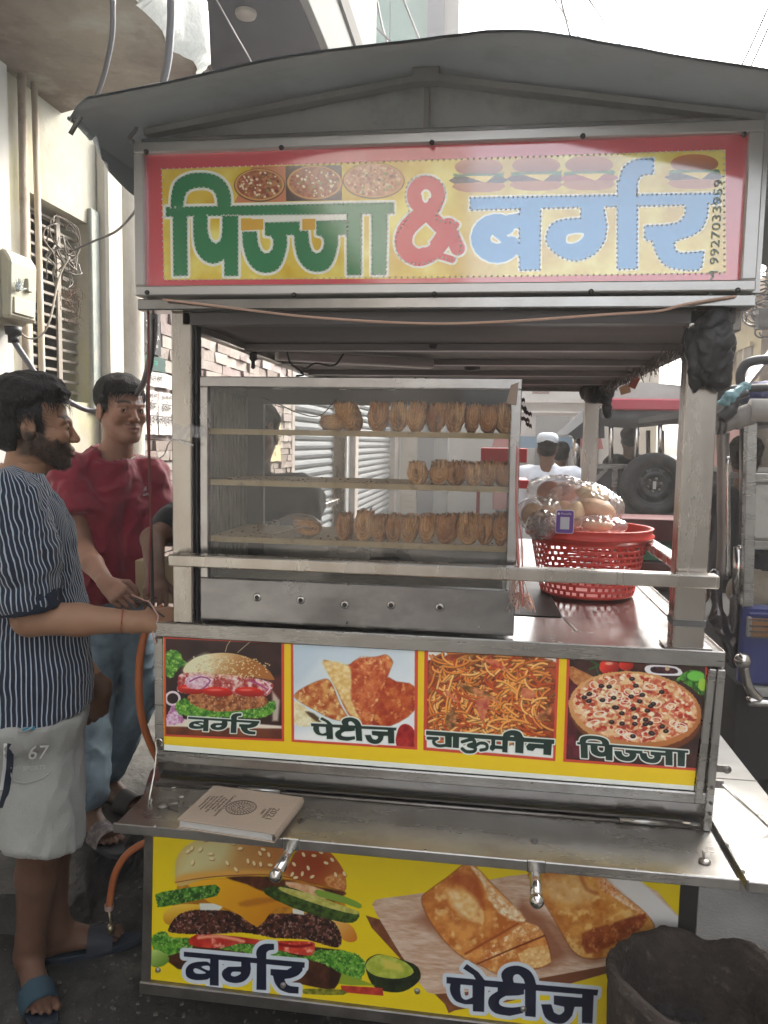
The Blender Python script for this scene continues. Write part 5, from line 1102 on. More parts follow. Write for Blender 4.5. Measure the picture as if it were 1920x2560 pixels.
    mb = MB(); mb.box(-1.9, -1.12, 2.35, 5.2, 4.0, 4.25); part('soffit', mb, mat('dark_soffit', (.020, .026, .038), .9, spec=.1, var=.1), b)
    c_ = D(531, 30, z=3.99); mb = MB(); mb.lathe([(.0, 0), (.055, 0), (.06, .012), (.06, .03)], (c_[0], c_[1], 3.975), n=20); part('ceiling_light', mb, mat('lamp_glass', (.30, .28, .25), .4), b)
    pw = mat('pale_fascia', (.20, .21, .205), .9, spec=.05, var=.05)
    for k in range(2): box_part('fascia_panel', -1.12, -1.07, 2.35+k*1.45, 2.35+k*1.45+1.43, 4.0, 4.42, pw, b, .004)
    box_part('fascia_trim', -1.15, -1.05, 2.33, 5.2, 4.42, 4.56, mat('grey_trim', (.12, .12, .115), .9, spec=.05), b); box_part('upper_cladding', -1.25, -1.12, 2.35, 5.2, 4.56, 9, pw, b)
    # --- glass tower
    b = root('glass_tower', (-2.4, 11, 0), 'tall building with pale green glass panels and a grey corner column', 'building')
    box_part('wall', -8, -1.15, 14.2, 20, 0, 24, mat('tower_wall', (.5, .52, .5), .8), b)
    gl = mat('green_glass', (.10, .20, .175), .4, .0, spec=.3, var=.05, vscale=1)
    for i in range(6):
        for j in range(6): box_part('glass_panel', -6.2+i*.79, -6.2+i*.79+.77, 14.12, 14.2, 6.5+j*2.8, 6.5+j*2.8+2.76, gl, b)
    box_part('corner_column', -1.50, -1.17, 13.9, 14.25, 0, 24, mat('blue_grey_column', (.035, .05, .075), .6), b); box_part('corner_pilaster', -1.17, -.90, 13.95, 14.5, 0, 24, mat('pale_column', (.15, .155, .155), .8), b)
    sh = box_part('beige_shutter', -1.86, -1.52, 14.0, 14.1, 0, 2.6, mat('beige_shutter', (.42, .37, .30), .6, .2, var=.1), b)
    for j in range(20): box_part('slat', -1.86, -1.52, 13.96, 13.998, .05+j*.125, .14+j*.125, mat('beige_shutter', (0, 0, 0)), sh)
    # --- white house across the end of the street
    b = root('white_house', (1.2, 16, 0), 'white two storey house with a garage shutter across the end of the street', 'building'); Y = 16
    def R(u0, v0, u1, v1, y=Y): a = D(u0, v0, y=y); c = D(u1, v1, y=y); return a[0], c[0], c[2], a[2]
    hw = mat('far_white_wall', (.34, .33, .31), .9, var=.08, vscale=1.2, dirt=((.24, .225, .21), 1.5, .52, .75, (1, 1, .5)))
    box_part('wall', -3.0, R(1430, 700, 1432, 900)[0], Y, Y+6, 0, R(0, 775, 1430, 900)[3], hw, b)
    x0, x1, z0, z1 = R(1120, 862, 1300, 872); box_part('ledge', -2, x1, Y-.25, Y, z0, z1, hw, b); x0, x1, z0, z1 = R(1120, 888, 1290, 893); box_part('ledge', -2, x1, Y-.15, Y, z0, z1, mat('ledge_paint', (.5, .49, .46), .9), b)  # second ledge has its own even tone, paler than the wall
    x0, x1, z0, z1 = R(1158, 899, 1226, 1010); gsh = box_part('garage_shutter', x0, x1, Y-.05, Y, 0, z1, mat('dark_shutter', (.12, .13, .13), .7), b)
    x0, x1, z0, z1 = R(1150, 826, 1186, 851); wn_ = box_part('window', x0, x1, Y-.03, Y, z0, z1, mat('far_window', (.06, .04, .04), .5), b)
    for k in range(6): box_part('grille_bar', x0, x1, Y-.06, Y-.04, z0+(z1-z0)*(k+.3)/6, z0+(z1-z0)*(k+.55)/6, mat('red_grille', (.30, .10, .08), .7), wn_)
    x0, x1, z0, z1 = R(1190, 828, 1236, 842); box_part('window', x0, x1, Y-.03, Y, z0, z1, mat('far_window2', (.30, .16, .10), .5), b); x0, x1, z0, z1 = R(1236, 899, 1250, 1010); box_part('pilaster', x0, x1, Y-.12, Y, 0, z1, hw, b)
    x0, x1, z0, z1 = R(1300, 740, 1350, 800); box_part('window', x0, x1, Y-.03, Y, z0, z1, mat('far_window', (.06, .04, .04), .5), b)
    # --- yellow house on the right
    b = root('yellow_house', (4.6, 11, 0), 'pale yellow house in the sun with an air conditioner and a parapet', 'building')
    yw = mat('yellow_plaster', (.42, .35, .20), .9, var=.08, vscale=1.5, dirt=((.34, .28, .19), 2, .55, .75, (1, 1, .5)))
    box_part('wall', 4, 8.5, 9.3, 15, 0, 3.75, yw, b); box_part('parapet', 3.6, 8.5, 9.0, 15, 3.75, 3.95, mat('parapet_paint', (.50, .36, .26), .9), b)
    for (ya, yb, za, zb, n_) in ((11.1, 11.7, 2.45, 3.2, 'window'), (12.6, 13.4, 1.9, 2.8, 'window'), (9.6, 10.3, 2.3, 3.2, 'window')):
        w = box_part(n_, 3.97, 4.0, ya, yb, za, zb, mat('yellow_house_pane', (.20, .17, .12), .4), b); box_part('frame', 3.93, 3.97, ya-.06, yb+.06, zb, zb+.07, yw, w); box_part('mullion', 3.94, 3.97, (ya+yb)/2-.02, (ya+yb)/2+.02, za, zb, mat('mullion_paint', (.45, .38, .28), .7), w)
    box_part('balcony_wall', 3.5, 4.0, 9.5, 12.2, 1.3, 2.0, mat('pink_balcony', (.45, .25, .22), .9), b)
    ac = root('air_conditioner', (3.8, 12.1, 3.0), 'white box air conditioner under the roof of the yellow house', 'air conditioner'); box_part('case', 3.55, 3.95, 11.9, 12.45, 2.95, 3.3, mat('ac_white', (.6, .6, .58), .6), ac, .01)
    for k in range(5): box_part('louvre', 3.53, 3.55, 11.93, 12.2, 3.0+k*.055, 3.03+k*.055, mat('ac_grey', (.2, .2, .2), .6), ac)
    # --- right hand side of the street, outside the frame but shading it
    b = root('terrace_row', (6.5, 2, 0), 'three storey terrace along the right side of the street', 'building')
    box_part('wall', 4.9, 9, -9, 8.6, 0, 6.6, mat('terrace_plaster', (.45, .42, .38), .9, var=.1, vscale=1), b)
    b = root('rear_house', (-2.2, -9, 0), 'grey house on the left of the street behind the photographer', 'building'); box_part('wall', -6, -.6, -14, -8, 0, 7.5, mat('rear_plaster', (.28, .26, .24), .9, var=.2, vscale=1), b)
    box_part('wall', 1.8, 4.2, -15, -11, 0, 3.4, mat('rear_plaster', (.28, .26, .24), .9), b)
def _n2(x, y): return float(fbm(np.array([x*1.0]), np.array([y*1.0]), 1., 3, 3)[0]-.5)*2

def poster(y0, y1, z0, z1, bg, items, label, group=None, x=-1.862):
    """paper on the wall facing the street; items = (text, size, fy, fz, colour)"""
    rt = root('bill_poster', (x, (y0+y1)/2, z0), label, 'poster', group)
    n_ = 8; mb = MB(); mb.grid(lambda u, v: (x+.004*_n2(u*4+y0*9, v*5), y0+u*(y1-y0)+(.006*_n2(v*9, 2) if u in (0, 1) else 0), z0+v*(z1-z0)+(.006*_n2(u*9, 5) if v in (0, 1) else 0)), n_, n_)
    part('paper', mb, bg, rt)
    for tx, sz, fy, fz, m_ in items:
        me = text_mesh(tx, sz, .0003); c = (x+.007, y0+fy*(y1-y0), z0+fz*(z1-z0))
        place_mesh(me, Matrix(((0, 0, 1, c[0]), (1, 0, 0, c[1]), (0, 1, 0, c[2]), (0, 0, 0, 1))), rt); part('lettering', me, m_, rt)
    return rt
def build_posters():
    WP = mat('white_paper', (.55, .53, .50), .9, var=.08, vscale=8, dirt=((.36, .33, .3), 9, .55, .75, (1, 1, 1))); BP = mat('black_paper', (.03, .03, .032), .8, dirt=((.3, .28, .27), 8, .62, .72, (1, 1, 1))); INK = mat('black_ink', (.03, .03, .035), .8); WI = mat('white_ink', (.55, .54, .52), .8); GI = mat('green_ink', (.03, .25, .16), .8); YP = mat('yellow_paper', (.42, .36, .20), .9, var=.1)
    poster(2.09, 2.34, 2.06, 2.55, BP, [('गुप्त', .075, .5, .84, WI), ('रोग', .12, .45, .56, WI), ('जादू', .10, .5, .28, WI), ('www.jadu', .035, .5, .10, WI)], 'torn black bill poster with white lettering high on the stone wall')
    poster(2.09, 2.40, 1.97, 2.05, mat('green_black_paper', (.02, .06, .05), .8), [('गोरी उस', .045, .4, .5, GI)], 'narrow dark poster strip with green lettering')
    poster(2.09, 2.50, 1.885, 1.965, WP, [('गुप्त रोगी', .05, .4, .5, INK)], 'white poster strip below the green lettered strip')
    for k, (a, lab) in enumerate(((2.10, 'white poster with large black lettering, next to the round column'), (2.30, 'white poster with large black lettering, beside the front left post'), (2.50, 'white poster with large black lettering, mostly behind the front left post'))):
        poster(a, a+.19, 1.62, 1.86, WP, [('गुप्त रोगी मिलें', .026, .5, .88, INK), ('हकीम', .062, .5, .64, INK), ('लश्करी', .072, .5, .34, INK), ('-----------', .02, .5, .1, INK)], lab, 'white posters on the stone wall')
    for k, lab in enumerate(('yellowed poster on the far stone wall, nearest of three seen through the case', 'yellowed poster on the far stone wall, middle of three seen through the case', 'yellowed poster on the far stone wall, farthest of three seen through the case')):
        a = 3.62+k*.42; poster(a, a+.38, 1.42, 1.80, YP, [('हकीम', .10, .5, .78, INK), ('लश्करी', .13, .5, .47, INK), ('०', .09, .5, .16, INK)], lab, 'yellowed posters on the stone wall')

def cable(name, pts, r, m, label, cat='cable', group=None, n=6, seg=8):
    mb = MB(); mb.tube(spline(pts, seg), r, n); return solo(name, mb, m, label, cat, group)
def build_wall_things():
    X = -1.9; CP = mat('dusty_conduit', (.42, .36, .29), .8, var=.15, vscale=6, dirt=((.2, .16, .12), 8, .5, .7, (1, 1, 1)))
    a = P(50, 300, x=X+.04); mb = MB(); mb.tube([(X+.04, a[1]-.02, 0), (X+.04, a[1], 1.2), (X+.045, a[1]+.01, 3.0)], .017, 10); solo('conduit_pipe', mb, CP, 'dusty conduit pipe running up the wall left of the meter box', 'pipe', 'conduit pipes on the wall')
    a = P(92, 500, x=X+.05); mb = MB(); mb.tube([(X+.05, a[1]+.03, 0), (X+.05, a[1]+.015, 1.5), (X+.05, a[1], 3.0)], .013, 10); solo('conduit_pipe', mb, mat('beige_conduit', (.48, .42, .33), .8, var=.1), 'thin beige conduit pipe passing in front of the barred window', 'pipe', 'conduit pipes on the wall')
    # meter box
    b = root('meter_box', (-1.80, .87, 2.03), 'beige plastic electricity meter box with a cable gland below', 'meter box'); BX = mat('beige_plastic', (.36, .345, .26), .5, var=.1, vscale=12, dirt=((.3, .27, .22), 10, .55, .75, (1, 1, 1)))
    box_part('back_box', -1.89, -1.80, .80, .99, 2.02, 2.29, BX, b, .015); mb = MB(); mb.prism([(-1.80, 2.03), (-1.765, 2.035), (-1.755, 2.24), (-1.78, 2.28), (-1.80, 2.28)], 'y', .81, .98); part('cover', mb, BX, b, .008)
    box_part('latch', -1.765, -1.745, .90, .93, 2.14, 2.19, BX, b, .004); box_part('lower_panel', -1.768, -1.757, .83, .96, 2.05, 2.11, BX, b, .003); mb = MB(); mb.lathe([(.028, -.03), (.032, 0), (.024, .0)], (-1.81, .90, 2.01), n=14, cap=True); mb.lathe([(.02, -.06), (.02, -.03)], (-1.81, .90, 2.01), n=12, cap=True); part('gland', mb, BLACK, b)
    mb = MB(); rr = np.random.default_rng(2)
    for k in range(18): a = rr.uniform(-1.6, 1.6); L = rr.uniform(.02, .05); mb.tube([(-1.755, .845+rr.uniform(-.01, .01), 2.13), (-1.74, .845+sin(a)*L, 2.13+cos(a)*L)], .002, 3)
    part('tape_tuft', mb, mat('pale_tape', (.4, .45, .46), .6), b)
    GC = mat('grey_cable', (.10, .10, .11), .5, var=.1)
    cable('service_cable', [(-1.81, .90, 1.96), D(52, 770, y=.9), D(95, 830, y=.95), D(150, 868, y=1.05), D(205, 888, y=1.15), D(270, 870, y=1.1), D(306, 835, y=.8), D(325, 770, y=.5), D(332, 720, y=.25), D(331, 665, y=.08)], .0115, GC, 'thick grey cable slung from the meter box to the cart')
    cable('thin_wire', [D(30, 705, y=.9), D(60, 730, y=.98), D(88, 725, y=1.02), D(108, 690, y=1.05), D(128, 600, y=1.15), D(150, 555, y=1.2)], .004, mat('pale_wire', (.3, .27, .22), .6), 'thin pale wire from meter box gland up to the window tangle')
    # tangle of wires at the window
    b = root('wire_tangle', (-1.83, 1.3, 2.3), 'tangle of old wires and twigs hanging at the top of the barred window', 'wires'); rr = np.random.default_rng(8)
    WR = mat('old_wire', (.12, .10, .08), .7)
    for k in range(13):
        c = D(140+rr.uniform(-15, 15), 540+rr.uniform(-30, 60), x=-1.83); R_ = rr.uniform(.04, .10); a0 = rr.uniform(0, 6.28)
        mb = MB(); mb.tube(spline([(c[0]+rr.uniform(-.02, .03), c[1]+R_*cos(a0+t), c[2]+R_*.9*sin(a0+t)*(1+.2*t/5)) for t in np.linspace(0, rr.uniform(3, 6.2), 8)], 5), rr.uniform(.002, .0045), 5); part('wire_loop', mb, WR if k % 2 else mat('grey_wire', (.2, .19, .17), .7), b)
    mb = MB()
    for k in range(120):
        c = D(150+rr.normal()*12, 620+abs(rr.normal())*45, x=-1.84); a = rr.uniform(0, 6.28); L = rr.uniform(.01, .05); mb.tube([c, c+V(.01, cos(a)*L, sin(a)*L)], .0012, 3)
    part('twigs', mb, mat('dry_twigs', (.14, .09, .06), .9), b, kind='stuff')
    cable('drop_wire', [D(160, 540, y=1.25), D(205, 520, y=1.15), D(250, 500, y=.8), D(285, 465, y=.4), D(303, 435, y=.1)], .0045, GC, 'grey wire looping from the window tangle to the sign corner')
    # wires overhead
    def ow(name, pts, r, lab): return cable(name, pts, r, GC, lab, 'wire', 'overhead wires')
    ow('overhead_wire', [P(282, 0, y=.4), P(280, 90, y=.5), P(262, 180, y=.6), P(243, 240, y=.7), P(230, 300, y=.9)], .008, 'thin grey cable curving down left of the balcony corner')
    ow('overhead_wire', [P(428, -20, y=.45), P(427, 60, y=.5), P(420, 150, y=.55), P(408, 210, y=.65), P(400, 260, y=.8)], .012, 'thick grey cable hanging in front of the broken balcony edge')
    ow('overhead_wire', [P(530, -20, y=1.4), P(580, 70, y=1.6), P(632, 162, y=2.2), P(660, 230, y=2.8)], .004, 'white wire crossing below the dark soffit')
    for k, (a, b_, lab) in enumerate((((865, -10, 6), (1010, 120, 6), 'wire crossing the pale fascia to the glass tower'), ((940, -10, 6), (960, 70, 7), 'curved wire in front of the left glass panel'), ((1005, -10, 6), (1060, 110, 7), 'wire in front of the right glass panel'), ((883, -10, 6), (893, 140, 6), 'vertical wire on the pale fascia'),
        ((1382, -10, 6), (1462, 100, 8), 'left one of two crossing wires in the white sky'), ((1400, -10, 6), (1432, 95, 6), 'right one of two crossing wires in the white sky'), ((1470, -5, 6), (1560, 110, 8), 'lone wire slanting down in the middle of the sky'), ((1925, 10, 6), (1845, 170, 7), 'upper wire slanting at the right edge of the sky'), ((1925, 60, 6), (1866, 176, 7), 'lower wire slanting at the right edge of the sky'), ((1878, 620, 6), (1925, 560, 6), 'wire beside the right end of the sign'), ((1872, 500, 7), (1925, 420, 7), 'upper wire beside the right end of the sign'))):
        p0 = P(a[0], a[1], y=a[2]); p1 = P(b_[0], b_[1], y=b_[2]); p1 = p1+(p1-p0)*.6; mid = (p0+p1)/2-V(0, 0, .05); ow('overhead_wire', [p0, mid, p1], .011, lab)
    # pole with tangled cables at the far right
    b = root('utility_pole', (P(1922, 800, y=7)[0], 7, 0), 'concrete utility pole with coils of cable at the right edge', 'pole'); px = P(1922, 800, y=7)[0]
    mb = MB(); mb.tube([(px+.03, 7, 0), (px+.03, 7, 6)], .09, 12); part('pole', mb, CONC, b); rr = np.random.default_rng(12)
    for k in range(22):
        c = P(1905+rr.normal()*9, 690+rr.uniform(-20, 150), y=6.85); R_ = rr.uniform(.05, .16); a0 = rr.uniform(0, 6); mb = MB(); mb.tube([(c[0]+R_*cos(a0+t), c[1], c[2]+R_*sin(a0+t)*.8) for t in np.linspace(0, rr.uniform(3, 6.3), 16)], .009, 4); part('cable_coil', mb, BLACK, b)
    box_part('junction_box', px-.18, px-.03, 6.75, 6.9, 2.85, 3.05, BLACK, b)
# ================================================================== THE FOOD CART
XL, XR, YB = -.838, .545, 2.08
def bolt(parent, x, y, z, r=.0065, m=None, name='bolt', ax='y'):
    mb = MB(); mb.lathe([(r, 0), (r*.85, -.004), (r*.3, -.0055), (0, -.0055)], (x, y, z), ax, 12); return part(name, mb, m or BOLT, parent)
def quad_print(name, parent, corners3, painter, w, h, rng, rough, coat, matname, cior=1.5, bump=0.):
    """corners3 TL, TR, BR, BL"""
    arr = painter([proj(c) for c in corners3], rng, w, h); m = image_mat(matname, arr, rough, coat, cior, bump)
    TL, TR, BR, BL = (np.asarray(c, float) for c in corners3); L = world_loc(parent); n, k = 24, 8
    # plane homography grid: the quads here are parallelogram-like, bilinear is exact enough for the four corners
    mb = MB(); mb.grid(lambda u, v: tuple(((TL*(1-u)+TR*u)*(1-v)+(BL*(1-u)+BR*u)*v)), n, k, smooth=False)
    me = bpy.data.meshes.new(name); me.from_pydata([tuple(np.array(q)-L) for q in mb.v], [], mb.f); uv = me.uv_layers.new(name='UVMap')
    for p in me.polygons:
        for li in p.loop_indices:
            vi = me.loops[li].vertex_index; uv.data[li].uv = ((vi % (n+1))/n, 1-(vi//(n+1))/k)
    me.materials.append(m); o = link(bpy.data.objects.new(name, me)); o.parent = parent; return o
def build_cart():
    c = root('food_cart', (-.15, 1.0, 0), 'stainless steel street food cart with painted food posters and a lit style sign', 'food cart')
    # --- cabinet
    mb = MB(); mb.box(-.856, .505, .012, YB, .15, .69); part('cabinet_body', mb, STEEL_D, c)
    mb = MB(); mb.box(-.828, .535, .012, YB, .76, 1.085); part('upper_body', mb, STEEL, c)
    quad_print('lower_poster', c, [(-.853, .003, .688), (.480, .003, .688), (.478, .003, .150), (-.868, .003, .150)], paint_lower, 1250, 520, np.random.default_rng(2), .42, .15, 'lower_poster_print')
    mb = MB(); mb.add([(-.874, 0, .69), (-.852, 0, .69), (-.866, 0, .15), (-.892, 0, .15), (-.874, .03, .69), (-.852, .03, .69), (-.866, .03, .15), (-.892, .03, .15)], [(0, 1, 2, 3), (4, 7, 6, 5), (0, 3, 7, 4), (1, 5, 6, 2), (0, 4, 5, 1), (3, 2, 6, 7)]); part('corner_stile', mb, STEEL_D, c)
    box_part('corner_stile', .480, .522, -.002, .04, .12, .69, mat('dark_angle_iron', (.035, .035, .033), .5, .4, var=.2), c, .003)
    mb = MB(); mb.bar((-.893, .004, .132), (.51, .004, .134), .03, .034); part('bottom_rail', mb, STEEL_D, c, .003)
    for x, z in ((-.845, .180), (-.148, .205), (.12, .19), (-.50, .178)): bolt(c, x, .003, z, .008, mat('screw_steel', (.35, .34, .3), .35, .8))
    for x in (-.72, .40):
        for y in (.25, 1.8):
            w = MB(); w.lathe([(.03, -.02), (.068, -.02), (.074, -.008), (.074, .012), (.068, .022), (.03, .022)], (x, y, .076), 'x', 20); part('castor_wheel', w, RUBBER, c); box_part('castor_fork', x-.03, x+.03, y-.03, y+.03, .10, .15, STEEL_D, c)
    # --- upper poster panel
    quad_print('menu_poster', c, [(-.822, -.001, 1.092), (.512, -.001, 1.092), (.497, -.001, .792), (-.822, -.001, .792)], paint_counter_ext, 1300, 300, np.random.default_rng(1), .38, .2, 'menu_poster_print')
    box_part('side_stile', -.846, -.822, -.004, .02, .76, 1.09, STEEL_B, c, .002)
    mb = MB(); mb.bar((.522, -.003, 1.09), (.506, -.003, .765), .018, .02, (0, 1, 0)); part('side_stile', mb, STEEL_B, c, .002); mb = MB(); mb.bar((.541, .0, 1.09), (.529, .0, .70), .018, .03, (0, 1, 0)); part('side_stile', mb, STEEL_B, c, .002)
    box_part('apron_lip', -.842, .525, -.010, .012, .762, .790, STEEL_B, c, .003)
    mb = MB(); mb.add([(-.842, .0, .762), (.525, .0, .762), (.525, .022, .702), (-.842, .022, .702)], [(0, 1, 2, 3)]); part('apron_panel', mb, STEEL, c)
    for x, z in ((-.66, .785), (-.28, .785), (.12, .785), (.42, .785)): bolt(c, x, -.010, z, .003, STEEL, 'rivet')
    # --- counter
    mb = MB(); mb.box(XL, XR, .0, YB, 1.092, 1.128); part('counter_top', mb, STEEL, c, .003)
    box_part('counter_edge', XL-.004, XR+.004, -.007, .0, 1.094, 1.131, STEEL_B, c, .002)
    box_part('counter_edge', XR, XR+.006, .0, YB, 1.094, 1.131, STEEL_B, c, .002); box_part('counter_edge', XR-.045, XR-.041, .08, YB, 1.128, 1.132, STEEL_B, c)
    mb = MB(); mb.add([(.062, .29, 1.1305), (.205, .29, 1.1305), (.185, .95, 1.1305), (.06, .95, 1.1305)], [(0, 1, 2, 3)]); part('burner_sheet', mb, mat('shaded_well_sheet', (.022, .017, .015), .55, .2, var=.3), c)  # flat burner sheet, coloured near black for the shade of the well opening
    mb = MB(); mb.add([(.205, .29, 1.1295), (.225, .14, 1.1295), (.232, .14, 1.1295), (.212, .29, 1.1295)], [(0, 1, 2, 3)]); part('sheet_seam', mb, STEEL_D, c)
    # --- flap shelf in front, side tray on the right
    f = MB(); f.box(-.848, .540, -.215, -.004, .690, .699); fl = part('flap_shelf', f, STEEL_B, c, .002)
    box_part('folded_edge', -.852, .541, -.221, -.213, .678, .702, STEEL_B, fl, .002)
    mb = MB(); mb.tube([(-.845, -.002, .702), (.53, -.002, .702)], .004, 8); part('hinge_rod', mb, STEEL_D, fl)
    for x in (-.62, .33): mb = MB(); mb.tube([(x, -.004, .706), (x+.11, -.004, .706)], .0062, 10); part('hinge', mb, STEEL_B, fl)
    for x in (-.75, -.60, -.33, -.12, .12, .33): bolt(fl, x, -.214, .7005, .0035, STEEL, 'rivet', 'y')
    l = MB(); l.lathe([(.013, 0), (.013, .004), (.004, .006)], (.487, -.155, .699), n=14, cap=True); l.tube([(.487, -.150, .70), (.484, -.148, .722)], .0028, 6); part('latch', l, STEEL_D, fl)
    l = MB(); l.lathe([(.014, 0), (.014, .004), (.005, .006)], (-.775, -.115, .699), n=14, cap=True); l.tube([(-.765, -.115, .704), (-.735, -.118, .712)], .003, 6); part('latch', l, STEEL_D, fl)
    t = MB(); t.box(.556, .742, -.218, 1.85, .690, .699); tr = part('side_tray', t, mat('bright_steel', (.55, .55, .53), .30, .9, var=.05, rvar=.06, vscale=6, dirt=((.42, .40, .37), 7, .45, .88, (1, 1, 1))), c, .002)
    box_part('folded_edge', .552, .560, -.222, 1.85, .680, .704, STEEL_B, tr, .002); box_part('folded_edge', .556, .745, -.224, -.216, .678, .701, STEEL_B, tr, .002); box_part('tray_seam', .56, .742, .30, .303, .699, .7006, STEEL_D, tr)
    for y in (-.19, -.08, .06, .22): bolt(tr, .556, y, .706, .004, STEEL_B, 'rivet')
    # hooks and rods that hold them
    hk = MB(); a = P(397, 1862, y=-.01); b = D(323, 1733, z=.702); rp = [a+V(.004, 0, .012), a+V(-.006, 0, .016), a+V(-.012, 0, .006), a+V(-.004, -.002, -.008), a+V(.002, -.004, .0)]
    hk.tube(spline([a+V(.006, 0, -.004), a+V(.010, 0, .008), a+V(.002, 0, .016), a+V(-.008, 0, .010), a+V(-.004, -.004, -.012)], 6)+[a*.5+b*.5, b+V(0, 0, .01)]+spline([b+V(0, 0, .010), b+V(-.003, 0, .0), b+V(.004, 0, -.001), b+V(.006, 0, .008)], 5), .0026, 7); part('hook_rod', hk, CHROME, c)
    st = MB(); st.tube([b+V(.002, 0, -.002), b+V(.004, 0, .012)], .0026, 6); part('staple', st, STEEL_D, c)
    bk = MB(); q = D(1540, 1658, y=-.002); bk.obox(q+V(.012, -.003, 0), (1, 0, 0), (0, 1, 0), (0, 0, 1), .018, .002, .008); bk.lathe([(.010, -.003), (.010, .003)], q+V(.030, -.004, 0), 'y', 12, cap=True); part('bracket', bk, STEEL_D, c)
    q2 = D(1541, 1692, y=-.002); bk = MB(); bk.obox(q2+V(.008, -.003, 0), (1, 0, 0), (0, 1, 0), (0, 0, 1), .014, .002, .009); part('bracket', bk, STEEL_D, c)
    e = D(1662, 1800, z=.70); rd = MB(); rd.tube([q2+V(.016, -.006, .002), e+V(0, 0, .012)], .0034, 8); rd.tube([e+V(0, 0, 0), e+V(0, 0, .02)], .005, 8); part('stay_rod', rd, CHROME, c)
    for dz in (-.02, .02, -.045): bolt(c, .533, -.016, .79+dz, .004, BOLT)
    for i, (x0, x1) in enumerate(((-.424, -.431), (.122, .118))):
        hd = MB(); hd.tube([(x0, -.165, .672), (x1, -.315, .672)], .0125, 16); hd.ball((x1, -.318, .672), .0155, 16, 10); hd.tube([(x0, -.19, .675), (x0, -.12, .69)], .014, 12); part('pull_handle', hd, CHROME, c)
        bp = MB(); bp.box(x0-.02, x0+.02, -.2225, -.214, .676, .704); part('handle_plate', bp, STEEL, c, .002)
    # --- posts and rails
    PS = mat('post_steel', (.45, .42, .38), .26, .93, var=.08, vscale=5, rvar=.08, stretch=(3, 3, .6), dirt=((.30, .26, .22), 7, .42, .85, (1, 1, .5)))
    box_part('post', -.796, -.744, .0, .05, 1.131, 1.91, PS, c, .003); pr = box_part('post', .432, .502, .0, .06, 1.131, 1.91, PS, c, .003); box_part('post', -.80, -.74, 2.02, 2.07, 1.131, 1.91, PS, c, .003); box_part('post', .440, .508, 2.02, 2.08, 1.131, 1.88, PS, c, .003)
    box_part('dark_band', .4305, .5035, -.0015, .0615, 1.185, 1.200, mat('dark_tape', (.10, .10, .10), .5), pr)
    box_part('foot_flange', .415, .52, -.003, .07, 1.131, 1.135, STEEL_D, c)
    box_part('gap_shade_strip', -.742, -.737, .02, .05, 1.131, 1.90, BLACK, c)  # black strip standing in for the shade between post and case
    mb = MB(); mb.box(-.788, .516, -.048, -.006, 1.284, 1.314); part('front_rail', mb, PS, c, .003)
    mb = MB(); mb.box(.472, .512, .06, 2.02, 1.286, 1.312); part('side_rail', mb, PS, c, .003); mb = MB(); mb.box(-.79, -.76, .05, 2.02, 1.286, 1.312); part('side_rail', mb, PS, c, .003); bolt(c, -.765, -.03, 1.317, .004, STEEL_D)
    # --- canopy box, beam and sign
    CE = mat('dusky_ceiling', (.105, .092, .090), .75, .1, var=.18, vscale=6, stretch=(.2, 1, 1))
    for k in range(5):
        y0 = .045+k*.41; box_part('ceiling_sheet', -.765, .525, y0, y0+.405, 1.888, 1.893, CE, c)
    for k in range(1, 5): y0 = .045+k*.41; box_part('ceiling_batten', -.765, .525, y0-.030, y0+.006, 1.868, 1.887, mat('batten_metal', (.20, .18, .175), .5, .6), c)
    for x in (-.775, .525): box_part('eave_beam', x, x+.03, .04, YB+.02, 1.868, 1.935, STEEL_D, c, .003)
    box_part('rear_beam', -.775, .555, YB+.02, YB+.05, 1.868, 1.935, STEEL_D, c)
    box_part('front_beam', -.868, .562, -.034, .028, 1.910, 1.937, STEEL, c, .003); box_part('inner_lip', -.765, .53, .0, .04, 1.880, 1.909, mat('dark_lip', (.08, .075, .075), .5, .5), c)
    s0, s1, z0, z1, y = -.868, .556, 1.942, 2.300, -.035
    sg = part('sign_box', (lambda m_: (m_.box(s0+.004, s1+.015, y+.012, .10, z0, z1), m_)[1])(MB()), ALU, c)
    quad_print('sign_face', sg, [(s0+.02, y+.006, z1-.02), (s1-.026, y+.006, z1-.02), (s1-.026, y+.006, z0+.02), (s0+.02, y+.006, z0+.02)], paint_sign, 1500, 400, np.random.default_rng(3), .30, 1.0, 'sign_print', 2.25, .12)
    for nm, q in (('frame_profile', (s0, s1, z1-.025, z1)), ('frame_profile', (s0, s1, z0, z0+.024)), ('frame_profile', (s0, s0+.025, z0+.024, z1-.025)), ('frame_profile', (s1-.032, s1, z0+.024, z1-.025))):
        box_part(nm, q[0], q[1], y-.010, y+.014, q[2], q[3], ALU, sg, .003)
    for u, v in ((608, 319), (933, 308), (1259, 294), (316, 328), (1607, 291), (635, 637), (938, 635), (1277, 630), (318, 632), (1594, 627)): q = D(u, v, y=y-.010); bolt(sg, q[0], y-.010, q[2], .0062, mat('dark_bolt', (.05, .048, .045), .4, .6))
    # led studs round the letters
    led = MB(); LM = mat('led_stud', (.62, .60, .55), .25, 0., spec=.7)
    def inside(p, x, y_):
        c_ = False
        for i in range(len(p)):
            (x0, y0), (x1, y1) = p[i], p[i-1]
            if (y0 > y_) != (y1 > y_) and x < (x1-x0)*(y_-y0)/(y1-y0)+x0: c_ = not c_
        return c_
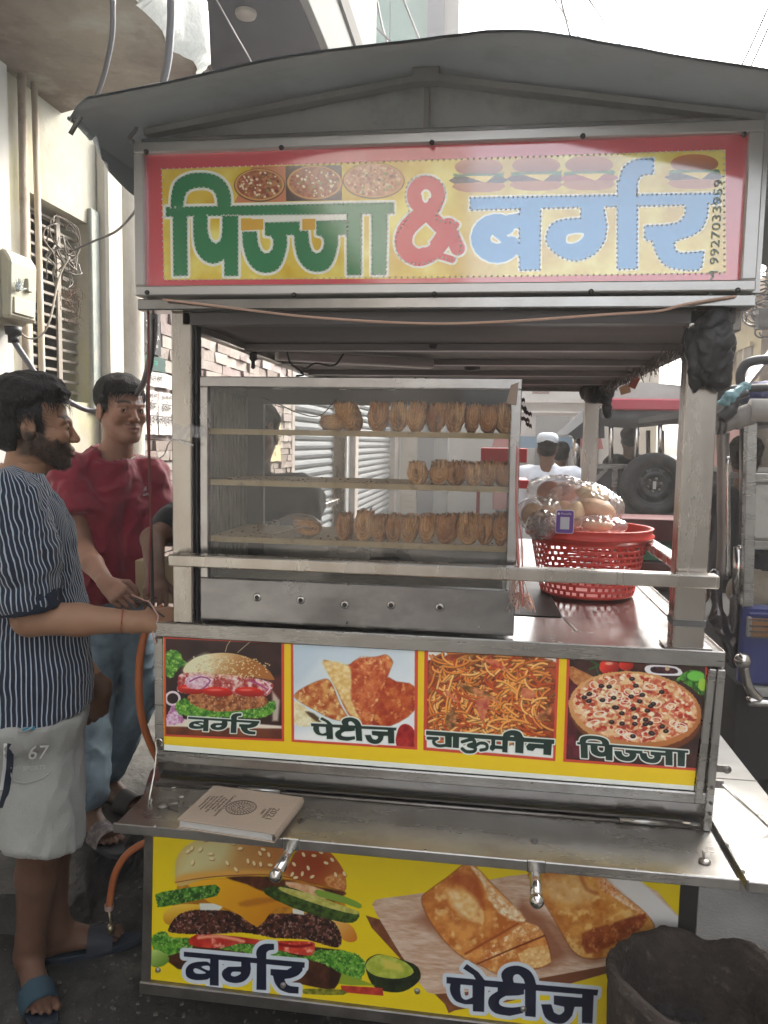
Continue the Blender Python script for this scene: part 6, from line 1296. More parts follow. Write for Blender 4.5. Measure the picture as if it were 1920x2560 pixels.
    def studs(view, shapes, step, off, ins=None):
        ox, oy, k = view
        for sh in shapes:
            if sh[0] not in 'ps' : continue
            p = np.array(sh[1], float)
            if sh[0] == 'p': p = np.vstack([p, p[:1]])
            seg = np.linalg.norm(np.diff(p, axis=0), axis=1); L = np.r_[0, np.cumsum(seg)]; n = max(2, int(L[-1]/step))
            for t in np.linspace(0, L[-1], n, endpoint=False):
                x = np.interp(t, L, p[:, 0]); y_ = np.interp(t, L, p[:, 1])
                if sh[0] == 's' or any(o is not sh and o[0] == 'p' and all(inside(o[1], x+dx, y_+dy) for dx, dy in ((5, 0), (-5, 0), (0, 5), (0, -5))) for o in shapes) or any(o[0] == 's' and min(np.hypot(np.array(o[1])[:, 0]-x, np.array(o[1])[:, 1]-y_)) < o[2]*.9 for o in shapes): continue
                yield ox+x*k, oy+y_*k
    pts = list(studs((340, 340, .4823), PIZZA_W, 24, 0))+list(studs((960, 340, .5666), BURGER_S, 21, 0))+list(studs((960, 340, .5666), [('p', smooth_poly([(183,175),(250,200),(270,250),(250,310),(225,360),(262,378),(318,385),(330,440),(338,500),(300,550),(255,535),(190,560),(110,560),(60,520),(52,440),(95,375),(110,330),(95,270),(110,200)], 3))], 21, 0))+list(studs((0, 0, 1), [('p', [(404,423),(1810,375),(1812,683),(410,700)])], 15, 0))
    yy = y+.0045
    for u, v in pts:
        q = P(u, v, y=yy); o = len(led.v); led.lathe([(.0024, 0), (.0018, -.0018), (0, -.0026)], (q[0], yy, q[2]), 'y', 5)
    part('led_studs', led, LM, sg, kind='stuff')
    me = text_mesh('PPM 9927033959', .031, .0002); q = P(1790, 600, y=yy); place_mesh(me, Matrix.Translation((q[0], y+.004, q[2])) @ Matrix(((0, -.85, 0, 0), (0, 0, -1, 0), (1.18, 0, 0, 0), (0, 0, 0, 1))), sg); part('phone_number', me, mat('faded_print', (.22, .27, .24), .6), sg)
    # --- gable and roof sheet
    zt = 2.303; g = [(-.862, zt), (.56, zt), (.56, 2.312), (.013, 2.397), (-.175, 2.432), (-.41, 2.397), (-.634, 2.368), (-.847, 2.325)]
    mb = MB(); mb.prism(g, 'y', .02, .035); part('gable_panel', mb, mat('grey_gable', (.33, .345, .34), .55, .3, var=.12, vscale=5, dirt=((.22, .22, .22), 9, .5, .8, (1, 1, 1))), c)
    box_part('gable_strip', -.86, .556, -.02, .018, 2.301, 2.318, STEEL, c, .002)
    GB = mat('gable_bar', (.27, .27, .26), .5, .5, var=.15)
    mb = MB(); mb.bar((-.85, -.012, 2.330), (-.175, -.012, 2.428), .03, .014); part('gable_bar', mb, GB, c); mb = MB(); mb.bar((-.175, -.012, 2.428), (.56, -.012, 2.312), .03, .014); part('gable_bar', mb, GB, c)
    mb = MB(); mb.box(-.205, -.145, -.03, .0, 2.415, 2.446); part('ridge_joint', mb, GB, c); mb = MB(); mb.bar((-.175, .012, 2.30), (-.175, .012, 2.42), .012, .008, (0, 1, 0)); part('gable_seam', mb, GB, c)
    mb = MB(); mb.tube(spline([(-.872, -.035, 2.305), (-.885, -.03, 2.315), (-.872, -.02, 2.34), (-.868, -.02, 2.37)], 5), .005, 6); mb.box(-.885, -.84, -.05, .0, 2.372, 2.378); part('eave_hook', mb, GB, c)
    TP = mat('grey_roof_sheet', (.37, .42, .45), .6, .0, var=.08, vscale=2.5, bump=.12, bscale=6, dirt=((.27, .30, .32), 3, .55, .75, (1, 1, 1)))
    lipx = [-.895, -.879, -.853, -.741, -.622, -.486, -.353, -.233, -.125, -.036, .052, .138, .249, .351, .482, .62, .70]; lipz = [2.256, 2.275, 2.297, 2.316, 2.332, 2.349, 2.363, 2.376, 2.384, 2.385, 2.378, 2.366, 2.345, 2.318, 2.288, 2.250, 2.235]
    gx = [-1.02, -.99, -.93, -.85, -.634, -.41, -.175, .013, .217, .415, .56, .66, .68]; gzz = [2.305, 2.335, 2.350, 2.350, 2.388, 2.416, 2.452, 2.420, 2.380, 2.350, 2.335, 2.325, 2.24]
    def roof(u, v):
        n = len(lipx)-1; k = u*n; i = min(n-1, int(k)); t = k-i; a = V(lipx[i]*(1-t)+lipx[i+1]*t, -.28, lipz[i]*(1-t)+lipz[i+1]*t)
        xx = -1.0+u*1.68; b = V(xx, .02, np.interp(xx, gx, gzz)); e = V(xx-.0, 2.25, np.interp(xx, gx, gzz)+.01)
        if v < .3:
            s = v/.3; q = a*(1-s)+b*s+V(0, 0, .016*sin(pi*s)); q[2] += .004*sin(u*23+s*3)
        else:
            s = (v-.3)/.7; q = b*(1-s)+e*s; q[2] += .006*sin(u*17+s*9)
        return q
    mb = MB(); mb.grid(roof, 64, 24); mb.grid(lambda u, v: roof(u, v)+V(0, 0, .006), 64, 24); edge = []
    part('roof_sheet', mb, TP, c)
    # side hems that hang from the roof sheet
    for sx, nm in ((0, 'left'), (1, 'right')):
        def hem(u, v, sx=sx):
            q = roof(float(sx), u); d = (.012+.055*np.clip(u/.32, 0, 1)+.012*sin(u*40))*(1 if sx == 0 else 2.3); return q+V((.02 if sx == 0 else .012)*v, .03*v, -d*v)
        mb = MB(); mb.grid(hem, 50, 4); mb.grid(lambda u, v: hem(u, v)+V(.003 if sx == 0 else -.003, 0, 0), 50, 4); part('roof_hem', mb, TP, c)
    mb = MB(); q = D(165, 262, y=-.27); mb.tube([q+V(.01, 0, .01), D(152, 290, y=-.27)], .005, 6); mb.tube([q+V(0, 0, .0), D(149, 256, y=-.26)], .005, 5); part('roof_tie', mb, mat('rag_tie', (.10, .10, .09), .8), c)
    # --- fluorescent fitting and odds under the roof
    a, b_ = D(597, 768, z=1.865), D(932, 787, z=1.865); mb = MB(); mb.bar(a, b_, .05, .028); part('tube_light_fitting', mb, mat('tube_fitting', (.40, .35, .34), .5), c, .004)
    for u, v in ((937, 747), (1020, 794)): q = D(u, v, z=1.885); mb = MB(); mb.lathe([(.03, 0), (.028, -.012), (.0, -.016)], (q[0], q[1], 1.886), n=14); part('ceiling_knob', mb, BLACK, c)
    return c
def paint_counter_ext(corners, rng, w, h): return paint_counter(corners, rng, w, h)

def build_case():
    x0, x1, y0, y1, z0, z1 = -.735, .066, .030, .42, 1.133, 1.757
    k = root('display_case', ((x0+x1)/2, (y0+y1)/2, z0), 'steel and glass display case holding three shelves of puff pastries', 'display case')
    F = mat('case_frame_steel', (.43, .42, .41), .24, .95, var=.08, vscale=8, rvar=.07, dirt=((.28, .26, .25), 10, .42, .88, (1, 1, 1)))
    fw = .022; zb = 1.245
    box_part('frame_member', x0, x1, y0, y0+.022, z1-.026, z1, F, k, .002); box_part('frame_member', x0, x0+fw, y0, y0+.022, zb, z1-.026, F, k, .002); box_part('frame_member', x1-.024, x1, y0, y0+.022, zb, z1-.026, F, k, .002)
    fp = box_part('front_panel', x0, x1, y0, y0+.02, z0, zb, mat('smudged_steel', (.30, .295, .295), .20, .96, var=.12, vscale=9, rvar=.09, dirt=((.17, .165, .165), 5, .40, .75, (1, 1, 2))), k, .002)
    box_part('roof_sheet', x0, x1, y0+.022, y1, z1-.006, z1, F, k)
    for x in (x0, x1-.004): box_part('side_wall', x, x+.004, y0+.022, y1, z0, z1-.006, mat('corrugated_side', (.20, .18, .17), .5, .5, var=.25, vscale=14, stretch=(1, 8, .5)) if x == x0 else F, k) if x == x0 else [box_part('frame_member', x1-.02, x1, y1-.022, y1, z0, z1-.006, F, k), box_part('frame_member', x1-.02, x1, y0+.022, y1-.022, zb-.02, zb, F, k)]
    # ribs on the left wall
    cw = mat('rib_metal', (.24, .215, .20), .5, .5, var=.25, vscale=20)
    for j in range(16): y = y0+.035+j*.0235; mb = MB(); mb.box(x0+.004, x0+.008, y, y+.011, zb, z1-.03); part('wall_rib', mb, cw, k)
    box_part('rear_frame', x0, x0+.055, y1-.02, y1, z0, z1-.006, mat('dark_rear', (.12, .11, .11), .5, .5), k); box_part('rear_frame', x0+.055, x1, y1-.02, y1, z1-.05, z1-.006, mat('dark_rear', (.12, .11, .11), .5, .5), k); box_part('rear_panel', x0+.055, x1-.02, y1-.015, y1, z0, 1.335, F, k)
    # glass
    G = bpy.data.materials.new('case_glass'); G.use_nodes = True; n = G.node_tree.nodes; l = G.node_tree.links; n.clear()
    out = n.new('ShaderNodeOutputMaterial'); tr = n.new('ShaderNodeBsdfTransparent'); gl = n.new('ShaderNodeBsdfGlossy'); gl.inputs['Roughness'].default_value = .03; df = n.new('ShaderNodeBsdfDiffuse'); df.inputs[0].default_value = (.55, .52, .48, 1)
    tr.inputs[0].default_value = (.93, .93, .92, 1); fr = n.new('ShaderNodeFresnel'); fr.inputs[0].default_value = 1.5; m1 = n.new('ShaderNodeMixShader'); m2 = n.new('ShaderNodeMixShader')
    tc = n.new('ShaderNodeTexCoord'); nz = n.new('ShaderNodeTexNoise'); nz.inputs['Scale'].default_value = 5; nz.inputs['Detail'].default_value = 8; mr = n.new('ShaderNodeMapRange'); mr.inputs[1].default_value = .35; mr.inputs[2].default_value = .8; mr.inputs[3].default_value = .005; mr.inputs[4].default_value = .05
    l.new(tc.outputs['Object'], nz.inputs[0]); l.new(nz.outputs[0], mr.inputs[0]); l.new(mr.outputs[0], m1.inputs[0]); l.new(tr.outputs[0], m1.inputs[1]); l.new(df.outputs[0], m1.inputs[2]); l.new(fr.outputs[0], m2.inputs[0]); l.new(m1.outputs[0], m2.inputs[1]); l.new(gl.outputs[0], m2.inputs[2]); l.new(m2.outputs[0], out.inputs[0])
    box_part('front_glass', x0+fw-.003, x1-.021, y0+.008, y0+.012, zb-.003, z1-.024, G, k); box_part('side_glass', x1-.012, x1-.009, y0+.022, y1-.022, zb, z1-.03, G, k)
    # shelves at the three heights seen
    SH = mat('yellowed_shelf', (.50, .37, .20), .6, var=.12, vscale=14, dirt=((.30, .21, .12), 26, .54, .7, (1, 1, 1))); zs = []
    for (u, v) in ((760, 935), (760, 1047), (760, 1172)):
        q = D(u, v, y=y0+.04); zs.append(q[2])
    tops = []
    for i, z in enumerate(zs):
        s = box_part('shelf', x0+.006, x1-.022, y0+.035, y1-.03, z-.004, z+.002, SH, k); box_part('shelf_lip', x0+.006, x1-.022, y0+.030, y0+.0345, z-.009, z+.005, SH, s); tops.append(z+.002)
        cr = MB(); rr = np.random.default_rng(i)
        for _ in range(140): x, y = rr.uniform(x0+.02, x1-.04), y0+.04+abs(rr.normal())*.1; e = rr.uniform(.001, .0028); cr.obox((x, min(y, y1-.05), z+.002+e*.5), (1, 0, 0), (0, 1, 0), (0, 0, 1), e, e, e*.5)
        o = part('crumbs', cr, mat('pastry_crumbs', (.24, .12, .05), .9), s, kind='stuff')
        for yy in (.10, .24): box_part('side_runner', x0+.008, x0+.02, y0+yy, y0+yy+.10, z-.008, z-.003, F, s)
    fl_ = MB(); fl_.box(x0+.02, x1-.03, y0+.03, y1-.03, zb-.01, zb-.005); part('case_floor', fl_, mat('greasy_floor', (.22, .19, .16), .4, .6, var=.4, vscale=40), k)
    box_part('burner_box', -.33, -.25, .25, .30, zb-.005, zb+.03, BLACK, k)
    # burner holes with collars
    for u, v in ((556, 1290), (650, 1296), (745, 1306), (845, 1307), (950, 1312)):
        q = D(u, v, y=y0); cm = MB(); cm.lathe([(.006, -.004), (.0085, -.004), (.011, 0)], (q[0], y0, q[2]), 'y', 18); cl = part('vent_collar', cm, CHROME, fp); hm = MB(); hm.lathe([(.0062, -.0012), (0, -.0012)], (q[0], y0-.001, q[2]), 'y', 14); part('vent_hole', hm, BLACK, cl)
    for u, v in ((752, 1262), (750, 1345)): q = D(u, v, y=y0); bolt(fp, q[0], y0, q[2], .0035, STEEL_D, 'rivet')
    q = D(1113, 830, y=.03); mb = MB(); mb.add([(q[0]-.02, .026, q[2]-.045), (q[0]+.004, .024, q[2]-.05), (q[0]+.008, .03, q[2]+.005), (q[0]-.01, .03, q[2]-.002)], [(0, 1, 2, 3)]); part('peeled_tape', mb, mat('brown_tape', (.22, .16, .12), .5), k)
    return tops, (x0, x1, y0, y1, zb, z1)

def puff_mesh(seed, w, d, h, hole=False):
    """a folded flaky pastry standing on its fold: ribbed pod with rounded foot, frilled open top and sometimes a split front"""
    rr = np.random.default_rng(seed); mb = MB(); ph = rr.uniform(0, 6, 8); nf = int(rr.integers(4, 7)); tw = rr.uniform(-.5, .5); sk = rr.uniform(.85, 1.12); NU, NV = 88, 34
    tops = [h*(.93+.05*sin(i*.42+ph[7])+.03*sin(i*1.1+ph[0])-.03*rr.uniform()) for i in range(NU)]
    def g(u, v, inner=0):
        a = 2*pi*u-pi/2; c, s = cos(a), sin(a); pr = (1-(1-min(1, v/.5))**2)**.5*(1-.10*max(0, v-.6)*2)*(1+.05*sin(3*v+ph[0])); pr = max(pr, .02)
        x = w/2*pr*sk*math.copysign(abs(c)**.8, c)*(1+.10*math.exp(-((v-.55)/.2)**2)); y = d/2*(.3+.7*pr)*math.copysign(abs(s)**.6, s)
        k = int(u*NU) % NU; z = v*(tops[k]*.5+tops[(k+1) % NU]*.25+tops[k-1]*.25 if v > .8 else h*.92)*1.0
        ds = math.hypot(x*(1+.12*sin(v*5+ph[2])), max(0, h*.5-z)*.62); rib = .0013*sin(ds*1150+ph[1]+1.2*sin(v*6+ph[2])+.8*sin(x*90+ph[3]))+.0005*sin(u*50+v*14+ph[4])
        split = math.exp(-((x-tw*.006)/.0042)**2-((v-.42)/.26)**2) if s < 0 and hole else 0
        fr = -1 if s < 0 else 1; y += fr*rib*1.6*abs(s)-fr*split*.026; x += (1 if c > 0 else -1)*rib*abs(c)
        if v > .72: q = (v-.72)/.28; x += .004*q*sin(u*22+ph[5]); y += .004*q*sin(u*31+ph[6]); y *= 1-.25*q
        if inner: x *= .82; y *= .82; z *= .96
        return (x, y, z+.0005)
    mb.grid(lambda u, v: g(u, v), NU, NV); mb.grid(lambda u, v: g(u, .45+.55*v, 1), NU, 8)
    for j in range(3):
        x0 = (j-1)*w*.22; mb.grid(lambda u, v: (x0+.002*sin(u*11+j)+.001*sin(v*20), (u-.5)*d*.8, h*(.35+.62*v*(1-.08*sin(u*19+ph[j])))), 14, 4)
    return mb
def pastry_colour(me, base, seed, h):
    v = np.empty(len(me.vertices)*3, np.float32); me.vertices.foreach_get('co', v); v = v.reshape(-1, 3).astype(float); o = seed*1.7
    ds = np.hypot(v[:, 0]*(1+.15*np.sin(v[:, 2]*60+o)), np.maximum(0, h*.5-v[:, 2])*.62)+(f3(v+o, .02, seed)-.5)*.006
    ln = .5+.5*np.sin(ds*1150+o); ln2 = f3(np.stack([ds*3, v[:, 1]*.4, v[:, 2]*.15], 1)+o, .006, seed+1, 2)
    k = (.62+.38*ln)*(.72+.5*ln2); br = np.clip((f3(v+o, .03, seed+3)-.5)*3+.35+.5*np.clip((v[:, 2]/h-.8)*4, 0, 1), 0, 1)[:, None]
    c = np.array(base)*k[:, None]*(1-br)+np.array(base)*[.62, .48, .36]*k[:, None]*br
    a = me.color_attributes.get('Col') or me.color_attributes.new('Col', 'FLOAT_COLOR', 'POINT'); q = np.ones((len(v), 4), np.float32); q[:, :3] = c; a.data.foreach_set('color', q.ravel())
def build_puffs(tops):
    PM = [attr_mat('flaky_pastry', .6, bump=.35, bscale=180, spec=.3)]*3
    TN = [(.85, .44, .17), (.92, .52, .23), (.74, .34, .12)]
    y = .095; rows = []
    # (centre u, left-right width px, top v) in the 1659 view
    top = [(765, 50, 865, -.32), (816, 47, 864, .03), (858, 44, 864, .03), (898, 46, 862, .06), (940, 42, 866, .02), (981, 46, 864, .03), (1018, 38, 868, .05), (1055, 44, 870, 0), (1088, 40, 866, 0)]
    mid = [(904, 46, 993, -.05), (945, 46, 991, .10), (984, 46, 992, .0), (1020, 42, 995, .03), (1056, 44, 992, .02), (1085, 40, 996, .02)]
    bot = [(747, 34, 1107, -.02), (785, 50, 1098, .07), (821, 36, 1110, 0), (851, 36, 1108, .02), (884, 42, 1110, 0), (921, 46, 1108, .02), (966, 50, 1108, 0), (1010, 54, 1106, 0), (1048, 38, 1110, .05), (1080, 38, 1104, .02)]
    names = ['top', 'middle', 'bottom']
    protos = [to_mesh(puff_mesh(s, .052, .078, .082, hole=s % 3 != 0), 'puff_pastry') for s in range(7)]
    desc = {'top': ['leaning', 'broad', 'narrow waisted', 'ragged topped', 'smooth sided', 'wide flared', 'slim open-looped', 'pale dusty', 'half hidden last'], 'middle': ['leftmost tilted', 'peaked', 'upright full', 'dark cored', 'tall slender', 'half hidden last'], 'bottom': ['narrow leftmost', 'tall frilled', 'small split', 'thin dark', 'straight sided', 'loop sided', 'fan shaped', 'widest', 'spindle shaped', 'half hidden last']}
    pos = {1: 'second', 2: 'third', 3: 'fourth', 4: 'fifth', 5: 'sixth', 6: 'seventh', 7: 'eighth', 8: 'ninth', 9: 'tenth'}
    cnt = 0
    for ri, row in enumerate((top, mid, bot)):
        n_off = 1 if ri == 0 else 0
        for i, (u, wpx, vt, ln) in enumerate(row):
            me = protos[cnt % 7].copy() if True else None; me.materials.clear(); me.materials.append(PM[(cnt*5+ri) % 3])
            vs = np.array([v.co[:] for v in me.vertices]); 
            a = D(u, 900, y=y); tp = D(u, vt, y=y-.03); wid = wpx*1.157*(y-CAMP[1])/FPX*.90; sc_ = np.array([wid/.056, 1., (tp[2]-tops[ri])/.084])
            vs = vs*sc_; vs[:, 0] += ln*vs[:, 2]; vs += np.random.default_rng(cnt+50).normal(size=vs.shape)*.0005
            me.vertices.foreach_set('co', vs.astype(np.float32).ravel()); me.update()
            for p in me.polygons: p.use_smooth = True
            pastry_colour(me, TN[(cnt*5+ri) % 3], cnt, tp[2]-tops[ri])
            q = D(u, (vt+60), y=y); o = link(bpy.data.objects.new('puff_pastry', me)); o.location = (q[0], y+.004*((cnt*7) % 3-1), tops[ri]); o.rotation_euler = (0, 0, radians(((cnt*37) % 25)-12+(0)))
            w_ = 'second last' if i == len(row)-2 and False else ''
            where = 'leftmost' if i+n_off == 0 else ('last at the right end' if i == len(row)-1 else pos[i+n_off]+' from the left')
            if 'leftmost' in desc[names[ri]][i]: where = ''
            tag(o, ('%s puff pastry on the %s shelf%s' % (desc[names[ri]][i], names[ri], (', '+where) if where else ''))[:120], 'puff pastry', 'puff pastries in the display case'); cnt += 1
    # one lying flat on the top shelf, and a bagged one on the bottom shelf
    me = protos[3].copy(); pastry_colour(me, TN[1], 61, .08); me.materials.clear(); me.materials.append(PM[1]); q = D(712, 925, y=y); o = link(bpy.data.objects.new('puff_pastry', me)); o.location = (q[0]+.046, y, tops[0]+.023); o.rotation_euler = (0, radians(-90), radians(4)); tag(o, 'puff pastry lying on its side, leftmost on the top shelf', 'puff pastry', 'puff pastries in the display case'); o.scale = (.72, 1, .86)
    me = protos[1].copy(); pastry_colour(me, TN[0], 62, .08); me.materials.clear(); me.materials.append(PM[0]); q = D(655, 1160, y=y); o = link(bpy.data.objects.new('puff_pastry', me)); o.location = (q[0]+.045, y+.02, tops[2]+.026); o.rotation_euler = (0, radians(-82), radians(14)); o.scale = (.75, 1, .95); tag(o, 'puff pastry wrapped in a clear bag at the left of the bottom shelf', 'puff pastry', 'puff pastries in the display case')
    q = D(632, 1150, y=y)
    def bagf(p): c = V(q[0], y+.02, tops[2]+.03); return smin(s_ell(p, c+V(.015, 0, 0), (.055, .045, .032)), s_cap(p, c+V(-.01, 0, -.004), c+V(-.075, -.01, -.012), .024, .009), .02)
    ob = root('clear_bag', (q[0], y, tops[2]), 'crumpled clear bag knotted round the pastry on the bottom shelf', 'plastic bag'); skin_mesh('film', [(bagf, V(q[0]-.1, y-.06, tops[2]-.004), V(q[0]+.09, y+.1, tops[2]+.09), .004)], film_mat(), ob, disp=lambda v: folds(v, (1, .3, .2), .012, .0035, 5))
    mb = MB(); mb.tube([D(592, 1152, y=y-.03), D(665, 1135, y=y-.03)], .0012, 5); part('string', mb, mat('pale_string', (.5, .45, .36), .8), ob)
def film_mat():
    if 'clear_film' in MATS: return MATS['clear_film']
    m = bpy.data.materials.new('clear_film'); m.use_nodes = True; n = m.node_tree.nodes; l = m.node_tree.links; n.clear(); out = n.new('ShaderNodeOutputMaterial')
    tr = n.new('ShaderNodeBsdfTransparent'); gl = n.new('ShaderNodeBsdfGlossy'); gl.inputs['Roughness'].default_value = .12; df = n.new('ShaderNodeBsdfDiffuse'); df.inputs[0].default_value = (.75, .73, .72, 1)
    a = n.new('ShaderNodeMixShader'); a.inputs[0].default_value = .19; b = n.new('ShaderNodeMixShader'); lw = n.new('ShaderNodeLayerWeight'); lw.inputs[0].default_value = .22
    tc = n.new('ShaderNodeTexCoord'); nz = n.new('ShaderNodeTexNoise'); nz.inputs['Scale'].default_value = 45; nz.inputs['Detail'].default_value = 4; bp = n.new('ShaderNodeBump'); bp.inputs['Strength'].default_value = .5; bp.inputs['Distance'].default_value = .01
    l.new(tc.outputs['Object'], nz.inputs[0]); l.new(nz.outputs[0], bp.inputs['Height']); l.new(bp.outputs[0], gl.inputs['Normal']); l.new(bp.outputs[0], lw.inputs['Normal'])
    l.new(tr.outputs[0], a.inputs[1]); l.new(df.outputs[0], a.inputs[2]); l.new(lw.outputs['Facing'], b.inputs[0]); l.new(a.outputs[0], b.inputs[1]); l.new(gl.outputs[0], b.inputs[2]); l.new(b.outputs[0], out.inputs[0]); MATS['clear_film'] = m; return m
# ================================================================== THINGS ON AND ROUND THE CART
def build_basket():
    z0 = 1.133; cx, cy = .312, .66; RD = mat('red_plastic', (.52, .045, .035), .42, var=.12, vscale=10, spec=.45, dirt=((.36, .03, .03), 9, .55, .75, (1, 1, 1)))
    rb = .145; rt_ = .188
    zt = D(1275, 1150, y=cy-.19)[2]; H = zt-z0
    b = root('plastic_basket', (cx, cy, z0), 'round red plastic basket with slotted sides standing on the counter', 'basket')
    # slotted wall: rings and struts leave real holes
    rad = lambda h: rb+(rt_-rb)*(h/H); N = 44; rows = 9; h0, h1 = .012, H*.80; mb = MB()
    mb.lathe([(0, 0), (rb-.01, 0), (rb, .004), (rb+.001, h0), (rb-.004, h0), (rb-.012, .006), (0, .006)], (cx, cy, z0), n=48); part('base', mb, RD, b)
    mb = MB(); st = (h1-h0)/rows
    for r in range(rows):
        a = h0+r*st; hb = .58*st+a
        mb.lathe([(rad(hb), hb), (rad(a+st), a+st), (rad(a+st)-.003, a+st), (rad(hb)-.003, hb), (rad(hb), hb)], (cx, cy, z0), n=48)
        for k in range(N):
            if (k*7+r*3) % 11 == 0: continue
            t0 = 2*pi*(k+(r % 2)*.5)/N; wd = 2*pi/N*(.30+.16*((k*5+r) % 3)/2); vs = []
            for rr_0 in (0, -.003):
                for (t, h) in ((t0-wd/2, a), (t0+wd/2, a), (t0+wd/2, hb), (t0-wd/2, hb)): vs.append((cx+(rad(h)+rr_0)*cos(t), cy+(rad(h)+rr_0)*sin(t), z0+h))
            mb.add(vs, [(0, 1, 2, 3), (7, 6, 5, 4), (0, 3, 7, 4), (1, 5, 6, 2)])
    part('slotted_wall', mb, RD, b)
    mb = MB(); mb.lathe([(rad(h1), h1), (rt_+.002, H*.86), (rt_+.010, H*.865), (rt_+.012, H*.90), (rt_+.004, H*.915), (rt_+.006, H*.985), (rt_+.010, H), (rt_+.004, H+.001), (rt_-.004, H*.99), (rt_-.004, H*.86), (rad(h1)-.003, h1)], (cx, cy, z0), n=64); part('rim', mb, RD, b)
    # inner dish sitting in it
    mb = MB(); mb.lathe([(0, .0), (.10, 0), (.14, .012), (.142, .012), (.10, -.004), (0, -.004)], (cx+.0, cy-.02, z0+H*.80), n=40); solo('plastic_plate', mb, mat('pale_red_plastic', (.55, .14, .12), .4), 'pale red plastic plate lying inside the red basket', 'plate')
    # bread in bags
    BR = mat('soft_bread', (.60, .36, .19), .7, var=.15, vscale=14, sss=.0, c2=(.36, .17, .07), c2scale=6, c2lo=.45, c2hi=.65); BW = mat('pale_bread', (.70, .53, .32), .7, c2=(.42, .22, .09), c2scale=5, c2lo=.5, c2hi=.7); PK = mat('pink_bun', (.52, .22, .14), .7, var=.2, vscale=12)
    lo = MB()
    def bun(name, u, v, y, r, sc, m, parent, rot=0):
        c = D(u, v, y=y); me = MB(); me.ball((0, 0, 0), r, 20, 12, sc); R_ = Matrix.Rotation(radians(rot), 3, 'Y'); me.v = [tuple(np.array(R_ @ Vector(q))+c) for q in me.v]; return part(name, me, m, parent)
    k = root('bread_bag', D(1205, 1100, y=.70), 'clear bag of pale bread loaves, upper bag piled behind the payment card', 'bread')
    bun('loaf', 1243, 1112, .66, .045, (.62, 1, 1.0), BW, k, 8); bun('loaf', 1288, 1100, .68, .055, (1.15, 1, .62), BR, k, 15); bun('loaf', 1215, 1108, .72, .045, (.9, 1, .9), BR, k, -10); bun('loaf', 1280, 1070, .72, .045, (1.2, 1, .6), BW, k, 12)
    cA = D(1262, 1095, y=.68)
    skin_mesh('film', [(lambda p: smin(s_ell(p, cA, (.120, .10, .062)), s_ell(p, cA+V(-.02, 0, .03), (.08, .08, .045)), .03), cA-.16, cA+.16, .0045)], film_mat(), k, disp=lambda v: folds(v, (.5, .1, .8), .022, .006, 6)+folds(v, (1, 0, -.4), .012, .0025, 16))
    k = root('bread_bag', D(1200, 1065, y=.80), 'clear bag of pinkish round buns on top of the pile', 'bread')
    bun('bun', 1188, 1066, .80, .045, (1, 1, .95), PK, k); bun('bun', 1222, 1062, .82, .042, (1, 1, .8), PK, k); cB = D(1207, 1062, y=.80)
    skin_mesh('film', [(lambda p: smin(s_ell(p, cB, (.092, .08, .050)), s_ell(p, cB+V(-.07, 0, .005), (.03, .03, .03)), .02), cB-.13, cB+.13, .0045)], film_mat(), k, disp=lambda v: folds(v, (.4, .1, .9), .02, .006, 7)+folds(v, (1, 0, .4), .012, .004, 17))
    k = root('bread_bag', D(1165, 1115, y=.60), 'clear bag with two bread rolls at the left edge of the red basket', 'bread')
    bun('bread_roll', 1150, 1112, .60, .040, (.9, 1, .95), BR, k); bun('bread_roll', 1180, 1110, .62, .036, (1, 1, .8), BR, k); cC = D(1165, 1110, y=.60)
    skin_mesh('film', [(lambda p: s_ell(p, cC, (.066, .055, .050)), cC-.10, cC+.10, .0045)], film_mat(), k, disp=lambda v: folds(v, (.4, .1, .9), .02, .009, 8))
    k = root('bread_bag', D(1280, 1130, y=.56), 'flattened clear bag lying over the near edge of the pile in the basket', 'bread'); cD = D(1290, 1135, y=.60)
    bun('bread_slice', 1290, 1136, .60, .04, (1.2, .8, .4), BR, k); skin_mesh('film', [(lambda p: s_ell(p, cD, (.085, .055, .026)), cD-.12, cD+.12, .0045)], film_mat(), k, disp=lambda v: folds(v, (.4, .1, .9), .016, .008, 9))
    k = root('clear_bag', D(1170, 1138, y=.50), 'dirty clear bag with brown grains beside the payment card', 'plastic bag'); cE = D(1172, 1135, y=.52); GR = MB(); rr = np.random.default_rng(4)
    for _ in range(160): q = cE+rr.normal(size=3)*[.020, .014, .017]; GR.obox(q, (1, 0, 0), (0, 1, 0), (0, 0, 1), .003, .003, .003)
    part('grains', GR, mat('brown_grains', (.20, .12, .09), .8), k, kind='stuff'); skin_mesh('film', [(lambda p: s_ell(p, cE, (.048, .038, .043)), cE-.08, cE+.08, .004)], film_mat(), k, disp=lambda v: folds(v, (.4, .1, .9), .014, .006, 10))
    # payment stand (code left blank)
    a = D(1200, 1100, y=.455); w, h = .049, .066; c_ = D(1220, 1127, y=.455)
    k = root('payment_card', (c_[0], .455, c_[2]-h/2), 'small purple payment stand card with a white panel, clipped in the basket', 'card')
    mb = MB(); pr = []; 
    for (sx, sz) in ((1, 1), (-1, 1), (-1, -1), (1, -1)):
        for t in range(4): an = atan2(sz, sx)-pi/4+t/3*pi/2-0; pr.append((c_[0]+sx*(w/2-.006)+.006*cos(an), c_[2]+sz*(h/2-.006)+.006*sin(an)))
    cx_, cz_ = c_[0], c_[2]; pr.sort(key=lambda q: atan2(q[1]-cz_, q[0]-cx_)); mb.prism([(cx_+(x-cx_)*1.08, cz_+(z-cz_)*1.05) for x, z in pr], 'y', .455, .459); part('white_border', mb, mat('card_white', (.62, .60, .66), .4), k)
    mb = MB(); mb.prism(pr, 'y', .4525, .4548); part('purple_face', mb, mat('card_purple', (.13, .05, .26), .4), k)
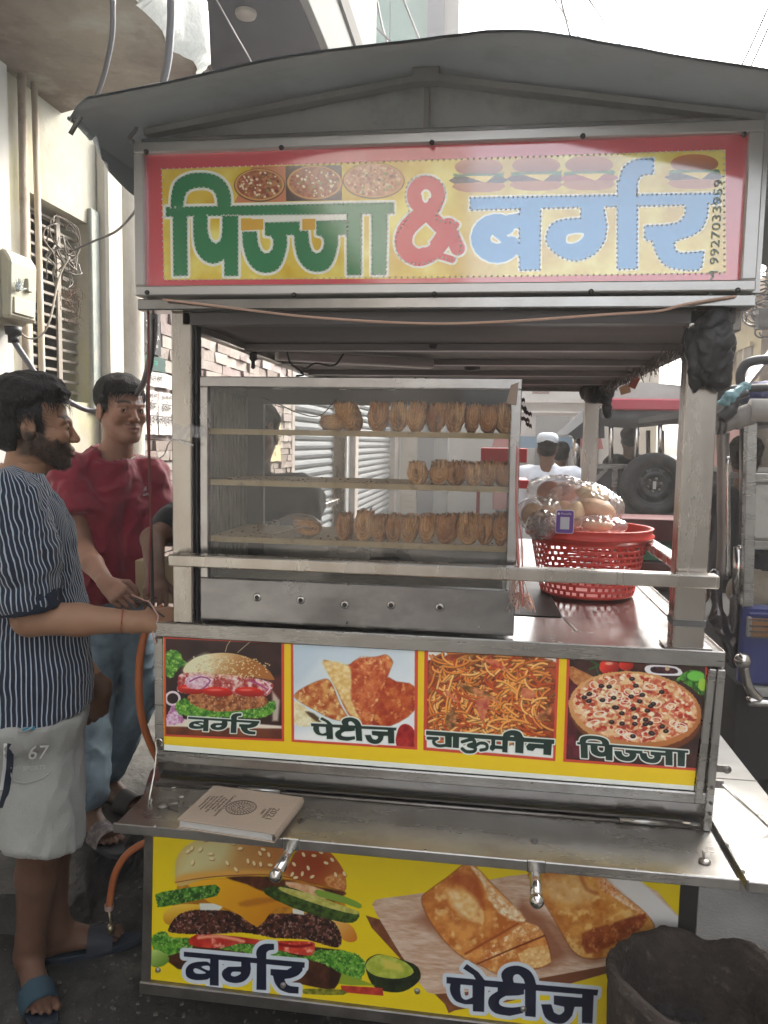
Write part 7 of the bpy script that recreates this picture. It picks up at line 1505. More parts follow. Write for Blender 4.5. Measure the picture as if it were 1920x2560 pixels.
    box_part('white_panel', cx_-.013, cx_+.013, .4505, .4524, cz_-.022, cz_+.014, mat('card_panel', (.50, .48, .52), .5), k)
    me = text_mesh('PhonePe', .0085, .0002); place_mesh(me, Matrix(((1, 0, 0, cx_+.003), (0, 0, 1, .4515), (0, 1, 0, cz_+.0235), (0, 0, 0, 1))) @ Matrix.Diagonal((1, 1, -1, 1)), k); part('brand_lettering', me, mat('card_white', (.62, .60, .66), .4), k)
    mb = MB(); mb.lathe([(.0035, -.0003), (0, -.0003)], (cx_-.0185, .4518, cz_+.0235), 'y', 12); part('brand_mark', mb, mat('card_white', (.62, .60, .66), .4), k)
def build_cart_extras():
    # pink strings
    PKM = mat('pink_twine', (.56, .22, .20), .7, var=.15); k = root('string_bundle', D(1120, 1000, y=.10), 'bundle of pink plastic strings hanging at the right side of the display case', 'string'); rr = np.random.default_rng(6)
    for j in range(9):
        u0 = 1116+rr.uniform(-6, 6); mb = MB(); off = rr.uniform(-8, 8); y = .02-.0+rr.uniform(0, .03)-.0
        pts = [D(u0, 965+rr.uniform(-8, 8), y=y), D(u0-2+off*.3, 1060, y=y), D(1118+off, 1150, y=y), D(1121+off*1.1, 1210, y=y), D(1124+off*.7, 1255, y=y), D(1130+off*.5, 1300+rr.uniform(-5, 10), y=y)]
        mb.tube(spline(pts, 6), rr.uniform(.0022, .004), 5, flat=.4); part('strand', mb, PKM, k)
    for j in range(46):
        c0 = D(1128, 1300, y=.03); a = rr.uniform(0, 2*pi); L = rr.uniform(.015, .042); mb_ = MB() if j == 0 else mb_
        e1 = c0+V(cos(a)*L*.6, rr.uniform(-.01, .01), abs(sin(a))*L*.5+.004); e2 = c0+V(cos(a)*L, rr.uniform(-.01, .01), -L*.5+.2*L*sin(a)); mb_.tube(spline([c0, e1, e2], 5), .0011, 4)
    for j in range(14):
        c0 = D(1112+rr.uniform(-6, 14), 1250+rr.uniform(-20, 20), y=.03); mb_.tube(spline([c0, c0+V(rr.uniform(-.02, .02), 0, -.03), c0+V(rr.uniform(-.02, .03), 0, -.07)], 4), .0009, 4)
    part('frayed_knot', mb_, mat('pale_pink_twine', (.60, .38, .32), .7), k)
    # black bag on the right post
    BK = mat('black_polythene', (.020, .020, .022), .42, var=.2, bump=.5, bscale=40, spec=.5)
    k = root('black_bag', D(1530, 760, y=-.02), 'black polythene bag tied round the top of the front right post', 'bag'); A = D(1512, 765, y=-.01); B = D(1543, 770, y=-.02)
    def bag(p):
        d = smin(s_ell(p, D(1508, 748, y=.02), (.030, .045, .055)), s_ell(p, D(1541, 725, y=.0), (.026, .035, .045)), .02); d = smin(d, s_cap(p, D(1552, 685, y=.0), D(1540, 740, y=.0), .020, .030), .02)
        d = smin(d, s_cap(p, D(1540, 750, y=-.02), D(1548, 815, y=-.02), .036, .024), .035); d = smin(d, s_cap(p, D(1548, 800, y=-.02), D(1560, 828, y=-.02), .022, .010), .012); d = smin(d, s_cap(p, D(1515, 790, y=-.01), D(1503, 845, y=-.01), .022, .004), .030); return d
    skin_mesh('bag_body', [(bag, *box_of([D(1490, 670, y=.0), D(1575, 850, y=.0), V(.45, .08, 1.75), V(.45, -.06, 1.8)], .03), .0045)], BK, k, disp=lambda v: folds(v, (.25, .1, 1), .024, .007, 51, 9)+folds(v, (-.3, .2, 1), .014, .002, 53))
    mb = MB(); mb.tube(spline([D(1500, 700, y=-.01), D(1530, 698, y=-.025), D(1556, 690, y=-.01), D(1590, 660, y=.0)], 6), .0022, 5); part('tie_wire', mb, BLACK, k)
    # black rag and tag cluster on the rear right post and eave
    k = root('black_rag', D(1285, 850, y=2.0), 'black plastic scraps tied to the top of the rear right post', 'rag')
    def rag(p): return smin(smin(s_ell(p, D(1285, 848, y=2.03), (.062, .06, .050)), s_cap(p, D(1310, 845, y=2.0), D(1312, 900, y=2.0), .028, .008), .02), s_cap(p, D(1305, 838, y=2.0), D(1335, 826, y=2.0), .022, .014), .02)
    skin_mesh('rag_body', [(rag, *box_of([D(1255, 815, y=2.0), D(1345, 910, y=2.05)], .07), .009)], BK, k, disp=lambda v: folds(v, (1, .3, .2), .03, .012, 61, 4))
    for i, (u, v, c_, lab) in enumerate(((1350, 842, (.42, .24, .14), 'tan cardboard tag hanging from the right eave'), (1370, 826, (.30, .08, .06), 'dark red tag hanging from the right eave'))):
        q = D(u, v, y=1.3-i*.12); k = root('hanging_tag', q, lab, 'tag', 'tags hanging from the eave'); mb = MB(); r_ = .3-.7*i; mb.obox(q, (cos(r_), 0, sin(r_)), (0, 1, 0), (-sin(r_), 0, cos(r_)), .020-.006*i, .002, .016+.006*i); part('tag_card', mb, mat('tag_%d' % i, c_, .8), k); mb = MB(); mb.tube(spline([q+V(0, 0, .012), q+V(.01, 0, .05), q+V(.02, .02, .09)], 4), .0012, 4); part('tag_string', mb, BLACK, k)
    # frayed fibres hanging along the right eave
    mb = MB(); rr = np.random.default_rng(22)
    for j in range(240):
        t = rr.uniform(0, 1); x = .50+.02*rr.normal(); y = .25+t*1.7; L = rr.uniform(.01, .045); mb.tube([(x, y, 1.872), (x+rr.uniform(-.02, .02), y, 1.872-L)], .0012, 3)
    solo('eave_fringe', mb, mat('dusty_fibre', (.14, .12, .11), .9), 'dusty frayed fibres hanging along the right eave of the cart', 'fibres', kind='stuff')
    # wires under the roof
    cable('twisted_wire', [D(352, 647, y=-.05), D(420, 655, y=-.05), D(500, 665, y=-.05), D(640, 682, y=-.05), D(800, 694, y=-.05), D(948, 699, y=-.05), D(1100, 694, y=-.05), D(1300, 680, y=-.05), D(1420, 672, y=-.05), D(1482, 657, y=-.05), D(1590, 640, y=-.04)], .0032, mat('copper_twin_wire', (.42, .27, .20), .5), 'twisted pinkish twin wire sagging along the front beam', 'wire')
    cable('red_wire', [D(320, 650, y=.03), D(321, 780, y=.05), D(322, 900, y=.08), D(323, 1000, y=.10), D(326, 1110, y=.12), D(323, 1200, y=.12), D(322, 1290, y=.10)], .0032, mat('red_wire', (.17, .035, .03), .5), 'dark red wire hanging from the sign past the left post', 'wire')
    cable('black_wire', [D(332, 655, y=.1), D(330, 770, y=.2), D(318, 850, y=.3), D(322, 980, y=.2), D(328, 1200, y=.2), D(330, 1310, y=.16)], .004, BLACK, 'thin black wire beside the red wire at the left post', 'wire')
    cable('twin_wire', [D(285, 1285, y=.1), D(310, 1296, y=.05), D(322, 1300, y=.03), D(332, 1315, y=.01), D(342, 1335, y=.0), D(330, 1365, y=-.01), D(336, 1390, y=-.01)], .0022, mat('pale_pink_wire', (.5, .3, .25), .6), 'pale twisted wires knotted at the counter corner', 'wire')
    cable('twin_wire', [D(280, 1290, y=.1), D(315, 1305, y=.04), D(340, 1322, y=.01), D(355, 1333, y=.01)], .0022, BLACK, 'dark wire end lying over the counter corner', 'wire')
    cable('white_wire', [D(369, 1112, y=.02), D(340, 1103, y=.05), D(318, 1097, y=.2), D(300, 1118, y=.5)], .0018, mat('white_wire', (.6, .58, .55), .6), 'white wire trailing from the left post to the wall', 'wire') if False else None
    cable('white_wire', [D(418, 962, y=-.005), D(400, 956, y=-.008), D(369, 952, y=.02), D(352, 985, y=.3), D(330, 990, y=.5), D(300, 985, y=.7), D(281, 992, y=.8)], .002, mat('white_wire', (.6, .58, .55), .6), 'white wire running from the left post past the maroon shirt', 'wire')
    k = root('tape_wrap', D(395, 935, y=0), 'clear plastic wrap tied across the front left post', 'plastic wrap'); mb = MB()
    for (x0, x1, y0, y1) in ((-.800, -.740, -.004, -.004), ): mb.grid(lambda u, v: (x0+(x1+.03-x0)*u, -.003-.004*abs(sin(u*9+v*4)), D(395, 918, y=0)[2]-v*.045*(1-.45*u)+.004*sin(u*13)), 20, 8)
    part('film', mb, film_mat(), k)
    cable('lamp_cord', [D(620, 760, z=1.87), D(628, 785, y=.5), D(655, 808, y=.45), D(640, 812, y=.44)], .003, BLACK, 'black cord hanging under the tube light to the case top', 'cord', 'black cords under the roof'); cable('lamp_cord', [D(742, 765, z=1.87), D(720, 790, y=.5), D(680, 785, y=.5), D(650, 806, y=.45)], .003, BLACK, 'looped black cord hanging from the ceiling batten', 'cord', 'black cords under the roof')
    cable('case_cord', [D(565, 858, y=.40), D(600, 872, y=.40), D(645, 892, y=.40), D(690, 898, y=.40), D(727, 862, y=.40)], .0018, BLACK, 'thin cord drooping behind the glass of the case', 'cord')
    k = root('hanging_plug', D(547, 782, y=.5), 'small dark plug hanging from the left eave', 'plug'); mb = MB(); q = D(547, 770, y=.5); mb.lathe([(.004, .02), (.012, .012), (.013, -.008), (.006, -.016), (.007, -.035), (0, -.04)], q, n=10); part('plug_body', mb, BLACK, k)
    # diary
    zb = .7000; c4 = [V(*D(388, 1788, z=.712)[:2], 0), V(*D(457, 1700, z=.712)[:2], 0), V(*D(650, 1738, z=.712)[:2], 0), V(*D(597, 1806, z=.712)[:2], 0)]
    c0 = sum(c4)/4; ex = unit((c4[2]-c4[1])+(c4[3]-c4[0])); ey = V(-ex[1], ex[0], 0); wx = (np.linalg.norm(c4[2]-c4[1])+np.linalg.norm(c4[3]-c4[0]))/4; wy = (np.linalg.norm(c4[1]-c4[0])+np.linalg.norm(c4[2]-c4[3]))/4
    k = root('diary', (c0[0], c0[1], zb), 'tan hardback diary with a round printed emblem lying on the front flap', 'book'); CV = mat('tan_cover', (.37, .30, .235), .75, var=.06, vscale=12, bump=.2, bscale=200)
    mb = MB(); mb.obox(c0+V(0, 0, zb+.003), ex, ey, (0, 0, 1), wx, wy, .0018); part('back_cover', mb, CV, k, .001); mb = MB(); mb.obox(c0+V(0, 0, zb+.0228), ex, ey, (0, 0, 1), wx, wy, .0018); fc = part('front_cover', mb, CV, k, .001)
    mb = MB(); mb.obox(c0+V(0, 0, zb+.013)-ex*.002, ex, ey, (0, 0, 1), wx-.006, wy-.005, .0080); part('page_block', mb, mat('page_edges', (.60, .59, .57), .8, bump=.4, bscale=300, stretch=(1, 1, 20)), k)
    mb = MB(); mb.grid(lambda u, v: c0+V(0, 0, zb+.013)+ex*(wx+.004*sin(pi*v)-.001)+ey*(u-.5)*2*wy+V(0, 0, (v-.5)*.021), 8, 6); part('spine', mb, CV, k)
    ink = mat('brown_ink', (.09, .065, .05), .8); zt = zb+.0249
    def onb(tx, sz, fx, fy, rot=0., sx=1.): # text reads upside down, its baseline towards the wall
        me = text_mesh(tx, sz, .0002); X = -ey*cos(rot)*1; Y = ex*-1
        X = -ey; Y = ex
        M = Matrix(((X[0]*sx, Y[0], 0, c0[0]+ex[0]*fx*wx+ey[0]*fy*wy), (X[1]*sx, Y[1], 0, c0[1]+ex[1]*fx*wx+ey[1]*fy*wy), (0, 0, 1, zt), (0, 0, 0, 1))); place_mesh(me, M, k); part('lettering', me, ink, fc)
    onb('2021', .024, .66, -.10, sx=1.3); onb('ENGINEERS', .010, .55, -.08); onb('DIARY', .010, .46, -.05); onb('Consultant & Engineers', .0115, -.36, -.02)
    for j, tx in enumerate(('All India Register of', 'Planning and Design', 'New Delhi Regional Office', 'Surveyors & Valuers', 'Member of Institution', 'Technical Services')): onb(tx, .0082, -.45-j*.075, .0+.05*(j % 2))
    for r in (.036, .034, .024, .023, .014): mb = MB(); ce = c0+ex*(-.02)*wx+V(0, 0, zt); mb.tube([ce+ex*r*cos(t)+ey*r*sin(t) for t in np.linspace(0, 2*pi, 49)], .0005 if r not in (.036,) else .0008, 4, cap=False); part('emblem_ring', mb, ink, fc)
    mb = MB()
    for t in np.linspace(0, 2*pi, 26, endpoint=False): q = ce+ex*.029*cos(t)+ey*.029*sin(t); mb.obox(q, (cos(t), sin(t), 0), (-sin(t), cos(t), 0), (0, 0, 1), .0022, .0012, .0002)
    for t in np.linspace(0, 2*pi, 16, endpoint=False): q = ce+ex*.0185*cos(t)+ey*.0185*sin(t); mb.obox(q, (cos(t), sin(t), 0), (-sin(t), cos(t), 0), (0, 0, 1), .0030, .0009, .0002)
    for t in np.linspace(0, 2*pi, 8, endpoint=False): q = ce+ex*.007*cos(t)+ey*.007*sin(t); mb.obox(q, (cos(t), sin(t), 0), (-sin(t), cos(t), 0), (0, 0, 1), .0035, .0012, .0002)
    part('emblem_pattern', mb, ink, fc)
    for j, (u, v) in enumerate(((375, 1702), (392, 1722))): q = D(u, v, z=.702); mb = MB(); mb.obox(q+V(0, 0, .001), (.9, .4, 0), (-.4, .9, 0), (0, 0, 1), .005, .0015, .001); solo('paper_shred', mb, mat('shred_white', (.6, .58, .5), .8), ['pale paper shred on the left end of the flap', 'yellowish paper shred beside the diary on the flap'][j], 'litter')
    # orange gas hose, valve, red cylinder
    HO = mat('orange_hose', (.42, .13, .045), .5, var=.1); cable('gas_hose', [D(350, 1312, y=.16), D(328, 1335, y=.12), D(309, 1385, y=.10), D(300, 1450, y=.10), D(303, 1530, y=.12), D(318, 1590, y=.16), D(345, 1650, y=.2)], .0105, HO, 'upper length of orange gas hose from the counter corner down behind the flap', 'hose', 'orange gas hoses', 12)
    cable('gas_hose', [D(345, 1815, y=.25), D(315, 1820, y=.22), D(275, 1845, y=.2), D(250, 1885, y=.2), D(240, 1930, y=.2), D(236, 1965, y=.2)], .0105, HO, 'lower loop of orange gas hose ending at a brass valve', 'hose', 'orange gas hoses', 12)
    k = root('gas_valve', D(240, 2000, y=.2), 'small brass gas valve at the end of the orange hose', 'valve'); q = D(238, 1985, y=.2); mb = MB(); mb.tube([D(236, 1968, y=.2), D(240, 2000, y=.2)], .004, 8); mb.lathe([(.011, -.012), (.011, .012), (.006, .016)], D(239, 2008, y=.2), n=12, cap=True); part('valve_body', mb, mat('brass', (.42, .36, .24), .35, .9), k); mb = MB(); mb.lathe([(.014, .012), (.013, -.004)], D(236, 1962, y=.2), n=12); part('hose_clamp', mb, mat('pale_tape_band', (.42, .30, .26), .6), k)
    k = root('gas_cylinder', (-1.00, .62, .15), 'dark red gas cylinder standing behind the left side of the cart', 'gas cylinder'); RC = mat('dark_red_paint', (.10, .014, .014), .5, var=.3, vscale=6, dirt=((.04, .02, .018), 5, .5, .7, (1, 1, 1)))
    mb = MB(); mb.lathe([(.0, 0), (.13, 0), (.155, .03), (.16, .10), (.16, .36), (.14, .43), (.06, .47), (0, .475)], (-1.00, .62, .02), n=32); part('tank', mb, RC, k); mb = MB(); mb.lathe([(.095, .46), (.098, .56), (.090, .56), (.088, .47)], (-1.0, .62, .02), n=24); part('collar_guard', mb, RC, k)
    k = root('steel_drum', (-.99, 1.25, 0), 'dark rimmed metal drum behind the red cylinder', 'drum'); mb = MB(); mb.lathe([(.20, 0), (.21, .3), (.205, .62), (.215, .63), (.215, .645), (.19, .645), (.19, .60), (0, .60)], (-1.02, 1.3, .0), n=32); part('drum_body', mb, STEEL_D, k); mb = MB(); mb.lathe([(0, .64), (.15, .645), (.17, .66), (.175, .66), (.16, .63)], (-1.02, 1.3, 0), n=28); part('foil_plate', mb, STEEL, k)
    # tan box behind the black sleeve
    mb = MB(); q = D(340, 1270, y=.75); mb.box(q[0]-.06, q[0]+.09, .70, .82, 1.02, 1.17); solo('cardboard_box', mb, mat('cardboard', (.36, .27, .17), .85, var=.1), 'tan cardboard box behind the left side of the cart', 'box', bevel=.003)
    mb = MB(); mb.box(-1.05, -.86, .60, .95, .98, 1.0); mb.box(-.90, -.86, .62, .66, .3, .98); solo('side_shelf', mb, STEEL_D, 'grimy steel side shelf on the left of the cart', 'shelf')
    # soot-blackened tub at lower right
    TB_ = mat('sooty_clay', (.040, .031, .027), .92, var=.5, vscale=12, bump=1., bscale=45, c2=(.085, .066, .055), c2scale=9, c2lo=.5, c2hi=.72, dirt=((.13, .11, .09), 30, .60, .72, (1, 1, 1)))
    cx, cy = .475, -.205; k = root('clay_tub', (cx, cy, 0), 'old soot-blackened tub with a thick uneven broken rim at the right front of the cart', 'tub')
    def top(a): return .462+.012*sin(a*2+.6)+.014*_n2(cos(a)*2.2+5, sin(a)*2.2)+(.022*math.exp(-((a-1.95)/.45)**2)+.012*math.exp(-((a-.75)/.35)**2)-.02*math.exp(-((a-1.25)/.18)**2) if 0 < a < pi else 0)
    def wall(u, v):
        a = 2*pi*u; a_ = a if a < 2*pi-1e-6 else 0; T = top(a_); seq = [(.80, 0), (.90, .10), (.96, .25), (1.0, T-.035), (1.035, T-.012), (1.0, T+.004), (.93, T+.002), (.885, T-.015), (.86, T-.06), (.80, T-.17), (.0, T-.19)]
        t = v*(len(seq)-1); i = min(len(seq)-2, int(t)); f = t-i; r = seq[i][0]*(1-f)+seq[i+1][0]*f; z = seq[i][1]*(1-f)+seq[i+1][1]*f
        n = _n2(cos(a_)*6+z*9, sin(a_)*6+7)*.5+_n2(cos(a_)*19+z*31, sin(a_)*19)*.25; r2 = r*(1+.045*n) if r > .1 else r
        return (cx+.190*r2*cos(a_), cy+.165*r2*sin(a_), max(0, z+(.010*n if v > .3 else 0)))
    mb = MB(); mb.grid(wall, 110, 60); part('tub_wall', mb, TB_, k)
    mb = MB(); rr = np.random.default_rng(9)
    for j in range(46):
        a = rr.uniform(0, 2*pi); q = .14*sqrt(rr.uniform()); s_ = rr.uniform(.014, .032); mb.ball((cx+q*cos(a), cy+q*sin(a)*.85, .285+rr.uniform(0, .03)), s_, 8, 6, (1, rr.uniform(.6, 1.2), rr.uniform(.5, .9)))
    part('ash_lumps', mb, mat('ash_and_embers', (.030, .026, .026), .95, var=.5, vscale=20, c2=(.11, .015, .018), c2scale=9, c2lo=.56, c2hi=.7, bump=1.), k, kind='stuff')

def build_street():
    # red crates of a neighbouring stall, seen past the case
    RDC = mat('red_crate', (.42, .03, .035), .5, var=.1)
    for i, (u0, u1, v0, v1, y) in enumerate(((1085, 1138, 968, 1000, 2.6), (1085, 1142, 1036, 1056, 2.6))):
        a, b = D(u0, v0, y=y), D(u1, v1, y=y); mb = MB(); mb.box(a[0]-.12, b[0], y, y+.35, b[2], a[2]); solo('red_tray', mb, RDC, ['upper red tray of the stall behind the display case', 'lower red tray of the stall behind the display case'][i], 'tray', 'red trays behind the case', bevel=.004)
    a = D(1090, 1060, y=2.6); mb = MB(); mb.box(a[0]-.25, a[0]+.10, 2.62, 2.95, .0, .98); mb.box(a[0]-.16, a[0]-.14, 2.7, 2.72, .98, 1.5); mb.box(a[0]+.05, a[0]+.07, 2.7, 2.72, .98, 1.5); solo('stall_counter', mb, mat('stall_red', (.25, .03, .035), .6, var=.2), 'dark red counter of the stall behind the display case', 'counter')
    k = root('dark_scraps', D(1135, 885, y=2.2), 'torn dark plastic scraps hanging beside the case', 'rag')
    for (u, v, w) in ((1128, 880, 20), (1140, 892, 18), (1132, 905, 24), (1126, 862, 16), (1142, 918, 14)):
        q = D(u, v, y=.6); mb = MB(); mb.grid(lambda s, t: q+V((s-.5)*w*.0014, .01*sin(s*5), -(s-.5)*.012-(t-.5)*.012+.003*sin(s*17)), 6, 3); part('scrap', mb, mat('dark_scrap', (.05, .03, .03), .7), k)
    # ---- share rickshaw with the spare wheel
    y = 5.0; Q = lambda u, v, yy=y: D(u, v, y=yy)
    k = root('share_rickshaw', (Q(1400, 1000)[0], y+1.2, 0), 'share rickshaw with a red roof rail and a spare wheel on its back', 'rickshaw')
    BKC = mat('black_canopy', (.025, .026, .03), .7, var=.2, bump=.3, bscale=12); GRY = mat('grey_tarpaulin', (.42, .41, .40), .85, var=.12, vscale=4, bump=.5, bscale=9); RR = mat('red_fascia', (.42, .045, .075), .5, var=.08)
    xl, xr = Q(1305, 850)[0], Q(1305, 850)[0]+1.55; zt, zr, zb_ = Q(1320, 829)[2], Q(1320, 861)[2], Q(1320, 886)[2]
    mb = MB(); mb.grid(lambda u, v: (xl+(xr-xl)*u+.01*sin(v*5), y+.02+.015*sin(u*21)-.03*(1-v), zr+(zt-zr)*v+.015*sin(u*9)*v), 20, 5); mb.grid(lambda u, v: (xl+(xr-xl)*u, y+.02+v*1.8, zt+.015*sin(u*9)), 10, 6); part('luggage_cover', mb, GRY, k)
    box_part('roof_fascia', xl-.02, xr, y-.06, y, zb_, zr, RR, k, .012)
    mb = MB(); mb.grid(lambda u, v: (xl-.05+(xr-xl+.1)*u, y+v*2.0, zb_-.01+.05*sin(pi*u)), 12, 6); mb.grid(lambda u, v: (xl-.05+(xr-xl+.1)*u, y-.02-.04*sin(pi*v), zb_-v*.13-.02*sin(u*11)*v), 16, 4); part('canopy', mb, BKC, k)
    a, b = Q(1310, 872), Q(1226, 938); mb = MB(); mb.add([(xl, y, a[2]), (b[0], y, b[2]), (b[0]+.02, y+1.8, b[2]), (xl, y+1.8, a[2])], [(0, 1, 2, 3)]); mb.add([(b[0], y-.01, b[2]), (xl, y-.01, a[2]-.02), (xl+.02, y-.01, b[2]-.03), (b[0]+.08, y-.01, b[2]-.035)], [(0, 1, 2, 3)]); part('side_flap', mb, BKC, k)
    for u in (1320, 1375, 1426, 1476): q0, q1 = Q(u, 905), Q(u, 1006 if u < 1400 else 1006); mb = MB(); mb.tube([q0, q1], .020, 12); part('guard_bar', mb, CHROME, k)
    for u, y2 in ((1355, 6.4), (1400, 6.4), (1430, 6.4), (1245, 5.1)): mb = MB(); q0, q1 = Q(u, 930, y2), Q(u, 1012, y2); mb.tube([q0, q1], .022 if u != 1245 else .035, 10); part('inner_post', mb, CHROME if u == 1245 else STEEL_D, k)
    z = Q(1320, 1008)[2]; box_part('back_rail', Q(1275, 1000)[0], xr, y-.02, y+.02, z-.022, z+.022, STEEL_B, k, .004); q = Q(1328, 1010); box_part('rear_upright', q[0]-.022, q[0]+.022, y-.03, y-.0, z-.72, z-.02, STEEL_B, k, .003); mb = MB(); mb.bar(Q(1283, 1040)+V(0, -.01, 0), Q(1310, 1012)+V(0, -.01, 0), .03, .03, (0, 1, 0)); part('corner_brace', mb, STEEL_B, k)
    zl = Q(1300, 1160)[2]; box_part('rear_panel', Q(1283, 1000)[0], xr, y+.0205, y+.05, .75, z-.02, mat('charcoal_panel', (.05, .052, .055), .6, var=.15), k); box_part('seat_back', xl+.1, xr-.1, y+.35, y+.5, .8, z-.05, BKC, k)
    box_part('chassis', xl-.05, xr, y, y+2.2, .25, .75, mat('dark_chassis', (.025, .024, .024), .8), k); box_part('tail_board', xl-.05, xr, y-.04, y-.001, .55, .74, mat('dull_red_paint', (.16, .02, .025), .6), k)
    for x in (xl+.15, xr-.2): w = MB(); w.lathe([(.1, -.06), (.24, -.06), (.27, -.03), (.27, .03), (.24, .06), (.1, .06)], (x, y+.6, .27), 'x', 24); part('wheel', w, RUBBER, k)
    c = Q(1405, 1046); R_ = abs(Q(1405, 977)[2]-c[2]); w = MB(); yy = y-.13
    w.lathe([(R_*.60, .05), (R_*.70, .07), (R_*.90, .08), (R_*.985, .055), (R_, 0), (R_*.985, -.055), (R_*.90, -.08), (R_*.72, -.075), (R_*.62, -.05)], (c[0], yy, c[2]), 'y', 48); sp = part('spare_wheel', w, RUBBER, k)
    RM = mat('black_rim', (.035, .037, .040), .3, .5, dirt=((.12, .12, .12), 14, .55, .72, (1, 1, 1))); w = MB(); w.lathe([(R_*.62, -.052), (R_*.58, -.05), (R_*.56, -.02), (R_*.50, -.02), (R_*.40, -.045), (R_*.30, -.05), (R_*.24, -.02), (R_*.12, -.02), (R_*.10, -.035), (0, -.035)], (c[0], yy, c[2]), 'y', 40); part('rim', w, RM, sp)
    w = MB()
    for j in range(6): an = j*pi/3+.3; w.lathe([(.014, -.035), (.012, -.045), (0, -.047)], (c[0]+R_*.2*cos(an), yy, c[2]+R_*.2*sin(an)), 'y', 8)
    part('wheel_nuts', w, STEEL_D, sp); w = MB()
    for j in range(8): an = j*pi/4; q0 = V(c[0]+R_*.45*cos(an), yy-.036, c[2]+R_*.45*sin(an)); w.obox(q0, (cos(an), 0, sin(an)), (0, 1, 0), (-sin(an), 0, cos(an)), .018, .003, .03)
    part('rim_slots', w, mat('slot_dark', (.008, .008, .009), .8), sp); box_part('centre_plate', c[0]-.012, c[0]+.012, yy-.045, yy-.036, c[2]-.032, c[2]+.032, mat('plate_pale', (.45, .44, .42), .4), sp)
    q = Q(1368, 975, 5.9); simple_person((q[0], 5.95), (.1, 1), V(Q(1362, 945, 5.9)[0], 5.95, Q(1362, 945, 5.9)[2]-.02), .17, 0, ('charcoal', (.02, .02, .024), False, .75), 'passenger in dark clothes inside the share rickshaw, seen from behind', seated=True, res=.016)
    # green crate and stuff under the side rail
    for i, (u0, u1, v0, v1, c_, lab) in enumerate(((1385, 1442, 1176, 1212, (.03, .16, .08), 'dark green crate beyond the red basket'), (1385, 1462, 1120, 1170, (.12, .022, .025), 'dark red crate beyond the red basket'), (1380, 1462, 1214, 1260, (.11, .02, .024), 'maroon crate under the green one'))):
        a, b = D(u0, v0, y=3.6), D(u1, v1, y=3.6); mb = MB(); mb.box(a[0]-.3, b[0]+.2, 3.6, 4.0, b[2], a[2]-.004); solo('crate', mb, mat('crate_%d' % i, c_, .6, var=.2), lab, 'crate', 'crates beyond the basket', bevel=.004)
    a = D(1400, 1262, y=3.6); mb = MB(); mb.box(a[0]-.35, a[0]+.45, 3.62, 4.0, .0, a[2]-.006); solo('stacked_crate_base', mb, mat('dark_base', (.05, .03, .03), .8), 'dark plinth under the stacked crates', 'plinth')
    # ---- blue rickshaw at the right edge
    y = 1.42; Q = lambda u, v, yy=y: D(u, v, y=yy); px = lambda x, yy_: (1760+x*.226, 860+yy_*.226); px2 = lambda x, yy_: (1740+x*.2262, 1340+yy_*.2262)
    def A(x, v, yy=y): u, w_ = px(x, v); return P(u, w_, y=yy)
    def B(x, v, yy=y): u, w_ = px2(x, v); return P(u, w_, y=yy)
    k = root('blue_rickshaw', (1.55, y+1.0, 0), 'blue electric rickshaw with steel posts and a rolled canopy at the right edge', 'rickshaw')
    x_r = 2.0
    def bar(name, p0, p1, w, m=STEEL_B, h=None): mb = MB(); mb.bar(p0, p1, w, h or w, (0, 1, 0)); return part(name, mb, m, k, .003)
    bar('rear_post', A(517, 830), V(B(560, 770)[0]+.0, y, B(560, 770)[2]), .040); 
    mb = MB(); mb.tube(spline([A(215, 975, 1.5), A(205, 1100, 1.5), A(215, 1300, 1.5), A(213, 1800, 1.5), A(220, 2150, 1.5), B(285, 470, 1.5)], 5), .026, 12); part('side_tube', mb, mat('scuffed_tube', (.20, .18, .17), .35, .8, var=.2), k)
    mb = MB(); mb.tube(spline([A(262, 1240, 1.48), A(258, 1700, 1.48), A(262, 2100, 1.48), B(345, 130, 1.48), B(350, 440, 1.48)], 5), .011, 10); part('chrome_edge', mb, CHROME, k)
    mb = MB(); mb.tube([A(440, 900, 1.9), A(430, 2150, 1.9)], .018, 8); part('inner_post', mb, STEEL_D, k)
    z = A(300, 1462)[2]; box_part('cross_rail', A(270, 1462)[0], A(470, 1462)[0], y+.1, y+.13, z-.012, z+.012, STEEL_D, k); z2 = A(600, 1478)[2]; box_part('cross_rail', A(550, 1478)[0], x_r, y-.01, y+.02, z2-.018, z2+.018, STEEL_B, k, .003)
    z3 = B(700, 100)[2]; box_part('cross_rail', B(610, 100)[0], x_r, y-.01, y+.02, z3-.018, z3+.018, STEEL_B, k, .003); box_part('white_back_panel', A(560, 1500)[0], x_r, y+.005, y+.025, z3+.02, z2-.02, mat('dirty_white_panel', (.42, .41, .37), .6, var=.1, dirt=((.25, .23, .2), 6, .5, .75, (1, 1, 1))), k, .01)
    box_part('blue_black_curtain', A(272, 1500)[0], A(415, 1500)[0], y+.5, y+.52, A(300, 1985)[2], A(300, 1490)[2], mat('navy_panel', (.015, .035, .06), .7), k); box_part('orange_seat', A(270, 1990)[0], A(430, 1990)[0], y+.45, y+.8, A(300, 2212)[2], A(300, 2000)[2], mat('tan_seat', (.28, .13, .06), .7), k)
    a, b = A(115, 905, 1.36), A(520, 770, 1.36); TRP = mat('rolled_tarp', (.20, .18, .165), .75, var=.25, vscale=10, bump=.5, bscale=16); mb = MB(); r0 = .038
    mb.tube(spline([a, A(220, 890, 1.36), A(350, 830, 1.36), b], 6), [.028]*6+[.034]*6+[.042]*7, 14); part('rolled_canopy', mb, TRP, k); mb = MB(); mb.tube([A(510, 730, 1.34), V(x_r, 1.34, A(708, 735, 1.34)[2])], .044, 16); part('canopy_roll', mb, mat('pale_roll', (.36, .34, .31), .7, var=.15, vscale=8), k)
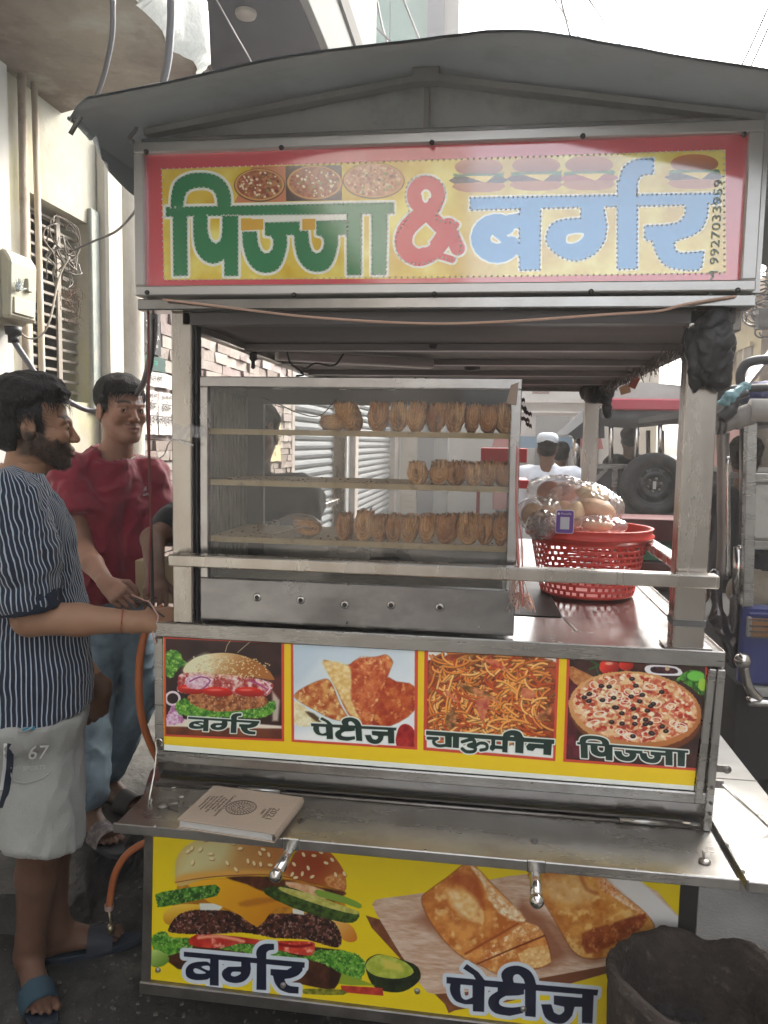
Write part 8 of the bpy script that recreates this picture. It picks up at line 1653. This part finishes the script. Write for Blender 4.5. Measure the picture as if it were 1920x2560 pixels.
    for x_ in (150, 215): mb = MB(); q = A(x_, 900, 1.36); mb.lathe([(.036, -.005), (.036, .005)], q, 'x', 12); part('roll_tie', mb, BLACK, k)
    mb = MB(); mb.tube(spline([A(130, 620, 1.5), A(180, 540, 1.5), A(300, 500, 1.5), A(500, 490, 1.5), A(720, 480, 1.5)], 6), .016, 8); part('roof_hoop', mb, BLACK, k)
    mb = MB(); mb.tube(spline([A(410, 470, 1.6), A(405, 330, 1.6), A(470, 220, 1.6), A(590, 180, 1.6), A(760, 175, 1.6)], 6), .020, 8); part('roof_hoop', mb, BLACK, k)
    mb = MB(); mb.bar(A(440, 480, 1.55), A(760, 80, 1.9), .03, .02); part('roof_strut', mb, STEEL_D, k); mb = MB(); mb.bar(A(505, 470, 1.7), A(520, 210, 1.9), .03, .02, (0, 1, 0)); part('roof_strut', mb, STEEL_D, k)
    CL = mat('blue_bundle', (.035, .045, .14), .7, var=.15); sk = A(640, 500, 1.55)
    box_part('roof_deck', A(300, 600)[0], x_r, 1.5, 3.4, A(300, 600)[2]-.05, A(300, 560)[2]-.03, BLACK, k)
    kk = root('blue_bundle', sk, 'blue cloth bundle strapped on the roof of the blue rickshaw', 'bundle'); skin_mesh('bundle_cloth', [(lambda p: s_ell(p, sk+V(.06, .12, -.02), (.13, .14, .055)), sk-V(.1, .05, .12), sk+V(.25, .32, .10), .008)], CL, kk, disp=lambda v: folds(v, (.3, .2, 1), .04, .01, 81))
    tq = A(290, 620, 1.33); TB = mat('teal_polythene', (.12, .24, .26), .5, var=.15, bump=.5, bscale=50); kk = root('teal_bag', tq, 'teal plastic bag caught on the rickshaw roof hoop', 'bag')
    skin_mesh('bag_film', [(lambda p: smin(smin(s_cap(p, A(460, 470, 1.36), A(300, 590, 1.33), .016, .022), s_cap(p, A(290, 600, 1.33), A(165, 655, 1.33), .022, .008), .012), s_cap(p, A(290, 610, 1.33), A(240, 740, 1.33), .018, .005), .012), *box_of([A(140, 440, 1.33), A(480, 760, 1.33)], .05), .0045)], TB, kk, disp=lambda v: folds(v, (.6, .2, .6), .014, .006, 82))
    mb = MB(); mb.tube(spline([A(490, 540, 1.33), A(360, 600, 1.33), A(300, 720, 1.33), A(180, 830, 1.33)], 6), [.014]*6+[.022]*6+[.028]*7, 8); part('black_strap', mb, BLACK, k)
    BL = mat('blue_body_paint', (.018, .028, .16), .4, coat=.3, var=.08, dirt=((.05, .05, .09), 6, .55, .75, (1, 1, 1))); x0 = B(515, 900)[0]
    box_part('rear_body', x0, x_r, y, y+.05, B(600, 1650)[2], B(560, 770)[2], BL, k, .012); box_part('top_ledge', x0+.02, x_r, y-.012, y-.0005, B(600, 880)[2], B(600, 840)[2], BL, k, .004)
    fl = box_part('lamp_surround', B(548, 1000)[0], B(600, 1000)[0], y-.02, y-.001, B(560, 1105)[2], B(560, 885)[2], mat('lamp_surround', (.35, .34, .32), .4, .5), k, .004); box_part('lamp_lens', B(600, 1000)[0], x_r, y-.008, y-.001, B(600, 1100)[2], B(600, 905)[2], mat('orange_lens', (.30, .15, .07), .3), k)
    for v in (930, 995, 1055, 1115): mb = MB(); q = B(590, v, y-.03); mb.tube([q, (x_r, y-.03, B(796, v+4, y-.03)[2])], .004, 8); part('lamp_guard_bar', mb, CHROME, k)
    mb = MB(); mb.tube(spline([B(535, 1420, 1.34), B(545, 1520, 1.34), B(590, 1680, 1.34), B(690, 1800, 1.34), B(796, 1850, 1.34), V(x_r, 1.34, B(796, 1855, 1.34)[2])], 7), .019, 14); mb.ball(B(517, 1375, 1.34), .033, 18, 12); part('bumper_tube', mb, CHROME, k)
    box_part('number_plate_strip', B(580, 1700)[0], x_r, y-.004, y+.02, B(700, 1770)[2], B(700, 1672)[2], mat('pale_strip', (.40, .40, .37), .6, dirt=((.2, .19, .17), 9, .5, .7, (1, 1, 1))), k)
    w = MB(); cxw = B(470, 1700, 1.7)[0]; w.lathe([(.1, -.05), (.20, -.055), (.23, -.03), (.23, .03), (.20, .055), (.1, .05)], (cxw+.05, 1.75, .235), 'x', 28); part('wheel', w, RUBBER, k); box_part('underside', B(500, 1700)[0], x_r, y+.05, 3.6, .22, .62, mat('dark_chassis', (.025, .024, .024), .8), k)
    def fender(p): return smin(smin(s_cap(p, B(215, 430, 1.5), B(235, 900, 1.5), .022, .030), s_cap(p, B(235, 900, 1.5), B(390, 1370, 1.5), .032, .018), .02), s_cap(p, B(430, 700, 1.5), B(430, 1400, 1.5), .026, .02), .02)
    skin_mesh('side_fairing', [(fender, *box_of([B(190, 400, 1.5), B(500, 1450, 1.5)], .06), .007)], mat('dark_chrome', (.10, .09, .095), .18, .85, var=.3), k, disp=lambda v: (f3(v, .06, 90)-.5)*.03)
    mb = MB(); mb.tube([B(470, 120, 1.45), B(455, 640, 1.45)], .020, 10); part('handle_post', mb, CHROME, k); mb = MB(); mb.ball(B(490, 130, 1.44), .014, 10, 8); part('knob', mb, CHROME, k)
    sk2 = mat('jute_sack', (.36, .31, .24), .9, var=.15, bump=.5, bscale=60); q = B(690, 620, 1.75); kk = root('jute_sack', q, 'pale jute sack on the floor of the blue rickshaw', 'sack'); skin_mesh('sack_body', [(lambda p: s_ell(p, q, (.12, .12, .09)), q-.17, q+.17, .01)], sk2, kk, disp=lambda v: folds(v, (.5, .2, .8), .05, .014, 91))
    h_ = P(1868, 1146, y=2.75); simple_person((h_[0]+.03, 2.78), (.25, 1), V(h_[0], 2.78, h_[2]), .16, 0, ('driver', (.012, .016, .026), False, .8), 'driver of the blue rickshaw seen from behind', seated=True, res=.014)
    # far three-wheelers in the road, beyond the man in white
    for i, (u, v, yy_, c_, lab) in enumerate(((1180, 985, 11, (.08, .16, .24), 'small blue rickshaw far down the street, left of the man in white'), (1233, 985, 12, (.30, .05, .05), 'small red rickshaw far down the street, right of the man in white'), (1125, 985, 13, (.34, .05, .05), 'small red and white rickshaw far down the street behind the case'))):
        q = D(u, v, y=yy_); k = root('far_rickshaw', (q[0], yy_, 0), lab, 'rickshaw', 'rickshaws far down the street'); m_ = mat('far_paint_%d' % i, c_, .5)
        mb = MB(); mb.prism([(q[0]-.55, 1.55), (q[0]+.55, 1.55), (q[0]+.50, 1.74), (q[0]-.50, 1.74)], 'y', yy_, yy_+1.8); part('canopy', mb, m_, k); mb = MB(); mb.box(q[0]-.5, q[0]+.5, yy_, yy_+1.9, .35, .95); part('body', mb, m_, k, .03)
        for s_ in (-.48, .45): mb = MB(); mb.box(q[0]+s_, q[0]+s_+.03, yy_, yy_+.03, .95, 1.55); part('post', mb, STEEL_D, k)
        for s_ in (-.4, .4): mb = MB(); mb.lathe([(.1, -.04), (.2, -.04), (.2, .04), (.1, .04)], (q[0]+s_, yy_+.3, .2), 'x', 16); part('wheel', mb, RUBBER, k)
build_setting(); build_posters(); build_wall_things()
build_cart(); TOPS, CASE = build_case(); build_puffs(TOPS)
build_basket(); build_cart_extras(); build_street()
build_people()

hz = bpy.data.materials.new('haze_air'); hz.use_nodes = True; hn = hz.node_tree.nodes; hn.remove(hn['Principled BSDF'])
pv = hn.new('ShaderNodeVolumePrincipled'); pv.inputs['Color'].default_value = (.97, .95, .93, 1); pv.inputs['Density'].default_value = .008; pv.inputs['Anisotropy'].default_value = .3
hz.node_tree.links.new(pv.outputs[0], hn['Material Output'].inputs['Volume'])
mb = MB(); mb.box(-9, 11, -18, 26, -1.0, 25); ho = part('haze', mb, hz); ho['kind'] = 'stuff'
